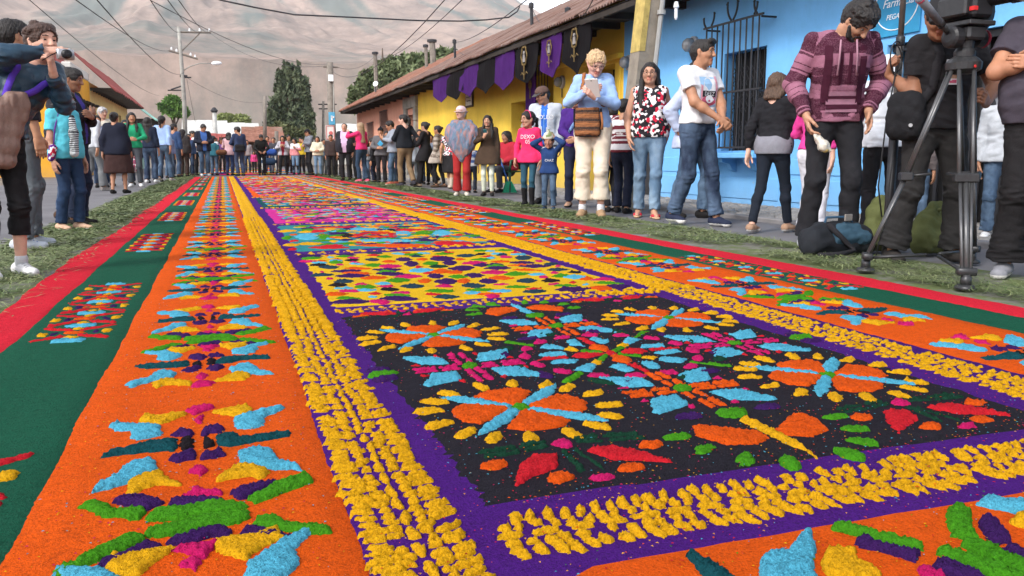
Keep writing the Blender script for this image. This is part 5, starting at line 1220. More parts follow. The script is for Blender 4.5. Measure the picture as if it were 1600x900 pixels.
def hairmat(c):
    k = 'hair_%.3f_%.3f' % c[:2]
    if k in MATS: return MATS[k]
    t = NT(k); v = t.coord(); n = t.noise(t.scalev(v, 1, 1, .22), 120, 3, .7); t.bump(n, .8, .01); MATS[k] = t.done(t.ramp(n, [(.3, sc3(c, .55)), (.7, sc3(c, 1.6))]), .5, .35); return MATS[k]
BLACKH, BROWNH, GREYH, BLONDH = (.012, .009, .008), (.05, .026, .015), (.36, .34, .33), (.46, .31, .17)
TAN, MID, FAIR, DARK = (.40, .205, .12), (.34, .165, .095), (.60, .36, .27), (.22, .105, .06)
M_eye = mat('eye_white', (.42, .37, .34), .3, .03, 5, 0); M_iris = mat('eye_iris', (.02, .012, .008), .2, .1, 5, 0); M_glass = mat('spectacle_frame', (.05, .04, .045), .4, .1, 5, 0)
def curl_hand(f, W, d, nrm, side, sz, curl, tg=0, spread=.0, k=.006):
    """palm, four fingers and a thumb from wrist W along d; nrm points out of the palm, side towards the thumb"""
    d, nrm = unit(d), None if nrm is None else unit(nrm-d*np.dot(unit(d), nrm)); side = np.cross(nrm, d)*side
    p = lambda a, b, c: W+sz*(d*a+side*b+nrm*c)
    f.cap(p(-.01, 0, 0), p(.03, 0, 0), .026*sz, .028*sz, .02, tg=tg, sq=(nrm, 1.25))
    for b in (-.027, -.009, .009, .027): f.cap(p(.02, b*.75, 0), p(.085, b, 0), .0155*sz, .0125*sz, .012, tg=tg)
    for i, (b, l) in enumerate(((.03, .078), (.011, .088), (-.009, .082), (-.028, .064))):
        a = 0.0; q = p(.086, b, 0); seg = (.45, .32, .23)
        for j, s in enumerate(seg):
            a += curl*(.55, 1.0, .7)[j]*(1+.08*i); dd = d*math.cos(a)+nrm*math.sin(a)+side*(spread*(1.5-i)*.12); e = q+unit(dd)*l*s*sz; f.cap(q, e, (.0095-.0009*j)*sz, (.0088-.001*j)*sz, k, tg=tg); q = e
    q0 = p(.018, .03, .006); q1 = p(.05, .052, .018); q2 = p(.08, .056+.0*curl, .026+.012*curl); q3 = p(.102, .046, .036+.02*curl)
    f.cap(q0, q1, .0155*sz, .012*sz, .012, tg=tg); f.cap(q1, q2, .0115*sz, .0105*sz, k, tg=tg); f.cap(q2, q3, .010*sz, .0085*sz, k, tg=tg)
TOR_M = [(.86, .050, .098, -.01), (.93, .062, .100, -.012), (1.00, .056, .096, -.008), (1.08, .052, .092, .0), (1.16, .058, .094, .004), (1.25, .072, .096, .004), (1.31, .082, .088, -.002), (1.36, .080, .058, -.008)]
TOR_F = [(.86, .058, .100, -.012), (.93, .068, .102, -.015), (1.00, .052, .090, -.008), (1.08, .042, .080, .0), (1.16, .048, .084, .006), (1.25, .058, .098, .018), (1.31, .068, .080, .0), (1.36, .068, .054, -.008)]
class Body:
    """joints of a posed person in local metres: facing +Y, right hand +X"""
    def __init__(s, H, sex='m', fat=0.0, lean=0.0, twist=0.0, child=False, feet=((-.1, .0), (.1, .0)), lift=(0, 0), toe=(.15, .15), sit=None, head=(0, 0, 0), arms=None, hip=0.0, shoulders=1.0, wrl=None, side=0.0, hoff=(0, 0, 0)):
        s.H = H; s.k = k = H/1.7; s.sex = sex; s.child = child; s.fat = fat; s.hs = (1.0 if not child else min(1.5, 1/k*.90 if k < .8 else 1.08))  # head scale
        s.tor = TOR_F if sex == 'f' else TOR_M; s.hz = .90 if sit is None else sit; s.dz = s.hz-.90
        th = rad(lean); s.c, s.sn = math.cos(th), math.sin(th); s.tw = rad(twist); s.lean = th; s.side = side
        # legs
        s.hipj = [V3(sx*.088+hip, -.005, s.hz) for sx in (-1, 1)]; s.ank = []; s.knee = []; s.toe = []
        for i in (0, 1):
            x, y = feet[i]; A = V3(x, y-.03, .075+lift[i]); l = np.linalg.norm(A-s.hipj[i])
            Kn, A2 = ik(s.hipj[i], A, .435, .405, V3(0, 1, .0) if sit is None else V3(0, .6, 1)); s.knee.append(Kn); s.ank.append(A2); sg = (-1, 1)[i]; s.toe.append(V3(sg*math.sin(toe[i]), math.cos(toe[i]), 0))
        # arms: (wrist x, y, z) each in torso space (undeformed), elbow hint, hand dir, palm normal, curl
        s.sh = [s.T(V3(sx*(.155 if sex == 'f' else .172)*shoulders, -.012, 1.372)) for sx in (-1, 1)]; s.el = []; s.wr = []; s.hd = []
        arms = arms or ('down', 'down')
        for i in (0, 1):
            a = ARM[arms[i]] if isinstance(arms[i], str) else arms[i]; sg = (-1, 1)[i]; w = s.T(V3(sg*a[0][0], a[0][1], a[0][2])); h = V3(sg*a[1][0], a[1][1], a[1][2]); w = w if not wrl or i not in wrl else V3(*wrl[i]); e, w = ik(s.sh[i], w, .285, .255, h); s.el.append(e); s.wr.append(w)
            d = unit(w-e) if a[2] is None else unit(V3(sg*a[2][0], a[2][1], a[2][2])); n = V3(sg*a[3][0], a[3][1], a[3][2]); s.hd.append((d, n, a[4]))
        # head frame
        pit, yaw, rol = [rad(x) for x in head]; s.neck0 = s.T(V3(0, -.02, 1.41)); 
        cy, sy = math.cos(yaw), math.sin(yaw); cp, sp = math.cos(pit+th*.3), math.sin(pit+th*.3)
        Rz = np.array([[cy, sy, 0], [-sy, cy, 0], [0, 0, 1]]); Rx = np.array([[1, 0, 0], [0, cp, sp], [0, -sp, cp]]); Ry = np.array([[math.cos(rol), 0, math.sin(rol)], [0, 1, 0], [-math.sin(rol), 0, math.cos(rol)]])
        s.HR = Rz @ Rx @ Ry; s.neck1 = s.neck0+V3(0, .012, .032)+V3(*hoff)+ (s.HR @ V3(0, .01, .03)); s.hc = s.neck1+s.HR @ V3(0, .012, .088*s.hs)
    def T(s, p):
        """torso bend about the hips, then twist"""
        q = p-V3(0, 0, .92); t = max(0, min(1, q[2]/.25)); th = s.lean*t; y = q[1]*math.cos(th)+q[2]*math.sin(th); z = q[2]*math.cos(th)-q[1]*math.sin(th); a = s.tw*t; x = q[0]*math.cos(a)+y*math.sin(a)*1.0; y = y*math.cos(a)-q[0]*math.sin(a); x += s.side*max(0, q[2])+(s.hipj[0][0]+s.hipj[1][0])/2*.9
        return V3(x, y, z+.92+s.dz)
    def Hd(s, x, y, z): return s.hc+s.HR @ (V3(x, y, z)*s.hs)
ARM = {'down': ((.225, .03, .84), (.5, -1, 0), (.0, .15, -1), (-1, .1, 0), .35), 'clasp': ((.06, .21, .94), (1, -.5, -.3), (-.6, .5, -.4), (-.3, -1, .2), .5), 'belly': ((.07, .23, 1.06), (1, -.4, -.5), (-1, .25, .1), (0, -1, 0), .5),
       'phone': ((.075, .27, 1.19), (1, -.3, -.7), (-.45, .5, .7), (-.4, -.6, .3), .7), 'pocket': ((.19, .09, .93), (1, -.8, 0), (0, .5, -1), (-1, 0, 0), .3), 'fold': ((-.05, .19, 1.14), (1, -.1, -.8), (-1, .1, .1), (0, -1, 0), .4),
       'hip': ((.21, .02, 1.0), (1, -.7, .2), (-.5, .6, -.3), (-.5, -.4, -.6), .4), 'back': ((.1, -.16, .95), (1, -.8, 0), (-.8, -.2, -.5), (0, 1, 0), .4), 'camera': ((.07, .24, 1.47), (1, .1, -1), (-.5, .5, .7), (-.6, -.4, .3), .8),
       'swingf': ((.22, .16, .87), (.4, -1, 0), (0, .5, -.9), (-1, 0, 0), .35), 'swingb': ((.23, -.12, .86), (.4, -1, 0), (0, -.2, -1), (-1, 0, 0), .35), 'bag': ((.21, .12, 1.12), (1, -.7, -.2), (-.5, .7, .3), (-.6, -.2, -.5), .8), 'chest': ((.02, .2, 1.2), (1, -.2, -.9), (-1, .2, .25), (0, -1, 0), .5)}
def torso_caps(f, B, infl, z0, z1, al=None, tg=0, k=.028, loose=0.0):
    tor = B.tor; zs = np.arange(z0, z1+.001, .05)
    for z in zs:
        hw = np.interp(z, [t[0] for t in tor], [t[1] for t in tor]); r = np.interp(z, [t[0] for t in tor], [t[2] for t in tor]); y = np.interp(z, [t[0] for t in tor], [t[3] for t in tor])
        belly = B.fat*math.exp(-((z-1.05)/.14)**2); fl = loose*max(0, (1.2-z))*.35+(.010*min(1, max(0, (1.02-z)/.06)) if infl > .011 else 0)
        a = B.T(V3(-hw-belly*.4, y+belly*.35, z)); b = B.T(V3(hw+belly*.4, y+belly*.35, z)); f.cap(a, b, r+infl+belly*.45+fl, None, k, (z, z), tg)
    if z1 > 1.35:
        for i in (0, 1): f.cap(B.T(V3((-.035, .035)[i], -.016, 1.395)), B.sh[i]+V3(0, 0, .004), .044+infl*.7, .047+infl*.8, .045, (1.40, 1.42), tg)
def arm_caps(f, B, i, infl, frac=1.0, tg=0, k=.03, wid=0.0):
    S, E, W = B.sh[i], B.el[i], B.wr[i]; r0, r1, r2, r3 = (.052, .042, .039, .027) if B.sex == 'm' else (.047, .038, .034, .024)
    if B.child: r0 *= .95
    if frac <= .54:
        t = frac/.54; f.cap(S, S+(E-S)*t, r0+infl, r0+(r1-r0)*t+infl+wid, k, (1.40, 1.40-.285*t), tg, flat=infl > .004)
    else:
        f.cap(S, E, r0+infl, r1+infl+.003, k, (1.40, 1.115), tg); t = min(1.0, (frac-.54)/.46); W2 = E+(W-E)*t; M = E+(W2-E)*.35
        f.cap(E, M, r1+infl+.002, r2+.002+infl, k, (1.115, 1.02), tg); f.cap(M, W2, r2+infl, r3+(r2-r3)*(1-t)+infl*.8+wid, k, (1.02, 1.115-.255*t), tg, flat=infl > .004)
def leg_caps(f, B, i, infl, frac=1.0, tg=0, flare=0.0, k=.03, slim=1.0):
    Hh, K, A = B.hipj[i], B.knee[i], B.ank[i]; F_ = B.sex == 'f'; r0, r1, rc, r3 = (.080, .050, .052, .035) if F_ else (.077, .052, .053, .038); r0 += B.fat*.12
    if frac <= .5: t = frac/.5; f.cap(Hh, Hh+(K-Hh)*t, r0*slim+infl, r0+(r1-r0)*t+infl+flare, k, (.9, .9-.42*t), tg, flat=True); return
    f.cap(Hh, K, r0*slim+infl, r1*slim+infl, k, (.9, .48), tg); f.cap(Hh+(K-Hh)*.1+V3(0, -.02, .02), Hh+(K-Hh)*.35, .075*slim+infl, .06+infl, .04, (.9, .75), tg)
    C_ = K+(A-K)*.3+V3(0, -.018, 0); f.cap(K, C_, r1*slim+infl*.8, rc*slim+infl*.8, k, (.48, .35), tg); t = min(1.0, (frac-.5)/.5); A2 = C_+(A-C_)*((t-.3)/.7 if t > .3 else .05); f.cap(C_, A2, rc*slim+infl*.8, r3*(1 if t > .95 else 1.2)*slim+infl+flare, k, (.35, .48-.405*t), tg, flat=infl > .004)
def head_caps(f, B, beard=False):
    H_ = B.Hd; s = B.hs
    f.cap(H_(0, -.022, .026), H_(0, .018, .030), .083*s, .079*s, .03, sq=(B.HR @ V3(1, 0, 0), 1.09)); f.cap(H_(0, .03, -.02), H_(0, .052, -.082), .062*s, .031*s, .035, sq=(B.HR @ V3(1, 0, 0), 1.0))
    for x in (-1, 1):
        f.cap(H_(x*.035, .01, -.04), H_(x*.03, .045, -.075), .038*s, .024*s, .03); f.cap(H_(x*.034, .068, -.022), H_(x*.044, .05, -.02), .022*s, .02*s, .02)
        f.cap(H_(x*.012, .090, .031), H_(x*.042, .077, .029), .009*s, .008*s, .014)
        f.cap(H_(x*.081, -.008, .012), H_(x*.079, -.004, -.022), .019*s, .014*s, .008, sq=(B.HR @ V3(1, 0, .0), 2.2))
    f.cap(H_(0, .092, .022), H_(0, .112, -.022), .0085*s, .0135*s, .010); f.cap(H_(-.009, .1, -.024), H_(.009, .1, -.024), .0095*s, None, .008)
    f.cap(H_(-.017, .088, -.0545), H_(.017, .088, -.0545), .0075*s, None, .010, tg=1); f.cap(H_(-.014, .087, -.0655), H_(.014, .087, -.0655), .008*s, None, .008, tg=1); f.cap(H_(0, .078, -.092), H_(0, .079, -.09), .019*s, None, .018)
    for x in (-1, 1): f.cap(H_(x*.031, .099, .010), H_(x*.031, .098, .008), .0135*s, None, .010, sub=True)
    f.cap(B.neck0+V3(0, -.01, -.02), B.neck1, .060 if B.sex == 'm' else .053, .055 if B.sex == 'm' else .048, .03); f.cap(B.neck1, H_(0, -.005, -.05), .053 if B.sex == 'm' else .046, .05*s, .03)
TOPS = dict(tee=dict(infl=.018, sl=.30, hem=.90, wid=.014), shirt=dict(infl=.014, sl=.97, hem=.84, wid=.006), sweater=dict(infl=.014, sl=.98, hem=.88, wid=.004), hoodie=dict(infl=.019, sl=.98, hem=.84, wid=.004, hood=1), jacket=dict(infl=.017, sl=.97, hem=.83, wid=.006), sleeveless=dict(infl=.018, sl=.0, hem=.86), coat=dict(infl=.024, sl=.97, hem=.70, wid=.006), tunic=dict(infl=.018, sl=.97, hem=.66, wid=.01, loose=.12), dress=dict(infl=.014, sl=.95, hem=.9, wid=0))
people = []
SEED = [100]
def person(pos, az, H, label, B=None, top=None, bottom=None, shoes=None, hair=None, sk=MID, detail=None, group=None, extras=(), **pose):
    """pos: ground point; az: heading in degrees clockwise from up the street"""
    SEED[0] += 1; sd = SEED[0]; B = Body(H, **pose); k = B.k; S_ = pxm((pos[0], pos[1], .8))*.64*k; vox = min(.021, max(.0052, (detail or 1.0)/S_)); vf = max(.0042, vox*.62); near = S_ > 44
    sm, lm = skin(sk); top = dict(top) if top else None
    f = Field(max(vox, .0075))                             # the body under the clothes, neck to ankle
    torso_caps(f, B, -.004, .86, 1.36)
    for i in (0, 1): arm_caps(f, B, i, 0); leg_caps(f, B, i, -.004)
    f.cap(B.neck0+V3(0, -.01, -.04), B.neck1, .056 if B.sex == 'm' else .049, .051 if B.sex == 'm' else .045, .04); parts = [f.mesh()]
    h = Field(vf); head_caps(h, B); parts.append(h.mesh())
    for i in (0, 1):
        d, n, cu = B.hd[i]; hf = Field(max(vf*.85, .0036)); hf.cap(B.wr[i]-(unit(B.wr[i]-B.el[i]))*.05, B.wr[i], .029 if B.sex == 'm' else .026, .0245, .02, sq=None); curl_hand(hf, B.wr[i]+d*.01, d, n, (1, -1)[i], .97 if not B.child else 1.1, cu); parts.append(hf.mesh())
        if shoes is None or shoes.get('kind') == 'sandal': 
            ff = Field(vf); A = B.ank[i]; t = B.toe[i]; ff.cap(A+V3(0, 0, .03), A-t*.03-V3(0, 0, .035), .036, .034, .03); ff.cap(A+t*.03-V3(0, 0, .02), A+t*.15-V3(0, 0, .048), .036, .02, .03); parts.append(ff.mesh())
    body = obj_from('person', parts, [sm, lm]); body.location = tuple(map(float, pos)); body.rotation_euler = (0, 0, -rad(az)); body.scale = (k, k, k); tag(body, label, 'person', group)
    # clothes
    if bottom:
        kd = bottom['kind']; m = bottom['m']; g = Field(vox)
        if kd in ('trousers', 'shorts', 'leggings', 'wide'):
            ifl = {'trousers': .013, 'shorts': .02, 'leggings': .005, 'wide': .022}[kd]; fr = bottom.get('len', .97)
            torso_caps(g, B, min(ifl-.006, .008), .86, bottom.get('waist', 1.0))
            for i in (0, 1): leg_caps(g, B, i, ifl, fr, flare={'trousers': .012, 'shorts': .02, 'leggings': .0, 'wide': .03}[kd], slim=.97)
            if vox < .017: g.mod(folds(.0042 if kd != 'leggings' else .002, .18, sd))
            if vox < .017: g.mod(creases(.009 if kd != 'leggings' else .004, (.13, .47, .82), (.10, .07, .06), sd+3))
            obj_from({'trousers': 'trousers', 'shorts': 'shorts', 'leggings': 'leggings', 'wide': 'trousers'}[kd], [g.mesh()], [m], body)
        else:                                              # skirt
            zt, zb = 1.02, bottom.get('hem', .45); fl = bottom.get('flare', .06)
            torso_caps(g, B, .012, .90, zt)
            for z in np.arange(zb, .93, .05):
                t = (.93-z)/(.93-zb+1e-6); kx = (B.knee[0]+B.knee[1])/2; x0 = B.hipj[0][:2]*(1-t)+np.array([B.knee[0][0], B.knee[0][1]])*t; x1 = B.hipj[1][:2]*(1-t)+np.array([B.knee[1][0], B.knee[1][1]])*t
                g.cap((x0[0], x0[1], z), (x1[0], x1[1], z), .108+fl*t+B.fat*.15, None, .05, (z, z))
            g.mod(cut((0, 0, zb), (0, 0, -1))).mod(folds(.006, .12, sd, .5)); obj_from('skirt', [g.mesh()], [m], body)
    if shoes:
        for i in (0, 1):
            g = Field(vf); A = B.ank[i]; t = B.toe[i]; z0 = A[2]-.075; sd_ = V3(t[1], -t[0], 0); kd = shoes.get('kind', 'shoe'); hh = .03 if kd == 'wedge' else 0
            heel = V3(A[0], A[1], z0)-t*.045; toe = V3(A[0], A[1], z0)+t*.165; pit = .35*max(0, z0) 
            if kd != 'sandal':
                g.cap(heel+V3(0, 0, .038), heel+t*.08+V3(0, 0, .045), .037, .036, .03); g.cap(heel+t*.08+V3(0, 0, .04), toe-t*.03+V3(0, 0, .028-pit), .040, .034, .03, sq=((0, 0, 1), 1.15)); g.cap(A+V3(0, 0, -.035), heel+V3(0, .0, .05), .038, .038, .03)
                if kd == 'boot': g.cap(A+V3(0, 0, -.02), A+(B.knee[i]-A)*shoes.get('h', .55), .045, .058, .03)
                g.cap(toe-t*.05-sd_*.012+V3(0, 0, .022-pit), toe-t*.045+sd_*.012+V3(0, 0, .022-pit), .03, None, .02, sq=((0, 0, 1), 1.2))
                if kd == 'sneaker' and near:
                    for q in range(4): c_ = heel+t*(.09+.022*q)+V3(0, 0, .078-.009*q); g.cap(c_-sd_*.018, c_+sd_*.018, .006, None, .004, tg=2)
            else:
                g.cap(heel+V3(0, 0, .012), toe+V3(0, 0, .012), .036, .034, .01, sq=((0, 0, 1), 2.4)); g.cap(heel+t*.13-sd_*.03+V3(0, 0, .03), heel+t*.13+sd_*.03+V3(0, 0, .03), .022, None, .02); g.cap(heel+V3(0, 0, .01), heel+t*.06+V3(0, 0, .03), .034, .036, .02)
            if z0 < .02: g.mod(cut((0, 0, .001-hh), (0, 0, -1)))
            zz = z0
            def mi_(V, Q, A_, I_, zz=zz): zc = V[Q].mean(1)[:, 2]; return np.where(I_[Q].max(1) == 2, 2, (zc < zz+.024).astype(int))
            obj_from('shoe' if kd != 'boot' else 'boot', [g.mesh()], [shoes['m'], shoes.get('sole', shoes['m']), shoes.get('lace', shoes['m'])], body, mi_)
            if shoes.get('sock'):
                q = Field(vox); q.cap(A+V3(0, 0, .0), A+(B.knee[i]-A)*.10, .040, .041, .02); obj_from('sock', [q.mesh()], [shoes['sock']], body)
    if top:
        tp = dict(TOPS[top['kind']]); tp.update({a: b for a, b in top.items() if a not in ('kind', 'm')}); g = Field(vox); ifl = tp['infl']
        torso_caps(g, B, ifl, max(.86, tp['hem']), 1.36, loose=tp.get('loose', 0))
        if tp['hem'] < .86:
            for z in np.arange(tp['hem'], .9, .05):
                t = (.92-z)/.45; x0 = B.hipj[0][:2]*(1-t)+B.knee[0][:2]*t; x1 = B.hipj[1][:2]*(1-t)+B.knee[1][:2]*t; g.cap((x0[0], x0[1], z+B.dz), (x1[0], x1[1], z+B.dz), .106+ifl+tp.get('loose', 0)*t+B.fat*.12, None, .05, (z, z))
        if tp['sl'] > 0:
            for i in (0, 1): arm_caps(g, B, i, ifl*.8, tp['sl'], wid=tp.get('wid', 0))
        nk = B.neck0
        if tp.get('hood') == 1:
            for a in np.linspace(0, math.pi, 7)[:-1]:
                a2 = a+math.pi/6; q = lambda u: B.T(V3(.088*math.cos(u)*-1, -.02-.075*math.sin(u), 1.405+.022*math.sin(u))); g.cap(q(a), q(a2), .024, None, .02, (1.43, 1.43))
            g.cap(B.T(V3(-.04, -.105, 1.36)), B.T(V3(.04, -.105, 1.36)), .036, None, .04, (1.36, 1.36))
        if tp.get('collar'):
            for a in np.linspace(0, 2*math.pi, 9)[:-1]:
                q = lambda u: nk+V3(.066*math.cos(u), -.005+.066*math.sin(u), .012); g.cap(q(a), q(a+.8), .016, None, .012, (1.43, 1.43))
        nr = tp.get('neck', .066); g.cap(nk+V3(0, -.005, -.01), nk+V3(0, .02, .14), nr, nr*1.15, .012, sub=True)
        if tp.get('vneck'): g.cap(B.T(V3(0, .12, 1.42)), B.T(V3(0, .125, 1.42-tp['vneck'])), .055, .012, .01, sub=True)
        if top['kind'] == 'sleeveless':
            for i in (0, 1): sg = (-1, 1)[i]; g.cap(B.sh[i]+V3(sg*.035, 0, .06), B.sh[i]+V3(sg*.03, 0, -.09), .045, .04, .02, sub=True)
        hz = tp['hem']; g.mod(cut(B.T(V3(0, 0, hz)), (0, 0, -1)) if B.lean < .1 else cut(V3(0, 0, hz+B.dz), (0, 0, -1)))
        if vox < .019: g.mod(folds(tp.get('fold', .0050), .17, sd+7))
        if vox < .017: g.mod(creases(.0075, (1.10, .90, 1.33), (.09, .05, .05), sd+5, .07))
        ms = [top['m']]; mif = None
        if tp.get('open'):
            w, m2 = tp['open']; ms.append(m2); HRi = None; cb = math.cos(B.tw); sb = math.sin(B.tw)
            def mif(V, Q, A_, I_): c = V[Q].mean(1); x = c[:, 0]*cb-c[:, 1]*sb; y = c[:, 1]*cb+c[:, 0]*sb; torso = (A_[Q].mean(1) > .8); arm = np.min([np.linalg.norm(c-(B.sh[i]+(B.el[i]-B.sh[i])*u), axis=1) for i in (0, 1) for u in (.5, .9)]+[np.linalg.norm(c-(B.el[i]+(B.wr[i]-B.el[i])*u), axis=1) for i in (0, 1) for u in (.2, .5, .8, 1.0)], axis=0) < .085; return ((np.abs(x) < w*(.5+.5*np.clip((c[:, 2]-.95)/.35, 0, 1))) & (y > .03) & ~arm).astype(int)
        obj_from({'tee': 't_shirt', 'sleeveless': 'blouse'}.get(top['kind'], top['kind']), [g.mesh()], ms, body, mif)
    # hair
    if hair:
        kd = hair['kind']; m = hairmat(hair.get('c', BLACKH)); g = Field(max(vf, .0045)); Hd = B.Hd; s = B.hs; X_ = B.HR @ V3(1, 0, 0)
        if kd in ('hood', 'cap', 'beanie', 'bucket'): m = hair['m']
        th = hair.get('t', .012)
        if kd not in ('hood', 'beanie', 'bucket', 'cap'):
            g.cap(Hd(0, -.026, .030), Hd(0, .016, .036), (.086+th*.8)*s, (.081+th*.7)*s, .02, sq=(X_, 1.06)); g.cap(Hd(0, -.05, -.01), Hd(0, -.045, -.04), .068*s, .056*s, .03)
            fz = hair.get('line', .052)
            g.cap(Hd(0, .165, -.03), Hd(0, .12, fz-.06), .095*s, .068*s, .012, sub=True); g.cap(Hd(0, .14, fz-.045), Hd(0, .1, fz-.05), .062*s, None, .01, sub=True); g.cap(Hd(-.09, .06, -.10), Hd(.09, .06, -.10), .066*s, None, .02, sub=True)
            for x in (-1, 1): g.cap(Hd(x*.088, .005, -.012), Hd(x*.085, .0, -.02), .024*s, None, .01, sub=True) if kd in ('short', 'curly', 'bun', 'pony', 'quiff') else None
        if kd in ('short', 'quiff', 'bun', 'pony', 'bob'): g.mod(folds(.0045, .03, sd+2, .45))
        if kd == 'quiff': g.cap(Hd(-.03, .075, .1), Hd(.035, .07, .1), .028*s, None, .02)
        if kd == 'curly': g.mod(folds(hair.get('amp', .011), .042, sd, 1.0))
        if kd == 'mop': 
            for q in range(26):
                a = q*2.4; r_ = .35+.62*((q*.37) % 1); e = 1.25-.95*((q*.61) % 1); p_ = Hd(.088*math.cos(a)*math.cos(e), -.008+.092*math.sin(a)*math.cos(e), .032+.092*math.sin(e))
                if (p_-B.hc) @ (B.HR @ V3(0, 1, 0)) > .055*s and (p_-B.hc) @ (B.HR @ V3(0, 0, 1)) < .07*s: continue
                g.cap(p_, p_, .026*s, None, .012)
            g.mod(folds(.004, .03, sd, 1.0))
        if kd == 'bun': g.cap(Hd(0, -.125, .045), Hd(0, -.13, .05), .038*s, None, .015)
        if kd == 'pony': q = [Hd(0, -.11, .03), Hd(0, -.15, 0), Hd(0, -.15, -.09), Hd(.01, -.13, -.2)]; [g.cap(a, b, r_, r2, .02) for a, b, r_, r2 in zip(q, q[1:], (.026, .034, .03), (.034, .03, .01))]
        if kd in ('long', 'bob'):
            L_ = hair.get('len', .34 if kd == 'long' else .12); fr = hair.get('front', (0, 0))
            for x in np.linspace(-.07, .07, 7):
                a = Hd(x, -.055+abs(x)*.35, .02); b = Hd(x*1.12, -.075+abs(x)*.4, -.09); c_ = B.hc+(B.HR @ V3(x*1.05, 0, 0))+V3(0, -.115, -.12-L_*.9)
                c_ = V3(B.hc[0]+(B.HR @ V3(x*1.15, 0, 0))[0], b[1]-.045, b[2]-L_); g.cap(a, b, .035*s, .034*s, .03); g.cap(b, c_, .034*s, .02*s, .03)
            for x in (-1, 1):
                g.cap(Hd(x*.075, .01, .02), Hd(x*.082, .0, -.09), .022*s, .024*s, .02)
                fl = fr[0 if x < 0 else 1]
                if fl: a = Hd(x*.08, .012, -.08); b = B.T(V3(x*.10, .085, 1.34)); c_ = B.T(V3(x*.10, .135, 1.40-fl)); g.cap(a, b, .028, .036, .02); g.cap(b, c_, .036, .018, .02)
            g.mod(folds(.005, .05, sd, .22))
        if kd == 'hood':
            g.cap(Hd(0, -.035, .02), Hd(0, .02, .035), .107*s, .100*s, .03); g.cap(Hd(0, -.05, -.06), B.T(V3(0, -.05, 1.42)), .095*s, .10, .04); g.cap(Hd(0, .15, -.035), Hd(0, .07, -.01), .088*s, .068*s, .012, sub=True)
        if kd in ('cap', 'bucket', 'beanie'):
            hm = Field(max(vf, .0045)); hm.cap(Hd(0, -.026, .030), Hd(0, .016, .036), .094*s, .088*s, .02, sq=(X_, 1.06)); hm.cap(Hd(0, -.05, -.01), Hd(0, -.045, -.04), .070*s, .056*s, .03); hm.mod(cut(Hd(0, 0, .045), B.HR @ V3(0, .25, 1))); hm.cap(Hd(0, .165, -.03), Hd(0, .12, -.01), .095*s, .068*s, .012, sub=True)
            for x in (-1, 1): hm.cap(Hd(x*.088, .005, -.012), Hd(x*.085, .0, -.02), .024*s, None, .01, sub=True)
            obj_from('hair', [hm.mesh()], [hairmat(hair.get('c', BLACKH))], body)
            g.cap(Hd(0, -.022, .040), Hd(0, .014, .045), .096*s, .092*s, .02, sq=(X_, 1.05)); g.mod(cut(Hd(0, 0, .04 if kd != 'beanie' else .03), B.HR @ V3(0, .12, -1)))
            nm = {'cap': 'cap', 'bucket': 'hat', 'beanie': 'knit_cap'}[kd]
            if kd == 'beanie': g.mod(folds(.002, .03, sd)); g.cap(Hd(0, -.01, .145), Hd(0, -.01, .15), .02*s, None, .02)
            obj_from(nm, [g.mesh()], [m], body); b_ = Field(max(vf*.8, .0042))
            if kd == 'cap': b_.cap(Hd(-.045, .085, .045), Hd(.045, .085, .045), .035*s, None, .02, sq=(B.HR @ V3(0, .25, 1), 5)); b_.cap(Hd(-.025, .135, .033), Hd(.025, .135, .033), .035*s, None, .02, sq=(B.HR @ V3(0, .25, 1), 5)); obj_from('visor', [b_.mesh()], [hair.get('m2', m)], body)
            elif kd == 'bucket':
                for a in np.linspace(0, 2*math.pi, 17)[:-1]: q = lambda u: Hd(.112*math.sin(u), -.004+.122*math.cos(u), .030-.012*abs(math.cos(u))); b_.cap(q(a), q(a+.4), .022*s, None, .01, sq=(B.HR @ V3(0, 0, 1), 3))
                b_.mod(folds(.002, .06, sd)); obj_from('brim', [b_.mesh()], [m], body)
        else: obj_from('hood' if kd == 'hood' else 'hair', [g.mesh()], [m], body)
        if hair.get('beard'):
            g = Field(vf); Hd = B.Hd
            for x in (-1, 1): g.cap(Hd(x*.068, .03, -.03), Hd(x*.052, .058, -.075), .014*s, .017*s, .012); g.cap(Hd(x*.05, .06, -.075), Hd(x*.012, .088, -.095), .015*s, .015*s, .012); g.cap(Hd(x*.004, .1, -.043), Hd(x*.026, .09, -.052), .005*s, .005*s, .006); g.cap(Hd(x*.027, .088, -.054), Hd(x*.026, .084, -.08), .006*s, None, .006)
            g.mod(folds(.002, .02, sd, 1)); obj_from('beard', [g.mesh()], [hairmat(hair.get('c', BLACKH))], body)
    if near:                                               # eyes and brows
        for x in (-1, 1):
            e = MB(); c = B.Hd(x*.031, .0835, .009); r_ = .0100*B.hs; n1, n2 = 6, 8; V = []; Fc = []; M_ = []
            for a in range(n1+1):
                for b in range(n2): th, ph = math.pi*.62*a/n1, 2*math.pi*b/n2; V.append(c+B.HR @ (V3(math.sin(th)*math.cos(ph)*1.25, math.cos(th), math.sin(th)*math.sin(ph)*.62)*r_))
            for a in range(n1):
                for b in range(n2): Fc.append((a*n2+b, (a+1)*n2+b, (a+1)*n2+(b+1) % n2, a*n2+(b+1) % n2)); M_.append(1 if a < 3 else 0)
            new_mesh('eye', V, Fc, parent=body, smooth=True, mats=[M_eye, M_iris], mi=M_)
            q = Field(.0042); q.cap(B.Hd(x*.014, .101, .031), B.Hd(x*.030, .097, .037), .0036*B.hs, .0042*B.hs, .003); q.cap(B.Hd(x*.030, .097, .037), B.Hd(x*.048, .083, .032), .0042*B.hs, .003*B.hs, .003); obj_from('eyebrow', [q.mesh()], [hairmat((hair or {}).get('brow', (hair or {}).get('c', BLACKH)))], body)
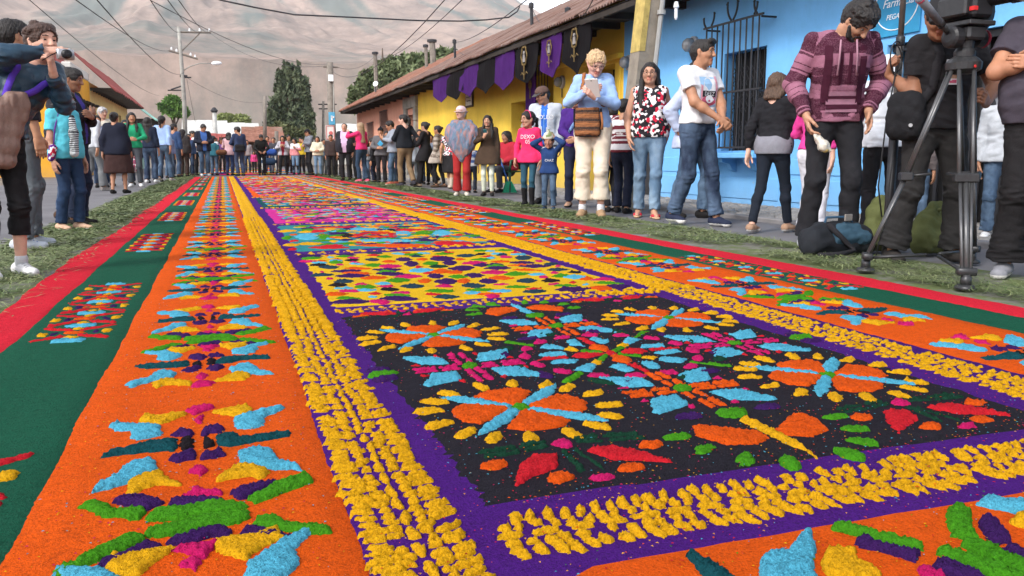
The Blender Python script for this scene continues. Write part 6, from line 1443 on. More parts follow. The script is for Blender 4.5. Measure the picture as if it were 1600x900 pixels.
    if 'glasses' in extras:
        g = MB(); Q = lambda x, y, z: B.Hd(x, y, z)
        for x in (-1, 1): g.tube([Q(x*.033+.024*math.cos(t), .108-abs(.024*math.cos(t))*.18, .006+.017*math.sin(t)) for t in np.linspace(0, 6.283, 17)], .0017, 5, cap=False); g.tube([Q(x*.057, .1, .01), Q(x*.083, .01, .014)], .0017, 5)
        g.tube([Q(-.010, .109, .01), Q(.010, .109, .01)], .0017, 5); g.build('glasses', M_glass, body)
    body['_'] = 1; del body['_']; people.append((body, B)); bpy.context.view_layer.update() if False else None
    return body, B
def W2(body, p):
    """a point of the person's local frame in world metres"""
    k = body.scale[0]; a = body.rotation_euler[2]; x, y, z = np.array(p)*k; return np.array([body.location[0]+x*math.cos(a)-y*math.sin(a), body.location[1]+x*math.sin(a)+y*math.cos(a), body.location[2]+z])
def to_local(p, pos, az, H):
    d = np.array(p, float)-np.array(pos, float); a = rad(az); k = H/1.7; return np.array([d[0]*math.cos(a)-d[1]*math.sin(a), d[0]*math.sin(a)+d[1]*math.cos(a), d[2]])/k
def at(px, fy, hy, Hmul=1.0):
    """feet and head rows in the photograph -> ground point and stature"""
    p = G(px, fy, 0); lo, hi = .2, 3.0
    for _ in range(40):
        m = (lo+hi)/2; lo, hi = (m, hi) if proj((p[0], p[1], m))[1] > hy else (lo, m)
    return p, m*Hmul
# ---------------------------------------------------------------- the crowd
def c8(h): return hexc(h)
DEN = fabric((.045, .075, .125), 'denim', (.16, .24, .34)); DEND = fabric((.016, .025, .05), 'denim', (.10, .15, .23), fade=.7); DENL = fabric((.10, .17, .26), 'denim', (.28, .37, .46)); GREYJ = fabric((.07, .08, .09), 'denim', (.17, .185, .2), fade=.5)
BLK = fabric((.012, .012, .014)); BLK2 = fabric((.02, .019, .022)); NAVY = fabric((.012, .015, .03)); CHAR = fabric((.045, .045, .05)); WHT = fabric((.62, .63, .66)); GRY = fabric((.20, .21, .225)); LGRY = fabric((.42, .44, .47)); KHA = fabric((.21, .145, .085)); CREAM = fabric((.60, .52, .42)); BRN = fabric((.05, .028, .018))
SOLE_W = mat('white_sole', (.62, .6, .57), .7, .1, 20, .1, 80); SOLE_B = mat('dark_sole', (.02, .018, .017), .8, .2, 20, .1, 80)
def sh(c, sole=SOLE_B, kind='shoe', **k): return dict(m=fabric(c), sole=sole, kind=kind, **k)
SB, SBR, SW, SN = sh((.014, .013, .013)), sh((.07, .04, .025)), sh((.6, .6, .6), SOLE_W, 'sneaker', lace=WHT), sh((.02, .025, .05), SOLE_W)
def T_(kind, m, **k): return dict(kind=kind, m=m, **k)
def B_(kind, m, **k): return dict(kind=kind, m=m, **k)
def H_(kind, c=BLACKH, **k): return dict(kind=kind, c=c, **k)
def PP(px, fy, hy, az, label, hm=1.0, **k):
    p, H = at(px, fy, hy, hm); p = p+np.array([0, 0, -.014 if (p[0] > 3.98 and p[0] < 5) or p[0] < -1.6 else (-.008 if abs(p[0]-1.1) > 2.05 else 0)]); return person(p, az, H, label, **k)
G1 = 'people along the right side of the carpet'; G2 = 'people along the left side of the carpet'; G3 = 'people at the far end of the carpet'
def up(x, y, z, hint=(1, -.2, -.6), d=(-.3, .3, 1), n=(-.7, -.5, 0), cu=.7): return ((x, y, z), hint, d, n, cu)
# --- right side, near
BAJA = fabric((.25, .10, .15), 'multi', (.05, .008, .022), w=.21)
baja = PP(1292, 388, 2, 203, 'young bearded man in a striped maroon hooded pullover looking down at the carpet', 1.04, sex='m', lean=10, head=(50, -36, -.05), feet=((-.13, .05), (.15, .02)), arms=('pocket', ((.23, .16, .90), (.7, -.8, 0), (-.15, .35, -.9), (-.9, .2, .1), .55)), top=T_('hoodie', BAJA, infl=.022, hem=.86, fold=.006, vneck=.08), bottom=B_('trousers', fabric((.017, .017, .02))), shoes=sh((.45, .46, .47), mat('lime_sole', (.5, .62, .08), .6, .1, 9, 0), 'sneaker', lace=fabric((.55, .66, .1))), hair=H_('mop', (.016, .013, .012), t=.018, beard=True), sk=(.42, .23, .145), group=G1)
tee = PP(1086, 350, 55, 166, 'young man in a white printed t shirt and faded jeans with clasped hands', 1.0, sex='m', head=(4, -24, 0), feet=((-.10, .20), (.1, -.16)), lift=(0, .03), toe=(.05, .05), arms=(((.05, .25, .95), (1, -.5, -.3), (-.5, .5, -.6), (-.3, -1, .2), .55), ((.03, .27, .97), (1, -.5, -.3), (-.5, .5, -.6), (-.3, -1, .2), .6)), top=T_('tee', fabric((.66, .66, .68)), infl=.014, vneck=.07, hem=.93), bottom=B_('trousers', DEND), shoes=SN, hair=H_('quiff', (.014, .011, .01), t=.007, line=.048), sk=(.38, .19, .11), group=G1)
flor = PP(1011, 338, 92, 205, 'woman in glasses with long black hair and a floral sleeveless blouse', 1.0, sex='f', fat=.05, head=(3, 8, 0), feet=((-.07, .14), (.09, -.10)), lift=(0, .0), arms=(((.2, -.05, .9), (.6, -1, 0), None, (-1, .1, 0), .4), ((.22, .10, .88), (.6, -1, 0), (-.15, .3, -1), (-1, .1, 0), .4)), top=T_('sleeveless', fabric((.02, .018, .022), 'floral'), hem=.88, vneck=.12, neck=.075), bottom=B_('trousers', DENL), shoes=sh((.42, .03, .05), mat('cork_wedge', (.5, .33, .2), .8, .2, 30, .2), 'sandal'), hair=H_('long', len=.36, front=(.0, .2), t=.006, line=.06), sk=(.45, .245, .16), extras=('glasses',), group=G1)
wht = PP(925, 338, 72, 207, 'white haired woman in a pale blue fleece reading a white tablet', 1.0, sex='f', head=(32, -18, .03), feet=((-.09, .06), (.1, .03)), arms=(((.02, .27, 1.19), (1, -.3, -.8), (-.5, .6, .5), (-.8, -.3, .3), .65), ((.05, .25, 1.25), (1, -.3, -.8), (-.9, .35, .2), (-.4, -.8, .2), .65)), top=T_('sweater', fabric((.27, .40, .66)), infl=.014, hem=.90, collar=1, fold=.006), bottom=B_('wide', fabric((.62, .53, .42)), len=.86), shoes=sh((.33, .21, .12), mat('tan_sole', (.36, .25, .16), .8, .1, 20, 0), sock=WHT), shoulders=.9, hair=H_('curly', BLONDH, t=.015, amp=.013, brow=(.35, .26, .18)), sk=(.62, .36, .28), extras=('glasses',), group=G1)
boy = PP(972, 331, 150, 45, 'boy with dark hair in a maroon and white striped shirt seen from behind', sex='m', child=False, head=(0, 15, 0), top=T_('tee', fabric((.62, .6, .6), 'stripes', (.13, .02, .03), w=.085), infl=.02, sl=.5), bottom=B_('trousers', NAVY), shoes=SB, hair=H_('short'), sk=TAN, feet=((-.1, .1), (.1, -.08)), group=G1)
yel = PP(954, 329, 160, 350, 'person in a yellow orange hooded jacket standing behind the white haired woman', sex='m', top=T_('hoodie', fabric((.62, .31, .02)), hem=.80), bottom=B_('trousers', BLK2), shoes=SB, hair=H_('short'), sk=TAN, group=G1)
pur = PP(899, 322, 138, 208, 'girl in a purple jacket with a pale blue shoulder strap', sex='f', head=(6, 10, 0), arms=(((.03, .25, .98), (1, -.4, -.3), (-.8, .4, -.2), (0, -1, .2), .6), ((.04, .24, .98), (1, -.4, -.3), (-.8, .4, -.2), (0, -1, .2), .6)), top=T_('jacket', fabric((.055, .018, .16)), hem=.88, collar=1), bottom=B_('trousers', fabric((.018, .022, .045))), shoes=sh((.42, .25, .17)), hair=H_('pony', t=.006), sk=(.42, .22, .14), group=G1)
cap = PP(852, 317, 131, 212, 'man in a brown cap and pale grey hooded jacket looking down left', sex='m', head=(18, 42, 0), arms=('down', ((.1, .26, .98), (1, -.5, -.3), (-.2, .6, -.5), (-.7, -.4, 0), .5)), top=T_('hoodie', fabric((.44, .47, .52)), open=(.05, fabric((.03, .13, .5))), vneck=.09), bottom=B_('trousers', GRY), shoes=SB, hair=dict(kind='cap', m=fabric((.10, .06, .05)), m2=fabric((.07, .065, .065)), c=BLACKH), sk=(.36, .19, .115), group=G1)
kid = PP(858, 327, 211, 212, 'toddler in a knitted cap and blue jacket holding hands to the head', sex='m', child=True, head=(14, 0, .05), arms=(up(.13, .10, 1.66, (1, .3, -.5), (-.6, .1, 1), (-1, 0, -.2)), up(.14, .10, 1.64, (1, .3, -.5), (-.6, .1, 1), (-1, 0, -.2))), feet=((-.11, .05), (.12, -.03)), top=T_('jacket', fabric((.018, .045, .14), 'top', (.55, .56, .6), z=1.385), infl=.022, collar=1, hem=.84), bottom=B_('trousers', DEN), shoes=sh((.03, .05, .08)), hair=dict(kind='beanie', m=fabric((.55, .52, .42), 'stripes', (.16, .2, .09), w=.045), c=BLACKH), sk=(.40, .21, .14), group=G1)
pink = PP(827, 321, 176, 217, 'girl in glasses with a bright pink hooded jacket and black boots', sex='f', child=True, head=(2, 38, 0), feet=((-.06, .06), (.1, -.02)), arms=('down', ((.25, .06, .87), (.6, -1, 0), None, (-1, .1, 0), .4)), top=T_('hoodie', fabric((.70, .03, .12)), hem=.80), bottom=B_('leggings', fabric((.025, .075, .11))), shoes=sh((.013, .012, .013), SOLE_B, 'boot', h=.62), hair=H_('pony', t=.010), sk=(.42, .23, .15), extras=('glasses',), group=G1)
lblu = PP(1082, 339, 90, 150, 'man in a loose pale blue shirt walking behind the white t shirt', sex='m', head=(3, -10, 0), feet=((-.1, .1), (.1, -.15)), arms=('down', ((.24, -.05, .92), (.8, -1, 0), (-.3, .5, -.5), (-.8, -.3, 0), .6)), top=T_('shirt', fabric((.42, .47, .62)), infl=.03, hem=.76, loose=.1), bottom=B_('trousers', DEN), shoes=SB, hair=H_('short'), sk=MID, group=G1)
leg = PP(1203, 361, 108, 68, 'woman in a black cardigan and black leggings walking away', sex='f', fat=.05, head=(8, 0, 0), feet=((-.08, -.20), (.1, .22)), lift=(.02, 0), arms=('swingb', 'belly'), top=T_('sweater', fabric((.014, .014, .017)), hem=.90), bottom=B_('leggings', fabric((.012, .016, .025))), shoes=sh((.34, .21, .14), SOLE_W), hair=H_('bob', (.075, .042, .026), len=.05, t=.02), sk=FAIR, group=G1)
k_, B__ = leg; g = Field(.012); torso_caps(g, B__, .018, .86, .98); g.mod(cut((0, 0, .84), (0, 0, -1))); obj_from('shirt_tail', [g.mesh()], [fabric((.2, .2, .23))], k_)
wp = PP(1268, 366, 120, 60, 'person with a bright pink sleeve and white trousers behind the striped pullover', sex='f', feet=((-.09, .05), (.1, -.1)), arms=('belly', 'swingb'), head=(10, 0, 0), top=T_('sweater', fabric((.62, .05, .26)), hem=.95), bottom=B_('wide', fabric((.58, .57, .62))), shoes=SW, hair=H_('long', len=.2), sk=FAIR, group=G1)
wh = PP(1372, 372, 80, 25, 'person in a white hooded top seen from behind beside the boom pole', sex='m', feet=((-.1, .03), (.12, -.05)), arms=('belly', ((.24, .03, .86), (.5, -1, 0), None, (-1, .1, 0), .5)), top=T_('hoodie', fabric((.58, .60, .64)), hem=.86, infl=.03, hood=0), bottom=B_('trousers', fabric((.016, .015, .017))), shoes=SB, hair=dict(kind='hood', m=fabric((.58, .60, .64))), sk=TAN, group=G1)
# --- camera crew
POLE = G(1384, 404); GRIP = onY(1387, 90, POLE[1]); _p, _h = at(1446, 408, -14)
crew = PP(1446, 408, -14, 196, 'cameraman in black gripping a boom pole behind a video tripod', 1.0, sex='m', fat=.0, lean=8, hoff=(.09, .05, -.02), head=(24, 24, 0), feet=((-.20, .02), (.19, -.04)), arms=(((.16, .25, 1.02), (1, -.5, -.3), (-.5, .6, .2), (-.6, -.5, .2), .8), ((.36, .27, 1.17), (.15, -.5, -1), (.15, .45, .6), (-.95, .35, .1), 1.45)), wrl={1: to_local(GRIP+np.array([.045, .03, -.085]), _p, 196, _h)}, top=T_('tee', fabric((.016, .015, .017)), infl=.02, sl=.34, hem=.86), bottom=B_('wide', fabric((.022, .021, .021))), shoes=sh((.03, .026, .024), SOLE_B), hair=H_('short'), sk=(.27, .125, .07), group=G1)
arms_ = ((.03, .24, 1.20), (1, -.1, -.7), (-1, .05, .12), (0, -1, 0), .35)
polo = PP(1612, 432, -60, 232, 'man in a grey polo shirt with folded arms and a wristwatch', 1.0, sex='m', fat=.08, head=(10, 0, 0), feet=((-.14, .06), (.14, .04)), arms=(((-.04, .22, 1.17), (1, 0, -.7), (-1, .05, .1), (0, -1, 0), .35), arms_), top=T_('tee', fabric((.055, .047, .062)), infl=.022, sl=.34, hem=.86, collar=1), bottom=B_('wide', fabric((.013, .012, .013))), shoes=sh((.22, .22, .24), SOLE_W), hair=H_('short'), sk=(.40, .19, .11), group=G1)
hch = PP(1556, 372, 124, 230, 'child in a grey hood peering between the tripod and the folded arms', sex='m', child=True, head=(8, 5, 0), top=T_('hoodie', LGRY, hood=0), bottom=B_('trousers', DEN), shoes=SW, hair=dict(kind='hood', m=fabric((.42, .43, .45))), sk=(.33, .165, .095), group=G1)
PP(1428, 352, 180, 60, 'person in brown trousers half hidden behind the white hooded top', sex='m', child=True, top=T_('sweater', fabric((.12, .1, .1))), bottom=B_('trousers', DEN), shoes=SB, hair=H_('short'), sk=TAN, group=G1)
# --- right side, middle
YARN = fabric((.26, .20, .26), 'blend', (.10, .17, .24), (.30, .16, .14))
pon = PP(723, 305, 164, 200, 'elderly woman in a pink hat and shaggy multicoloured poncho', sex='f', head=(0, 38, 0), feet=((-.08, .05), (.11, -.03)), arms=(((.14, .04, 1.02), (.6, -.8, -.3), (-.6, .3, -.5), (-1, 0, 0), .4), ((.14, .04, 1.02), (.6, -.8, -.3), (-.6, .3, -.5), (-1, 0, 0), .4)), top=T_('sweater', YARN, infl=.012), bottom=B_('wide', fabric((.30, .022, .022))), shoes=sh((.55, .48, .4), SOLE_W), hair=dict(kind='bucket', m=fabric((.62, .44, .44)), c=(.5, .48, .46)), sk=(.55, .33, .25), group=G1)
body, Bp = pon; g = Field(.013)
for z, w, r in ((1.375, .07, .065), (1.33, .15, .08), (1.27, .19, .10), (1.20, .195, .125), (1.12, .17, .15), (1.04, .13, .155), (.96, .085, .15), (.88, .05, .13), (.80, .02, .11), (.72, .0, .07), (.68, .0, .04)): g.cap(Bp.T(V3(-w, .03+max(0, 1-z)*.14, z)), Bp.T(V3(w, .03+max(0, 1-z)*.14, z)), r, None, .04, (z, z))
g.cap(Bp.neck0+V3(0, 0, -.02), Bp.neck0+V3(0, .02, .14), .075, .085, .012, sub=True); g.mod(folds(.012, .11, 3, .6)); obj_from('poncho', [g.mesh()], [YARN], body)
brn = PP(763, 305, 177, 205, 'young woman with long black hair in a brown tunic holding a phone', sex='f', head=(4, 4, 0), feet=((-.08, .04), (.1, -.02)), arms=('down', ((.05, .24, 1.22), (1, -.3, -.8), (-.4, .4, .8), (-.5, -.7, .2), .7)), top=T_('tunic', fabric((.055, .034, .022)), vneck=.06), bottom=B_('leggings', fabric((.60, .62, .50))), shoes=SB, hair=H_('long', len=.38, front=(.2, .22)), sk=(.46, .25, .16), group=G1)
sit = person(G(793, 300), 238, 1.5, 'woman in a red shawl sitting on a green plastic chair', sex='f', fat=.05, sit=.46, head=(5, 10, 0), feet=((-.12, .42), (.12, .40)), arms=('belly', 'belly'), top=T_('sweater', fabric((.36, .02, .035)), infl=.04), bottom=B_('trousers', CHAR), shoes=SB, hair=H_('long', len=.3), sk=MID, group=G1)
wal = PP(704, 294, 196, 30, 'woman in a black and white skirt and pale boots walking past the poncho', sex='f', feet=((-.07, .2), (.08, -.22)), arms=('swingb', 'swingf'), top=T_('tee', fabric((.06, .055, .06), 'floral'), infl=.02), bottom=B_('skirt', fabric((.016, .015, .016)), hem=.44, flare=.05), shoes=sh((.42, .35, .28), SOLE_B, 'boot', h=.5), hair=H_('bun'), sk=TAN, group=G1)
PP(738, 300, 222, 30, 'child in a blue and black tracksuit behind the poncho', sex='m', child=True, top=T_('tee', fabric((.03, .06, .16), 'stripes', (.3, .3, .32), w=.2), infl=.02), bottom=B_('trousers', fabric((.015, .018, .03))), shoes=SB, hair=H_('short'), sk=TAN, group=G1)
PP(686, 292, 194, 305, 'woman with a hair bun in a beige and brown striped cardigan', sex='f', top=T_('tunic', fabric((.36, .31, .26), 'stripes', (.14, .11, .09), w=.13), infl=.03), bottom=B_('leggings', BLK), shoes=SBR, hair=H_('bun', t=.012), sk=MID, feet=((-.08, .08), (.08, -.1)), group=G1)
PP(666, 291, 188, 312, 'woman in a black dress and wide black trousers striding left', sex='f', feet=((-.08, .2), (.1, -.27)), lift=(0, .06), arms=('belly', 'chest'), top=T_('tunic', fabric((.014, .013, .014)), infl=.016), bottom=B_('wide', fabric((.014, .013, .015))), shoes=sh((.3, .22, .15)), hair=H_('bun', t=.012), sk=(.45, .26, .18), group=G1)
kha = PP(634, 291, 177, 342, 'woman in a black cardigan and khaki trousers with tied hair', sex='f', fat=.06, head=(4, -45, 0), feet=((-.1, .08), (.09, -.2)), lift=(0, .04), arms=('belly', ((.23, -.02, .92), (.6, -1, 0), (-.3, .4, -.8), (-1, 0, 0), .4)), top=T_('sweater', fabric((.012, .014, .018)), hem=.90), bottom=B_('trousers', fabric((.19, .125, .07))), shoes=sh((.035, .032, .04), SOLE_B, 'boot', h=.4), hair=H_('pony', t=.012), sk=FAIR, group=G1)
PP(615, 288, 186, 268, 'man in a grey hooded top looking down at a small camera', sex='m', head=(24, 0, 0), arms=('phone', 'phone'), top=T_('hoodie', fabric((.24, .26, .30))), bottom=B_('trousers', DEN), shoes=sh((.45, .12, .08), SOLE_W), hair=H_('short', t=.015), sk=TAN, feet=((-.1, .12), (.1, -.06)), group=G1)
PP(597, 286, 198, 200, 'boy in a black knit cap and grey hooded top with a blue diamond', sex='m', head=(6, 0, 0), arms=('belly', 'belly'), top=T_('hoodie', fabric((.11, .105, .11))), bottom=B_('trousers', BLK2), shoes=SB, hair=dict(kind='beanie', m=BLK, c=BLACKH), sk=TAN, group=G1)
PP(585, 285, 217, 300, 'small boy in a black jacket facing the carpet', sex='m', child=True, arms=('down', 'belly'), top=T_('jacket', fabric((.014, .014, .016))), bottom=B_('trousers', NAVY), shoes=SB, hair=H_('short', t=.014), sk=TAN, group=G1)
PP(573, 283, 219, 200, 'small child with dark hair between the boy and the pink jacket', sex='f', child=True, top=T_('sweater', fabric((.30, .32, .36))), bottom=B_('trousers', DEN), shoes=SB, hair=H_('bob'), sk=TAN, group=G1)
PP(626, 287, 198, 190, 'person in red half hidden behind the khaki trousers', sex='f', top=T_('sweater', fabric((.36, .03, .05))), bottom=B_('trousers', NAVY), shoes=SB, hair=H_('bob'), sk=TAN, group=G1)
PP(647, 289, 214, 20, 'child in a grey top with a mint hem behind the khaki trousers', sex='f', child=True, top=T_('sweater', fabric((.26, .29, .33)), hem=.84), bottom=B_('trousers', GREYJ), shoes=SB, hair=H_('pony'), sk=TAN, group=G1)
PP(566, 284, 190, 325, 'woman with long fair hair and a pink jacket raising an arm', sex='f', feet=((-.08, .05), (.1, -.08)), arms=(up(.14, .34, 1.42, (1, -.1, -.7), (-.2, 1, .3), (-.5, -.4, 0)), 'belly'), top=T_('jacket', fabric((.58, .03, .13)), hem=.92), bottom=B_('trousers', fabric((.02, .035, .06), 'denim')), shoes=sh((.5, .08, .14), SOLE_W), hair=H_('long', (.28, .19, .11), len=.34), sk=FAIR, group=G1)
PP(541, 282, 191, 196, 'balding man in a dark open jacket over a pink shirt', sex='m', fat=.12, top=T_('jacket', fabric((.02, .02, .026)), open=(.11, fabric((.56, .40, .56))), infl=.03), bottom=B_('trousers', fabric((.018, .017, .02))), shoes=SB, hair=H_('short', (.05, .04, .035), t=.002, line=.085), sk=(.52, .29, .2), extras=('glasses',), group=G1)
PP(519, 277, 209, 190, 'man in a dark brown shirt in front of the signed pole', sex='m', fat=.04, top=T_('shirt', fabric((.045, .03, .028)), hem=.84), bottom=B_('trousers', BLK), shoes=SB, hair=H_('short'), sk=MID, group=G1)
PP(498, 275, 212, 192, 'woman in a cream sweater and pale jeans', sex='f', fat=.05, arms=('belly', 'belly'), top=T_('sweater', fabric((.58, .53, .40)), infl=.035), bottom=B_('trousers', DENL), shoes=SBR, hair=H_('bob'), sk=TAN, group=G3)
PP(485, 274, 201, 250, 'man in a cap and black and white plaid shirt', sex='m', head=(15, 15, 0), arms=('phone', 'belly'), top=T_('shirt', fabric((.36, .37, .4), 'plaid', (.10, .11, .13), (.025, .025, .035)), infl=.03), bottom=B_('trousers', BLK), shoes=SB, hair=dict(kind='cap', m=BLK, c=BLACKH), sk=TAN, group=G3)
# --- the far end
PP(463, 273, 215, 200, 'woman in a pink and white top with black boots', sex='f', head=(6, 20, 0), arms=('phone', 'down'), top=T_('sweater', fabric((.62, .24, .25), 'top', (.6, .58, .6), z=1.2)), bottom=B_('trousers', DENL), shoes=sh((.014, .013, .014), SOLE_B, 'boot', h=.9), hair=H_('long', len=.15), sk=TAN, group=G3)
PP(444, 273, 211, 188, 'woman in a grey jacket over a dark red top', sex='f', head=(8, 0, 0), arms=('phone', 'phone'), top=T_('jacket', fabric((.40, .38, .41)), open=(.09, fabric((.22, .015, .03)))), bottom=B_('trousers', BLK), shoes=SB, hair=H_('long', len=.2), sk=TAN, feet=((-.12, .04), (.16, .02)), group=G3)
PP(410, 274, 208, 176, 'man in a black jacket leaning over a pushchair', sex='m', head=(30, 0, 0), lean=14, arms=(((.12, .30, .98), (1, -.6, -.2), None, (-.5, 0, -1), .8), ((.12, .30, .98), (1, -.6, -.2), None, (-.5, 0, -1), .8)), top=T_('jacket', fabric((.014, .014, .014))), bottom=B_('trousers', BLK), shoes=SB, hair=H_('short'), sk=MID, group=G3)
PP(376, 275, 197, 335, 'man in a dark blue jacket with a bag turned to a woman', sex='m', head=(10, -40, 0), arms=('belly', 'down'), top=T_('jacket', fabric((.03, .045, .095))), bottom=B_('trousers', fabric((.04, .055, .10))), shoes=SB, hair=H_('short', t=.015), sk=TAN, group=G3)
PP(360, 274, 206, 20, 'woman in a pale pink jacket with a brown shoulder bag', sex='f', head=(8, 20, 0), arms=('belly', 'phone'), top=T_('jacket', fabric((.58, .36, .38)), hem=.80), bottom=B_('trousers', fabric((.025, .04, .1))), shoes=SB, hair=H_('bob', len=.08), sk=TAN, group=G3)
PP(336, 274, 212, 15, 'child in a teal vest with white hood seen from behind', sex='m', child=True, head=(10, 15, 0), top=T_('jacket', fabric((.03, .13, .17), 'top', (.52, .53, .55), z=1.33)), bottom=B_('trousers', DEN), shoes=SB, hair=H_('short', t=.014), sk=TAN, group=G3)
PP(321, 275, 192, 168, 'man in a dark suit jacket over a blue shirt looking down', sex='m', fat=.06, head=(28, -10, 0), arms=('belly', 'belly'), top=T_('jacket', fabric((.016, .018, .03)), open=(.10, fabric((.05, .12, .34))), hem=.80), bottom=B_('trousers', DEN), shoes=SW, hair=H_('short', t=.013), sk=TAN, group=G3)
PP(304, 274, 203, 150, 'woman in a red blouse with an olive shawl', sex='f', head=(8, -20, 0), arms=('down', 'belly'), top=T_('sweater', fabric((.42, .02, .04)), open=(.05, fabric((.16, .14, .05)))), bottom=B_('trousers', BLK), shoes=SB, hair=H_('bun'), sk=TAN, group=G3)
PP(312, 274, 204, 175, 'woman in white behind the man in the suit jacket', sex='f', top=T_('sweater', WHT), bottom=B_('trousers', BLK), shoes=SB, hair=H_('bob'), sk=TAN, group=G3)
PP(289, 276, 201, 20, 'person in a dark hooded jacket and brown trousers from behind', sex='m', fat=.08, arms=('belly', 'down'), top=T_('jacket', fabric((.035, .03, .03)), infl=.04), bottom=B_('trousers', fabric((.04, .025, .02))), shoes=SB, hair=dict(kind='hood', m=fabric((.035, .03, .03))), sk=TAN, group=G3)
PP(276, 277, 192, 30, 'man in a blue top beside the dark hooded jacket', sex='m', head=(0, 40, 0), top=T_('sweater', fabric((.03, .06, .14))), bottom=B_('trousers', DEND), shoes=SB, hair=H_('short'), sk=TAN, group=G3)
for px, fy, hy, az, c, h, lab in ((398, 271, 236, 180, (.56, .06, .2), 'bob', 'small child in bright pink beyond the pushchair'), (430, 271, 214, 200, (.05, .05, .06), 'short', 'person in black beyond the man with the pushchair'), (388, 270, 218, 170, (.32, .3, .3), 'short', 'person in grey in the far crowd'), (472, 272, 214, 190, (.55, .38, .03), 'bob', 'person in a yellow top in the far crowd'), (507, 274, 216, 170, (.09, .2, .3), 'short', 'person in dull blue behind the cream sweater'), (348, 270, 216, 180, (.2, .09, .26), 'bob', 'person in purple in the far crowd'),
                                  (420, 271, 212, 190, (.36, .1, .1), 'short', 'person in dull red in the far crowd'), (529, 276, 212, 160, (.5, .5, .52), 'short', 'person in white between the brown shirt and the dark jacket'), (453, 271, 210, 170, (.15, .12, .1), 'short', 'person in brown in the far crowd'), (266, 278, 205, 160, (.15, .18, .3), 'short', 'person in dusty blue behind the pale blue jacket'), (552, 280, 208, 200, (.02, .02, .025), 'bob', 'person in black behind the pink jacket'), (606, 284, 203, 200, (.3, .26, .2), 'short', 'person in tan behind the grey hooded top'),
                                  (674, 288, 208, 200, (.15, .17, .22), 'bob', 'person in slate blue behind the striped cardigan'), (657, 287, 200, 200, (.3, .1, .12), 'short', 'person in dull red behind the black dress'), (368, 271, 214, 160, (.12, .16, .12), 'short', 'person in dull green in the far crowd'), (328, 272, 208, 170, (.42, .38, .34), 'bob', 'person in beige in the far crowd'), (298, 275, 208, 170, (.06, .1, .2), 'short', 'person in navy in the far crowd')):
    PP(px, fy, hy, az+random.uniform(-15, 15), lab, sex='f' if h == 'bob' else 'm', top=T_('sweater', fabric(c)), bottom=B_('trousers', random.choice([DEN, BLK, DEND, GREYJ])), shoes=SB, hair=H_(h), sk=random.choice([TAN, MID]), group=G3, detail=1.3)
# --- left side
cw = PP(10, 430, 20, 148, 'woman in a dark blue padded jacket photographing with a compact camera', 1.0, sex='f', fat=.0, head=(-4, -10, .08), lean=8, side=-.52, hoff=(-.06, .02, -.01), feet=((-.10, .03), (.10, .06)), arms=(((.03, .30, 1.37), (.2, .2, -1), (-.2, .3, .8), (-.6, -.4, .3), .85), ((.07, .27, 1.51), (1, .2, -.1), (-.9, .35, .1), (-.2, -.5, -.8), .75)), top=T_('jacket', fabric((.012, .04, .07), shiny=1), infl=.026, hem=.92, collar=1, vneck=.10, fold=.008), bottom=B_('trousers', fabric((.012, .011, .012)), len=.74), shoes=sh((.6, .59, .58), SOLE_W, 'sneaker', lace=fabric((.3, .3, .31)), sock=fabric((.5, .5, .51))), hair=H_('mop', (.055, .028, .02), t=.016), sk=(.58, .33, .24), group=G2)
gj = PP(50, 386, 24, 60, 'person in grey jeans and white running shoes behind the camera woman', sex='m', feet=((-.1, .08), (.12, -.07)), top=T_('jacket', fabric((.02, .02, .026)), hem=.95), bottom=B_('trousers', GREYJ), shoes=sh((.42, .44, .48), SOLE_W, 'sneaker', lace=fabric((.15, .2, .35))), hair=H_('short', t=.014), sk=TAN, group=G2)
tg = PP(114, 358, 134, 128, 'girl in a turquoise top with a zebra striped scarf looking down', sex='f', fat=.06, head=(22, 0, .1), feet=((-.08, .06), (.09, -.05)), arms=('down', 'down'), top=T_('tee', fabric((.10, .47, .56)), hem=.86, sl=.36), bottom=B_('trousers', fabric((.018, .035, .075))), shoes=sh((.50, .32, .22), SOLE_W), hair=H_('bob', len=.02, t=.012), sk=(.40, .21, .14), group=G2)
dw = PP(126, 351, 101, 105, 'woman with tied black hair in a black cardigan with folded arms', sex='f', fat=.06, head=(12, 0, 0), arms=(((-.02, .22, 1.16), (1, -.1, -.8), (-1, .1, .2), (0, -1, 0), .5), ((.03, .21, 1.2), (1, -.1, -.8), (-1, .1, .3), (0, -1, 0), .5)), top=T_('sweater', fabric((.014, .014, .02)), open=(.05, fabric((.05, .035, .22)))), bottom=B_('trousers', fabric((.014, .02, .04))), shoes=SB, hair=H_('bun', t=.016), sk=(.27, .13, .075), group=G2)
PP(106, 340, 96, 95, 'person with dark hair standing behind the folded arms', sex='f', top=T_('sweater', fabric((.03, .028, .035))), bottom=B_('trousers', DEND), shoes=SBR, hair=H_('bun', t=.02), sk=TAN, group=G2)
PP(150, 297, 166, 35, 'person in a white hooded top and grey trousers walking away', sex='m', feet=((-.1, -.18), (.1, .15)), lift=(.05, 0), arms=('swingf', 'swingb'), top=T_('hoodie', fabric((.50, .51, .54)), hem=.88), bottom=B_('wide', fabric((.16, .165, .17))), shoes=sh((.3, .26, .24), SOLE_W), hair=H_('short', t=.012), sk=TAN, group=G2)
PP(168, 290, 165, 165, 'grey haired woman in cream behind the navy cardigan', sex='f', head=(6, -20, 0), top=T_('sweater', fabric((.55, .50, .42))), bottom=B_('trousers', CHAR), shoes=SB, hair=H_('curly', (.34, .33, .33), t=.02), sk=(.52, .3, .22), group=G2)
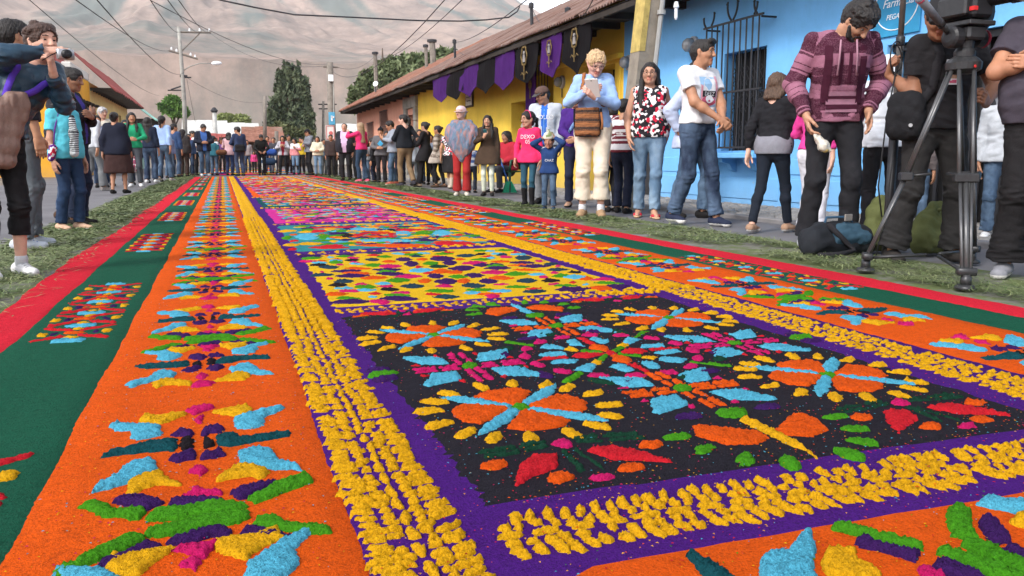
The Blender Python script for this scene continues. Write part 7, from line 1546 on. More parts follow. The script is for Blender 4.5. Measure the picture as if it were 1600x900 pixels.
PP(187, 301, 172, 18, 'stout woman in a navy cardigan and brown skirt walking away', sex='f', fat=.12, feet=((-.09, -.08), (.1, .1)), arms=('swingb', 'swingf'), top=T_('sweater', fabric((.012, .014, .026)), infl=.04, hem=.80), bottom=B_('skirt', fabric((.045, .022, .02)), hem=.42, flare=.06), shoes=SB, hair=H_('bun', t=.006), sk=(.40, .2, .12), group=G2)
PP(213, 291, 173, 178, 'girl in a green sweater with long dark hair facing the camera', sex='f', head=(4, -12, 0), feet=((-.1, .02), (.1, .05)), arms=('belly', 'belly'), top=T_('sweater', fabric((.02, .30, .14))), bottom=B_('trousers', fabric((.06, .065, .075))), shoes=SW, hair=H_('long', len=.22, front=(.16, .16)), sk=TAN, group=G2)
PP(237, 285, 181, 15, 'girl with very long dark hair in a navy vest over white sleeves', sex='f', feet=((-.09, -.05), (.1, .08)), arms=('down', 'down'), top=T_('jacket', fabric((.014, .02, .04)), hem=.9), bottom=B_('trousers', DEND), shoes=SW, hair=H_('long', len=.44), sk=TAN, group=G2)
PP(259, 283, 179, 20, 'woman in a pale blue tracksuit jacket and jeans walking away', sex='f', fat=.07, feet=((-.1, -.12), (.12, .12)), lift=(.03, 0), arms=('swingf', 'swingb'), top=T_('jacket', fabric((.30, .42, .66)), hem=.92), bottom=B_('trousers', DEN), shoes=sh((.35, .3, .28), SOLE_W), hair=H_('pony', t=.014), sk=TAN, group=G2)
for px, fy, hy, c, lab in ((160, 292, 178, (.2, .22, .3), 'person in dull blue behind the white hooded top'), (202, 288, 185, (.12, .1, .12), 'person in dark grey behind the green sweater'), (226, 285, 190, (.45, .2, .25), 'person in dusty pink behind the navy vest'), (247, 283, 196, (.12, .14, .2), 'person in slate blue between the two walking girls')):
    PP(px, fy, hy, 170, lab, sex='m', top=T_('sweater', fabric(c)), bottom=B_('trousers', DEND), shoes=SB, hair=H_('short'), sk=TAN, group=G2, detail=1.3)
# ---------------------------------------------------------------- things held, worn loose or standing about
from mathutils.bvhtree import BVHTree
def child_named(body, n):
    return [o for o in body.children if o.name.split('.')[0] == n][0]
def bvh(o): return BVHTree.FromPolygons([v.co[:] for v in o.data.vertices], [p.vertices[:] for p in o.data.polygons])
def decal(pb, cloth, shapes, z, x=0.0, yaw=0.0, name='print', lift=.004, back=False):
    """lay flat shapes on a garment's chest: shapes = [(verts2d, faces, material)]"""
    body, B = pb; o = child_named(body, cloth); T_ = bvh(o); V = []; F = []; M = []; ms = []; a = B.tw+rad(yaw); fw = V3(math.sin(a), math.cos(a), 0); rt = V3(math.cos(a), -math.sin(a), 0)
    for v2, f, m in shapes:
        if m not in ms: ms.append(m)
        n0 = len(V)
        for u, w in v2:
            p = rt*(x-u)+V3(0, 0, z+w)+fw*.8; h = T_.ray_cast(Vector(p), Vector(-fw)); V.append(np.array(h[0])+fw*lift if h[0] is not None else p-fw*.62)
        F += [tuple(q+n0 for q in g)[::-1] for g in f]; M += [ms.index(m)]*len(f)
    return new_mesh(name, V, F, parent=body, mats=ms, mi=M)
def text_shape(body, size, m, dx=0, dy=0, shear=0):
    me = text_mesh(body, size, shear=shear, extrude=0); v = [(c.co.x+dx, c.co.y+dy) for c in me.vertices]; f = [tuple(p.vertices) for p in me.polygons]; bpy.data.meshes.remove(me); return (v, f, m)
def rect(x, y, w, h, m, n=4): 
    v = [(x-w/2+w*i/n, y-h/2+h*j/n) for j in range(n+1) for i in range(n+1)]; return (v, [(j*(n+1)+i, j*(n+1)+i+1, (j+1)*(n+1)+i+1, (j+1)*(n+1)+i) for j in range(n) for i in range(n)], m)
def disc(x, y, rx, ry, m, n=20): return ([(x, y)]+[(x+rx*math.cos(2*math.pi*k/n), y+ry*math.sin(2*math.pi*k/n)) for k in range(n)], [(0, 1+k, 1+(k+1) % n) for k in range(n)], m)
def flatm(n, c): return mat('print_'+n, c, .8, .08, 40, 0)
PW, PKK, PB, PS, PR = flatm('white', (.66, .66, .68)), flatm('black', (.02, .02, .025)), flatm('sky', (.30, .48, .68)), flatm('rose', (.62, .28, .34)), flatm('deep_rose', (.45, .08, .14))
decal(tee, 't_shirt', [rect(0, .01, .20, .26, PB), rect(-.07, .0, .05, .22, PS), rect(.095, .05, .03, .2, PS)], 1.20, .02, -12, lift=.003)
decal(tee, 't_shirt', [disc(0, .01, .075, .13, PW)], 1.20, .02, -12, lift=.005); decal(tee, 't_shirt', [rect(0, -.01, .16, .055, PKK), disc(0, -.07, .085, .045, PR)], 1.20, .02, -12, lift=.007)
decal(tee, 't_shirt', [disc(0, -.055, .045, .035, PW), text_shape('DEEZ', .05, PW, 0, -.01)], 1.20, .02, -12, lift=.0095, name='lettering')
decal(pink, 'hoodie', [text_shape('DEXO', .10, PW, 0, .05), text_shape('05', .10, PW, .01, -.04)], 1.22, 0, 0, name='lettering')
decal(cap, 'hoodie', [text_shape('HOLLO', .085, PW, 0, .0)], 1.24, .0, 0, name='lettering', lift=.006)
decal(kid, 'jacket', [text_shape('CHAZ', .075, PW, .02, 0)], 1.14, 0, 0, name='lettering', lift=.006)
# pieces hugging a body: a strap laid over garments
def strap(pb, cloths, pts, w, m, name='strap', lift=.006, sides=None, th=.004):
    """pts: local points near the surface; the band is pressed onto the garment"""
    body, B = pb; trees = [bvh(child_named(body, c)) for c in cloths]; P_ = []
    pts = [V3(*p) for p in pts]; dense = []
    for a, b in zip(pts, pts[1:]): dense += [a+(b-a)*t for t in np.linspace(0, 1, 9)[:-1]]
    dense.append(pts[-1]); V = []; 
    for p in dense:
        best = None
        for t in trees:
            h = t.find_nearest(Vector(p))
            if h[0] is not None and (best is None or h[3] < best[3]): best = h
        n = np.array(best[1]); P_.append((np.array(best[0])+n*lift, n))
    for i, (p, n) in enumerate(P_):
        d = unit(P_[min(i+1, len(P_)-1)][0]-P_[max(i-1, 0)][0]); s = unit(np.cross(d, n)); V += [p-s*w/2, p+s*w/2, p+s*w/2+n*th, p-s*w/2+n*th]
    F = []
    for i in range(len(P_)-1): a = 4*i; F += [(a+j, a+(j+1) % 4, a+4+(j+1) % 4, a+4+j) for j in range(4)]
    o = new_mesh(name, V, F, m, body, True); return o
def loose(o, body, label, cat, name=None):
    """turn a piece built in a person's frame into a thing of its own"""
    k = body.scale[0]; o.parent = None; o.location = body.location; o.rotation_euler = body.rotation_euler; o.scale = (k, k, k); return tag(o, label, cat)
decal(cap, 'hoodie', [rect(0, 0, .008, .42, mat('zip_blue', (.18, .36, .6), .5, .1, 9, 0))], 1.14, 0, 0, 'zip', .006)
# white tablet and woven bag of the white haired woman
ANDES = fabric((.26, .10, .04), 'multi', (.03, .02, .02), (.40, .20, .08), w=.085)
b, Bw = wht; mid = (Bw.wr[0]+Bw.wr[1])/2+V3(-.02, .085, .05)
tb = MB(); nrm = unit(V3(.15, .62, -.5)); upv = unit(V3(.10, .45, .62)-nrm*np.dot(V3(.10, .45, .62), nrm)); rt = np.cross(upv, nrm); Mx3 = np.stack([rt, nrm, upv], 1)
tb.box(mid, (.066, .0045, .105), Mx3, bev=.004); o = tb.build('tablet', mat('tablet_white', (.66, .64, .62), .35, .04, 6, 0), b); loose(o, b, 'white tablet computer held in both hands by the white haired woman', 'tablet')
MB().lathe(mid+upv*.085+nrm*.0045, [(.006, 0), (.005, .001)], 10, ax=nrm).build('lens', M_iris, o)
MB().box(mid-nrm*.0049, (.057, .0004, .09), Mx3).build('screen', mat('tablet_screen', (.03, .035, .05), .15, .1, 6, 0), o)
g = Field(.008); cz = .98
for x in np.linspace(-.10, .10, 6): g.cap((x, .15-.4*abs(x)*abs(x)*4, cz-.13), (x, .145-.4*abs(x)*abs(x)*4, cz+.10), .028, .020, .03, (0, .25))
g.mod(folds(.004, .09, 8)); V, Q, A, I = g.mesh(); V = V+V3(.05, .02, 0); o = obj_from('shoulder_bag', [(V, Q, V[:, 2], I)], [ANDES], b); loose(o, b, 'woven shoulder bag with rust and black stripes on the white haired woman', 'bag')
for s in (-1, 1): MB().tube([(.05+s*.132, .13, cz+.11), (.05+s*.134, .125, cz), (.05+s*.12, .14, cz-.15)], .010, 6).build('bag_edge', BLK, o, True)
MB().tube([(.05-.12, .145, cz-.155), (.05, .18, cz-.16), (.05+.12, .145, cz-.155)], .012, 6).build('bag_edge', BLK, o, True)
st = strap(wht, ['sweater'], [(.17, .13, 1.10), (.13, .15, 1.24), (.10, .10, 1.38), (.09, -.02, 1.44)], .035, ANDES); st.parent = o; st2 = strap(wht, ['sweater'], [(-.075, .17, 1.08), (-.14, .1, 1.14), (-.19, 0, 1.2)], .03, ANDES); st2.parent = o
MB().tube([(-.085, .17, 1.05), (-.10, .18, .95), (-.095, .18, .88)], [.014, .012, .016], 6).build('tassel', ANDES, o, True)
sc_ = strap(wht, ['sweater'], [(.0, .12, 1.40), (-.005, .15, 1.33), (-.01, .16, 1.27)], .04, fabric((.5, .5, .52), 'floral'), 'scarf', .004)
# purple girl's sash, pink girl's headband
o = strap(pur, ['jacket'], [(-.12, .0, 1.44), (-.08, .13, 1.33), (.02, .15, 1.2), (.12, .12, 1.05)], .05, fabric((.17, .28, .5)), 'shoulder_strap')
b, Bp_ = pink; MB().tube([Bp_.Hd(.096*math.cos(t), .02, .035+.098*math.sin(t)) for t in np.linspace(-.1, math.pi+.1, 17)], .0085, 6).build('headband', fabric((.62, .05, .16)), b, True)
# phone of the woman in brown
def held(pb, i, size, m, label, cat, name, off=(0, .02, .06), tilt=(0, .5, .8)):
    body, B = pb; d, n, cu = B.hd[i]; c = B.wr[i]+d*.085+V3(*off)*.5; u = unit(V3(*tilt)); n_ = unit(V3(.2, 1, -.4)-u*np.dot(V3(.2, 1, -.4), u)); r = np.cross(u, n_); o = MB().box(c, size, np.stack([r, n_, u], 1), bev=.003).build(name, m, body); return loose(o, body, label, cat), c
held(brn, 1, (.036, .005, .07), mat('phone_teal', (.02, .10, .12), .3, .1, 6, 0), 'dark teal phone in the hand of the woman in brown', 'phone', 'phone')
# plastic bag of the man in the striped pullover
b, Bb = baja; d, n, cu = Bb.hd[1]; c = Bb.wr[1]+d*.11+V3(-.03, .03, -.03); g = Field(.006); g.cap(c, c+V3(-.05, .03, -.07), .016, .034, .02); g.cap(c+V3(-.05, .03, -.07), c+V3(-.085, .04, -.10), .034, .012, .02); g.mod(folds(.006, .05, 4, .8)); o = obj_from('plastic_bag', [g.mesh()], [mat('clear_plastic_bag', (.50, .47, .40), .2, .25, 30, .4, 60, .01, .6)], b); loose(o, b, 'small crumpled plastic bag in the hand of the striped pullover man', 'bag')
g = Field(.006); g.cap(c+V3(-.04, .035, -.06), c+V3(-.055, .04, -.09), .018, .022, .01); q = obj_from('snack', [g.mesh()], [mat('snack_yellow', (.5, .38, .14), .7, .2, 40, .2)], o)
hd = MB()
for sx in (-1, 1): hd.tube([np.array(Bb.T(V3(sx*.05, .13, 1.40))), np.array(Bb.T(V3(sx*.055, .158, 1.30))), np.array(Bb.T(V3(sx*.06, .165, 1.18)))], .006, 6)
hd.build('drawstring', fabric((.34, .18, .23)), b, True)
DKM = fabric((.045, .008, .02)); MAU = fabric((.27, .13, .18))
decal(baja, 'hoodie', [rect(0, 0, .20, .13, MAU)], .985, 0, 0, 'pouch_pocket', .009); decal(baja, 'hoodie', [rect(0, .03, .20, .018, DKM), rect(0, -.03, .2, .03, DKM)], .985, 0, 0, 'pocket_stripe', .012)
decal(baja, 'hoodie', [rect(.028, 0, .022, .2, DKM), rect(-.028, 0, .022, .2, DKM), rect(.11, -.04, .045, .36, DKM), rect(-.11, -.04, .045, .36, DKM)], 1.20, 0, 0, 'placket_stripe', .008)
# compact camera, bag and purple straps of the camera woman
b, Bc = cw; M_sil = mat('camera_silver', (.42, .42, .43), .3, .08, 20, 0, metal=.6); M_blk = mat('camera_black', (.015, .015, .017), .45, .1, 20, .05)
c = (Bc.wr[0]+Bc.wr[1])/2+V3(-.045, .13, .045); ct = MB().box(c, (.052, .016, .033), bev=.006).build('compact_camera', M_sil, b, True); loose(ct, b, 'small silver camera with extended lens in front of a face', 'camera')
MB().lathe(c+V3(.004, .014, 0), [(.029, 0), (.029, .018), (.026, .019), (.026, .034), (.020, .036)], 24, ax=(0, 1, 0)).build('lens_barrel', M_blk, ct, True); MB().lathe(c+V3(.004, .046, 0), [(.022, 0), (.019, .004), (.017, .003)], 24, ax=(0, 1, 0)).build('lens_ring', M_sil, ct, True); MB().lathe(c+V3(.004, .045, 0), [(.016, 0), (.010, .004), (.001, .0055)], 18, ax=(0, 1, 0)).build('lens_glass', mat('lens_glass', (.01, .01, .018), .06, .05, 5, 0, spec=.8), ct, True)
MB().lathe(c+V3(-.028, .0, .033), [(.008, 0), (.008, .006)], 12).build('shutter_button', M_sil, ct)
MB().tube([c+V3(.05, 0, .01), c+V3(.10, .0, -.02), c+V3(.11, -.08, -.04)], .003, 6).build('wrist_strap', BLK, ct, True)
g = Field(.0085); bz = 1.05
for z, w, r in ((bz+.16, .035, .03), (bz+.10, .065, .045), (bz+.02, .085, .055), (bz-.08, .095, .06), (bz-.18, .09, .06), (bz-.28, .07, .05)): q = Bc.T(V3(.06, .17, max(z, .93)))+V3(0, 0, min(0, z-.93)); g.cap(q-V3(w, 0, 0), q+V3(w, 0, 0), r, None, .05, (z, z))
g.mod(folds(.006, .06, 5, .15)); o = obj_from('drawstring_bag', [g.mesh()], [mat('brown_nylon', (.20, .125, .10), .6, .15, 12, .3, 70)], b); loose(o, b, 'dusty brown drawstring bag worn on the chest of the camera woman', 'bag')
VIO = fabric((.11, .05, .45))
for pts in ([Bc.T(V3(.14, .17, 1.20)), Bc.T(V3(.13, .13, 1.32)), Bc.T(V3(.11, .03, 1.42))], [Bc.T(V3(.04, .2, 1.18)), Bc.T(V3(-.04, .16, 1.25)), Bc.T(V3(-.12, .08, 1.33))]):
    q = strap(cw, ['jacket'], pts, .04, VIO, lift=.008); q.parent = o
# zebra scarf and small purple bag of the girl in turquoise
ZEB = fabric((.03, .03, .035), 'stripes', (.5, .52, .52), w=.028)
g = Field(.008); b, Bt = tg; g.cap(Bt.T(V3(.02, .145, 1.34)), Bt.T(V3(.03, .17, 1.16)), .03, .05, .03, (0, .2)); g.cap(Bt.T(V3(.03, .17, 1.16)), Bt.T(V3(.04, .16, .93)), .05, .055, .03, (.2, .5)); g.mod(folds(.008, .07, 6, .3)); obj_from('scarf', [g.mesh()], [ZEB], b)
g = Field(.009); g.cap((.24, .02, .86), (.24, .06, .98), .04, .045, .03); o = obj_from('shoulder_bag', [g.mesh()], [fabric((.09, .02, .16), 'floral')], b); loose(o, b, 'small dark purple bag hanging beside the girl in turquoise', 'bag')
q = MB().tube([(.22, .05, 1.0), (.2, .07, 1.2), (.12, .06, 1.40)], .008, 6).build('strap', fabric((.12, .03, .25)), o, True)
# watch on the folded arms
b, Bo = polo; e, w = Bo.el[1], Bo.wr[1]; d = unit(w-e); MB().lathe(w-d*.035-d*.012, [(.036, 0), (.037, .012), (.036, .024)], 20, ax=d).build('watch_strap', M_blk, b, True); fwd = unit(V3(0, 1, .15)-d*np.dot(V3(0, 1, .15), d)); MB().lathe(w-d*.035+fwd*.032, [(.023, 0), (.024, .008), (.020, .011), (.001, .0111)], 20, ax=fwd).build('watch_face', mat('watch_white', (.62, .62, .6), .3, .04, 5, 0), b)
# badge and shoulder bag of the cameraman
b, Bm = crew; decal(crew, 't_shirt', [rect(0, 0, .085, .15, PW), rect(0, .01, .07, .1, mat('badge_print', (.42, .25, .16), .5, .4, 60, 0)), rect(0, -.055, .07, .02, PR)], 1.20, .02, 0, 'badge', .01)
strap(crew, ['t_shirt'], [(.10, .03, 1.42), (.09, .13, 1.30), (.12, .14, 1.1), (.17, .08, 1.0)], .05, BLK2)
g = Field(.010); 
for z, r in ((1.04, .05), (.97, .062), (.90, .062), (.84, .05)): g.cap((.20, .10, z), (.28, .04, z), r, None, .05)
g.mod(folds(.006, .12, 4)); o = obj_from('shoulder_bag', [g.mesh()], [fabric((.013, .013, .015))], b); loose(o, b, 'black equipment bag hanging at the hip of the cameraman', 'bag'); MB().lathe((.25, .155, .88), [(.012, 0), (.012, .006)], 10, ax=(.4, 1, 0)).build('buckle', M_sil, o)

# boom pole with cable
M_pole = mat('boom_black', (.02, .02, .022), .4, .2, 20, .05); bp = thing('boom_pole', 'long black boom pole standing upright in the cameraman hand', 'pole', POLE)
zt = 2.35; MB().tube([(0, 0, 0), (0, 0, .75)], .028, 12).build('lower_tube', M_pole, bp, True); MB().tube([(0, 0, .75), (0, 0, 1.28)], .020, 12).build('middle_tube', mat('pole_bare', (.12, .11, .10), .4, .15, 14, .05, metal=.4), bp, True); MB().tube([(0, 0, 1.28), (0, 0, zt)], .017, 12).build('upper_tube', mat('pole_bare', (.12, .11, .10)), bp, True)
MB().lathe((0, 0, 1.26), [(.021, 0), (.026, .01), (.026, .05), (.019, .06)], 12).lathe((0, 0, .73), [(.029, 0), (.031, .01), (.031, .05), (.022, .06)], 12).lathe((0, 0, -.01), [(.03, 0), (.03, .04)], 12).build('lock_ring', M_pole, bp, True)
cb_ = MB(); z0 = GRIP[2]
for k in range(2): cb_.tube([(.0-.06-.045*math.cos(t+k*.3), -.04, z0+.0-.09*math.sin(t)-.02*k) for t in np.linspace(0, 6.28, 20)], .0042, 5, cap=False)
cb_.tube([(-.06, -.05, z0-.05), (-.13, -.07, z0-.35), (-.14, -.05, z0-.75), (-.09, -.04, z0-.93), (.0, -.04, z0-.90)], .0045, 6); cb_.tube([(-.02, -.04, z0-.1), (-.05, -.06, z0-.5), (-.07, -.05, z0-.9), (-.12, -.04, z0-1.2)], .0042, 6)
cb_.build('cable', M_blk, bp, True)

# video tripod
M_tri = mat('tripod_grey', (.045, .045, .047), .38, .15, 30, .05, metal=.5); M_tri2 = mat('tripod_tube', (.10, .10, .102), .35, .12, 30, .05, metal=.6)
fA, fB, fC = G(1352, 424), G(1508, 452), G(1548, 426); ctr = (fA+fB+fC)/3
fC = fC+np.array([.25, .35, 0]); ctr = (fA+fB+fC)/3
apex = onY(1506, 97, ctr[1]); tp = thing('video_tripod', 'black professional tripod holding a video camera', 'tripod', (ctr[0], ctr[1], 0)); o_ = np.array([ctr[0], ctr[1], 0]); ax_ = apex-o_; hz_ = ax_[2]
for nm, ft in (('a', fA), ('b', fB), ('c', fC)):
    f0 = ft-o_; dirh = unit(V3(f0[0], f0[1], 0)); t0 = ax_+dirh*.055+V3(0, 0, -.03); m = t0+(f0-t0)*.52; side = unit(np.cross(dirh, V3(0, 0, 1))); f1 = f0+V3(0, 0, .07)
    lg = MB().tube([t0, m], .010, 8)
    lg = MB().tube([t0+side*.035, m+side*.03], .0105, 8).tube([t0-side*.035, m-side*.03], .0105, 8).build('leg', M_tri2, tp, True)
    MB().box(m, (.055, .03, .022), np.stack([side, np.cross(V3(0, 0, 1), side), V3(0, 0, 1)], 1), bev=.006).build('leg_lock', M_tri, lg); MB().tube([m, f1+(m-f1)*.02], .013, 8).tube([m+side*.026, f1+side*.018], .0085, 8).tube([m-side*.026, f1-side*.018], .0085, 8).build('lower_tube', M_tri2, lg, True)
    MB().box(f1+(m-f1)*.03, (.042, .025, .018), np.stack([side, np.cross(V3(0, 0, 1), side), V3(0, 0, 1)], 1), bev=.005).tube([f1, f0+V3(0, 0, .015)], [.022, .026], 8).lathe(f0, [(.045, 0), (.05, .008), (.04, .02), (.012, .026)], 14).build('foot', M_tri, lg, True)
    MB().tube([f0+V3(0, 0, .075), V3(0, 0, .10)+(f0)*.12], .009, 8).build('spreader', M_tri, tp, True)
    MB().tube([m, V3(m[0]*.25, m[1]*.25, m[2]+.015)], .008, 8).build('mid_spreader', M_tri, tp, True)
MB().lathe(ax_+V3(0, 0, -.06), [(.05, 0), (.085, .02), (.088, .055), (.07, .075), (.055, .085)], 20).build('crown', M_tri, tp); MB().lathe(ax_+V3(-.02, -.089, -.03), [(.008, 0), (.007, .003)], 8, ax=(0, -1, 0)).build('red_badge', mat('badge_red', (.5, .02, .02), .5, .1, 5, 0), tp)
MB().lathe(ax_+V3(0, 0, .02), [(.05, 0), (.052, .03), (.04, .05), (.045, .12), (.03, .13)], 18).box(ax_+V3(0, 0, .14), (.06, .075, .035), bev=.012).build('fluid_head', M_tri, tp)
for s, r in ((-1, .055), (1, .045)): MB().lathe(ax_+V3(s*.06, 0, .12), [(r, 0), (r, .045), (r*.8, .055), (r*.5, .06)], 18, ax=(s, 0, 0)).build('drag_knob', M_blk, tp)
MB().lathe(ax_+V3(.118, 0, .12), [(.046, 0), (.046, .006)], 18, ax=(1, 0, 0)).build('red_ring', mat('knob_red', (.28, .03, .05), .5, .1, 5, 0), tp)
MB().box(ax_+V3(0, 0, .185), (.085, .10, .012), bev=.004).build('plate', M_tri, tp); 
h0 = ax_+V3(-.08, .02, .13); h1 = onY(1436, -4, ctr[1]-.12)-o_; hm = h0+(h1-h0)*.3+V3(.0, 0, .0)
MB().tube([h0, hm], .014, 10).lathe(hm, [(.02, 0), (.022, .03), (.016, .04)], 12, ax=unit(h1-h0)).build('pan_bar', M_tri, tp, True); MB().tube([hm, h1], [.018, .022], 12).build('pan_grip', mat('grip_grey', (.13, .14, .16), .6, .1, 20, .1), tp, True); MB().lathe(h1-(h1-h0)*.05, [(.0235, 0), (.0235, .012)], 12, ax=unit(h1-h0)).build('grip_ring', mat('ring_pink', (.45, .08, .14), .5, .1, 5, 0), tp)
vc = thing('video_camera', 'black video camera with a round lens on top of the tripod', 'video camera', apex+V3(0, 0, .2))
MB().box((0, .05, .10), (.065, .15, .09), bev=.015).build('body', M_blk, vc); MB().lathe((.05, -.08, .12), [(.05, 0), (.055, .02), (.055, .1), (.062, .11), (.062, .15), (.052, .155)], 24, ax=(.25, -1, .05)).build('lens', M_blk, vc, True)
MB().lathe((.088, -.232, .128), [(.05, 0), (.03, .008), (.001, .012)], 20, ax=(.25, -1, .05)).build('front_glass', mat('lens_glass', (.01, .01, .018)), vc, True); MB().lathe((.087, -.226, .128), [(.063, 0), (.064, .01), (.055, .014)], 24, ax=(.25, -1, .05)).build('lens_ring', mat('ring_worn', (.16, .15, .13), .4, .3, 30, 0), vc)
MB().lathe((.1, .1, .06), [(.06, 0), (.1, .02), (.105, .08), (.06, .1)], 20, ax=(1, 0, 0)).build('side_drum', M_blk, vc, True); MB().box((-.075, .02, .07), (.02, .09, .05), bev=.01).build('side_panel', M_tri, vc); MB().box((-.06, -.09, .05), (.012, .015, .01)).build('red_button', mat('badge_red', (.5, .02, .02)), vc); MB().tube([(0, -.04, .19), (0, -.03, .27), (0, .1, .27), (0, .12, .19)], .016, 8).build('handle', M_blk, vc, True)

# bags on the ground
def softbag(name, label, px, py, blobs, m, vox=.011, amp=.009, seed=1, dz=0.0):
    p = G(px, py); o = thing(name, label, 'bag', p); g = Field(vox)
    for a, b, ra, rb in blobs: g.cap(a, b, ra, rb, .06)
    g.mod(folds(amp, .14, seed, 1)).mod(cut((0, 0, .001), (0, 0, -1))); q = obj_from('bag_body', [g.mesh()], [m], o); return o
o = softbag('travel_bag', 'blue and black travel bag lying on the needles by the lime shoes', 1308, 396, [((-.2, 0, .09), (.2, .02, .09), .09, .085), ((-.12, .02, .15), (.14, .02, .15), .055, .05), ((-.22, -.02, .05), (.22, -.02, .05), .05, .05)], fabric((.016, .018, .022), 'plain'), seed=3)
g = Field(.010); g.cap((-.06, -.05, .11), (.16, -.05, .10), .055, .05, .04); g.cap((-.02, -.04, .17), (.10, -.04, .17), .03, .03, .04); g.mod(folds(.008, .1, 5)); obj_from('front_pocket', [g.mesh()], [fabric((.035, .075, .11))], o); MB().tube([(-.15, -.08, .2), (-.05, -.11, .10), (.02, -.13, .03), (-.12, -.16, .015), (-.26, -.14, .012)], .018, 6).build('strap', BLK2, o, True); MB().box((.02, -.06, .235), (.03, .006, .022), bev=.004).build('buckle', mat('buckle_grey', (.3, .27, .24), .4, .1, 9, 0, metal=.6), o); MB().tube([(-.12, 0, .17), (-.10, 0, .235), (.08, 0, .235), (.12, 0, .17)], .009, 6).build('handle', fabric((.03, .07, .12)), o, True)
OLV = fabric((.085, .095, .035))
o = softbag('backpack', 'olive green backpack with a water bottle behind the boom pole', 1384, 392, [((-.10, 0, .1), (.08, .02, .1), .1, .1), ((-.07, .02, .24), (.06, .02, .24), .08, .08), ((-.05, .03, .32), (.04, .03, .32), .045, .045)], OLV, seed=7, amp=.013); MB().tube([(-.1, -.06, .3), (-.12, -.1, .18), (-.1, -.09, .05)], .014, 6).build('strap', OLV, o, True)
bt = thing('water_bottle', 'clear water bottle with a blue cap tucked in the green backpack', 'bottle', G(1384, 392)+np.array([-.03, -.10, .22])); d_ = unit(V3(-.6, -.1, .5)); MB().lathe((0, 0, 0), [(.02, -.1), (.032, -.09), (.032, .04), (.022, .07), (.012, .085)], 14, ax=d_).build('bottle_body', mat('bottle_clear', (.52, .58, .64), .1, .06, 6, 0, spec=.7), bt, True); MB().lathe(d_*.083, [(.015, 0), (.015, .022)], 12, ax=d_).build('cap', mat('bottle_cap', (.03, .28, .55), .4, .1, 6, 0), bt)
o = softbag('backpack', 'olive green rucksack between the legs of the cameraman', 1462, 396, [((-.12, 0, .09), (.10, .02, .09), .09, .09), ((-.08, .02, .2), (.07, .02, .2), .075, .07), ((-.02, .03, .30), (.03, .03, .3), .035, .03)], OLV, seed=9, amp=.013)
MB().tube([(-.06, -.05, .28), (.02, -.08, .31), (.08, -.05, .25)], .013, 6).build('strap', OLV, o, True)

# plastic chair and broom
sp = np.array(sit[0].location); ch = thing('plastic_chair', 'dark green plastic chair under the seated woman in red', 'chair', sp); M_ch = mat('chair_green', (.012, .06, .035), .4, .1, 9, .05); az_ = sit[0].rotation_euler[2]
def rz(p): x, y, z = p; return (x*math.cos(az_)-y*math.sin(az_), x*math.sin(az_)+y*math.cos(az_), z)
ch.rotation_euler = (0, 0, az_); MB().box((0, 0, .37), (.21, .2, .015), bev=.01).build('seat', M_ch, ch); MB().box((0, -.2, .60), (.2, .014, .2), bev=.012).build('backrest', M_ch, ch)
for x in (-.2, .2):
    for y in (-.2, .18): MB().tube([(x, y, .36), (x*1.12, y*1.15, 0)], [.026, .02], 8).build('leg', M_ch, ch)
    MB().tube([(x*1.08, -.2, .62), (x*1.12, 0, .6), (x*1.1, .17, .56), (x, .18, .37)], .022, 8).build('armrest', M_ch, ch, True)
p = G(795, 301); br = thing('broom', 'broom with a blue handle and green bristles beside the chair', 'broom', p); t_ = onY(781, 247, p[1])-p; MB().tube([(0, 0, .14), t_], .014, 8).build('handle', mat('broom_blue', (.05, .14, .42), .4, .1, 9, 0), br, True); MB().prism([(-.05, -.03, .2), (.05, -.03, .2), (.15, -.03, 0), (-.12, -.03, 0)], (0, .06, 0)).build('bristles', mat('broom_green', (.02, .3, .15), .8, .2, 60, .6, 90), br)
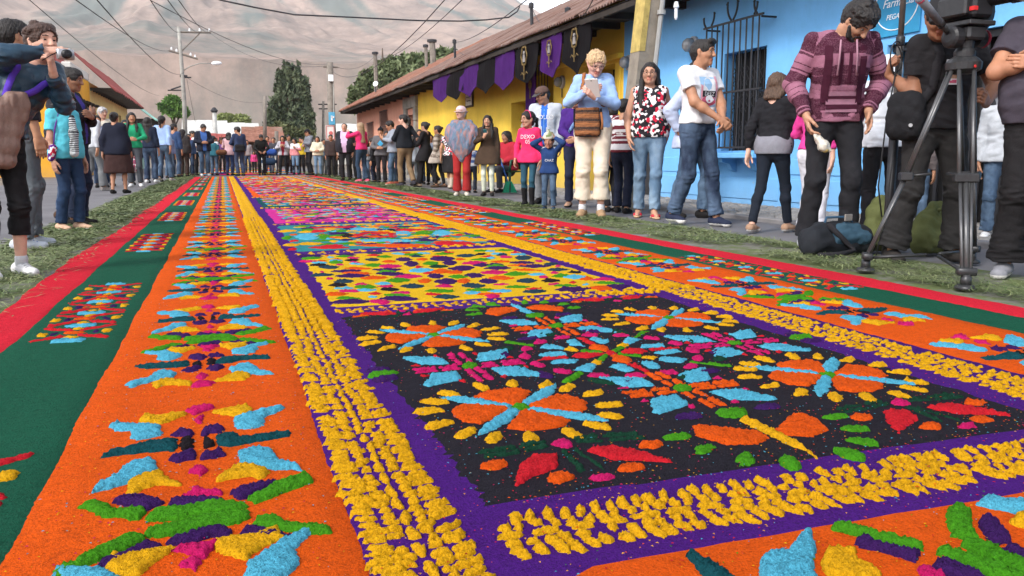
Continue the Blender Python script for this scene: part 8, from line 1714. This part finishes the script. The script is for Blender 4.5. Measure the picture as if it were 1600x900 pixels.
# pushchair, pink shopping bag, shoulder bags far off
p = G(421, 273); pc = thing('pushchair', 'grey framed pushchair with a blue hood at the far end', 'pushchair', p); g = MB()
for x in (-.25, .25): g.tube([(x, .1, .12), (x, -.1, .6), (x*.9, .35, 1.0)], .022, 6); g.tube([(x, -.25, .12), (x, .05, .7)], .022, 6)
g.build('frame', M_paleroof, pc, True); g = Field(.02); g.cap((-.18, 0, .5), (.18, 0, .5), .14, .14, .05); obj_from('seat', [g.mesh()], [fabric((.02, .04, .08))], pc); g = Field(.02); g.cap((-.2, .05, .85), (.2, .05, .85), .13, .13, .05); obj_from('hood', [g.mesh()], [fabric((.03, .08, .3))], pc)
for x in (-.26, .26):
    for y in (-.28, .15): MB().lathe((x, y, .1), [(.1, -.02), (.1, .02)], 14, ax=(1, 0, 0)).build('wheel', M_blk, pc)
p = G(212, 289); b_ = thing('shopping_bag', 'pink patterned bag carried by the woman in the brown skirt', 'bag', p+V3(0, -.3, .45)); g = Field(.016); g.cap((0, 0, 0), (0, 0, .22), .15, .1, .05); g.mod(folds(.015, .12, 4)); obj_from('bag_body', [g.mesh()], [fabric((.45, .12, .22), 'floral')], b_); MB().tube([(-.07, 0, .28), (0, 0, .48), (.07, 0, .28)], .012, 6).build('handle', fabric((.45, .12, .22)), b_, True)
p = G(357, 274); b_ = thing('handbag', 'brown leather bag at the side of the pale pink jacket', 'bag', p+V3(-.2, -.12, .85)); g = Field(.02); g.cap((-.1, 0, 0), (.1, 0, 0), .1, .1, .05); obj_from('bag_body', [g.mesh()], [fabric((.14, .06, .03))], b_); MB().tube([(-.08, 0, .1), (.05, .05, .62)], .014, 6).build('strap', fabric((.14, .06, .03)), b_, True)
p = G(377, 275); b_ = thing('shoulder_bag', 'black shoulder bag of the man in dark blue', 'bag', p+V3(.0, -.24, .98)); g = Field(.02); g.cap((-.1, 0, -.06), (.1, 0, -.06), .08, .08, .05); g.cap((-.1, 0, .06), (.1, 0, .06), .08, .08, .05); obj_from('bag_body', [g.mesh()], [BLK], b_)
dd = decal([q for q in people if q[0]['label'].startswith('boy in a black knit')][0], 'hoodie', [([(0, .1), (.09, 0), (0, -.1), (-.09, 0)], [(0, 1, 2, 3)], mat('diamond_blue', (.05, .3, .5), .8, .1, 9, 0))], 1.2, 0, 0, 'blue_diamond', .02)
print('script', time.time()-T0)
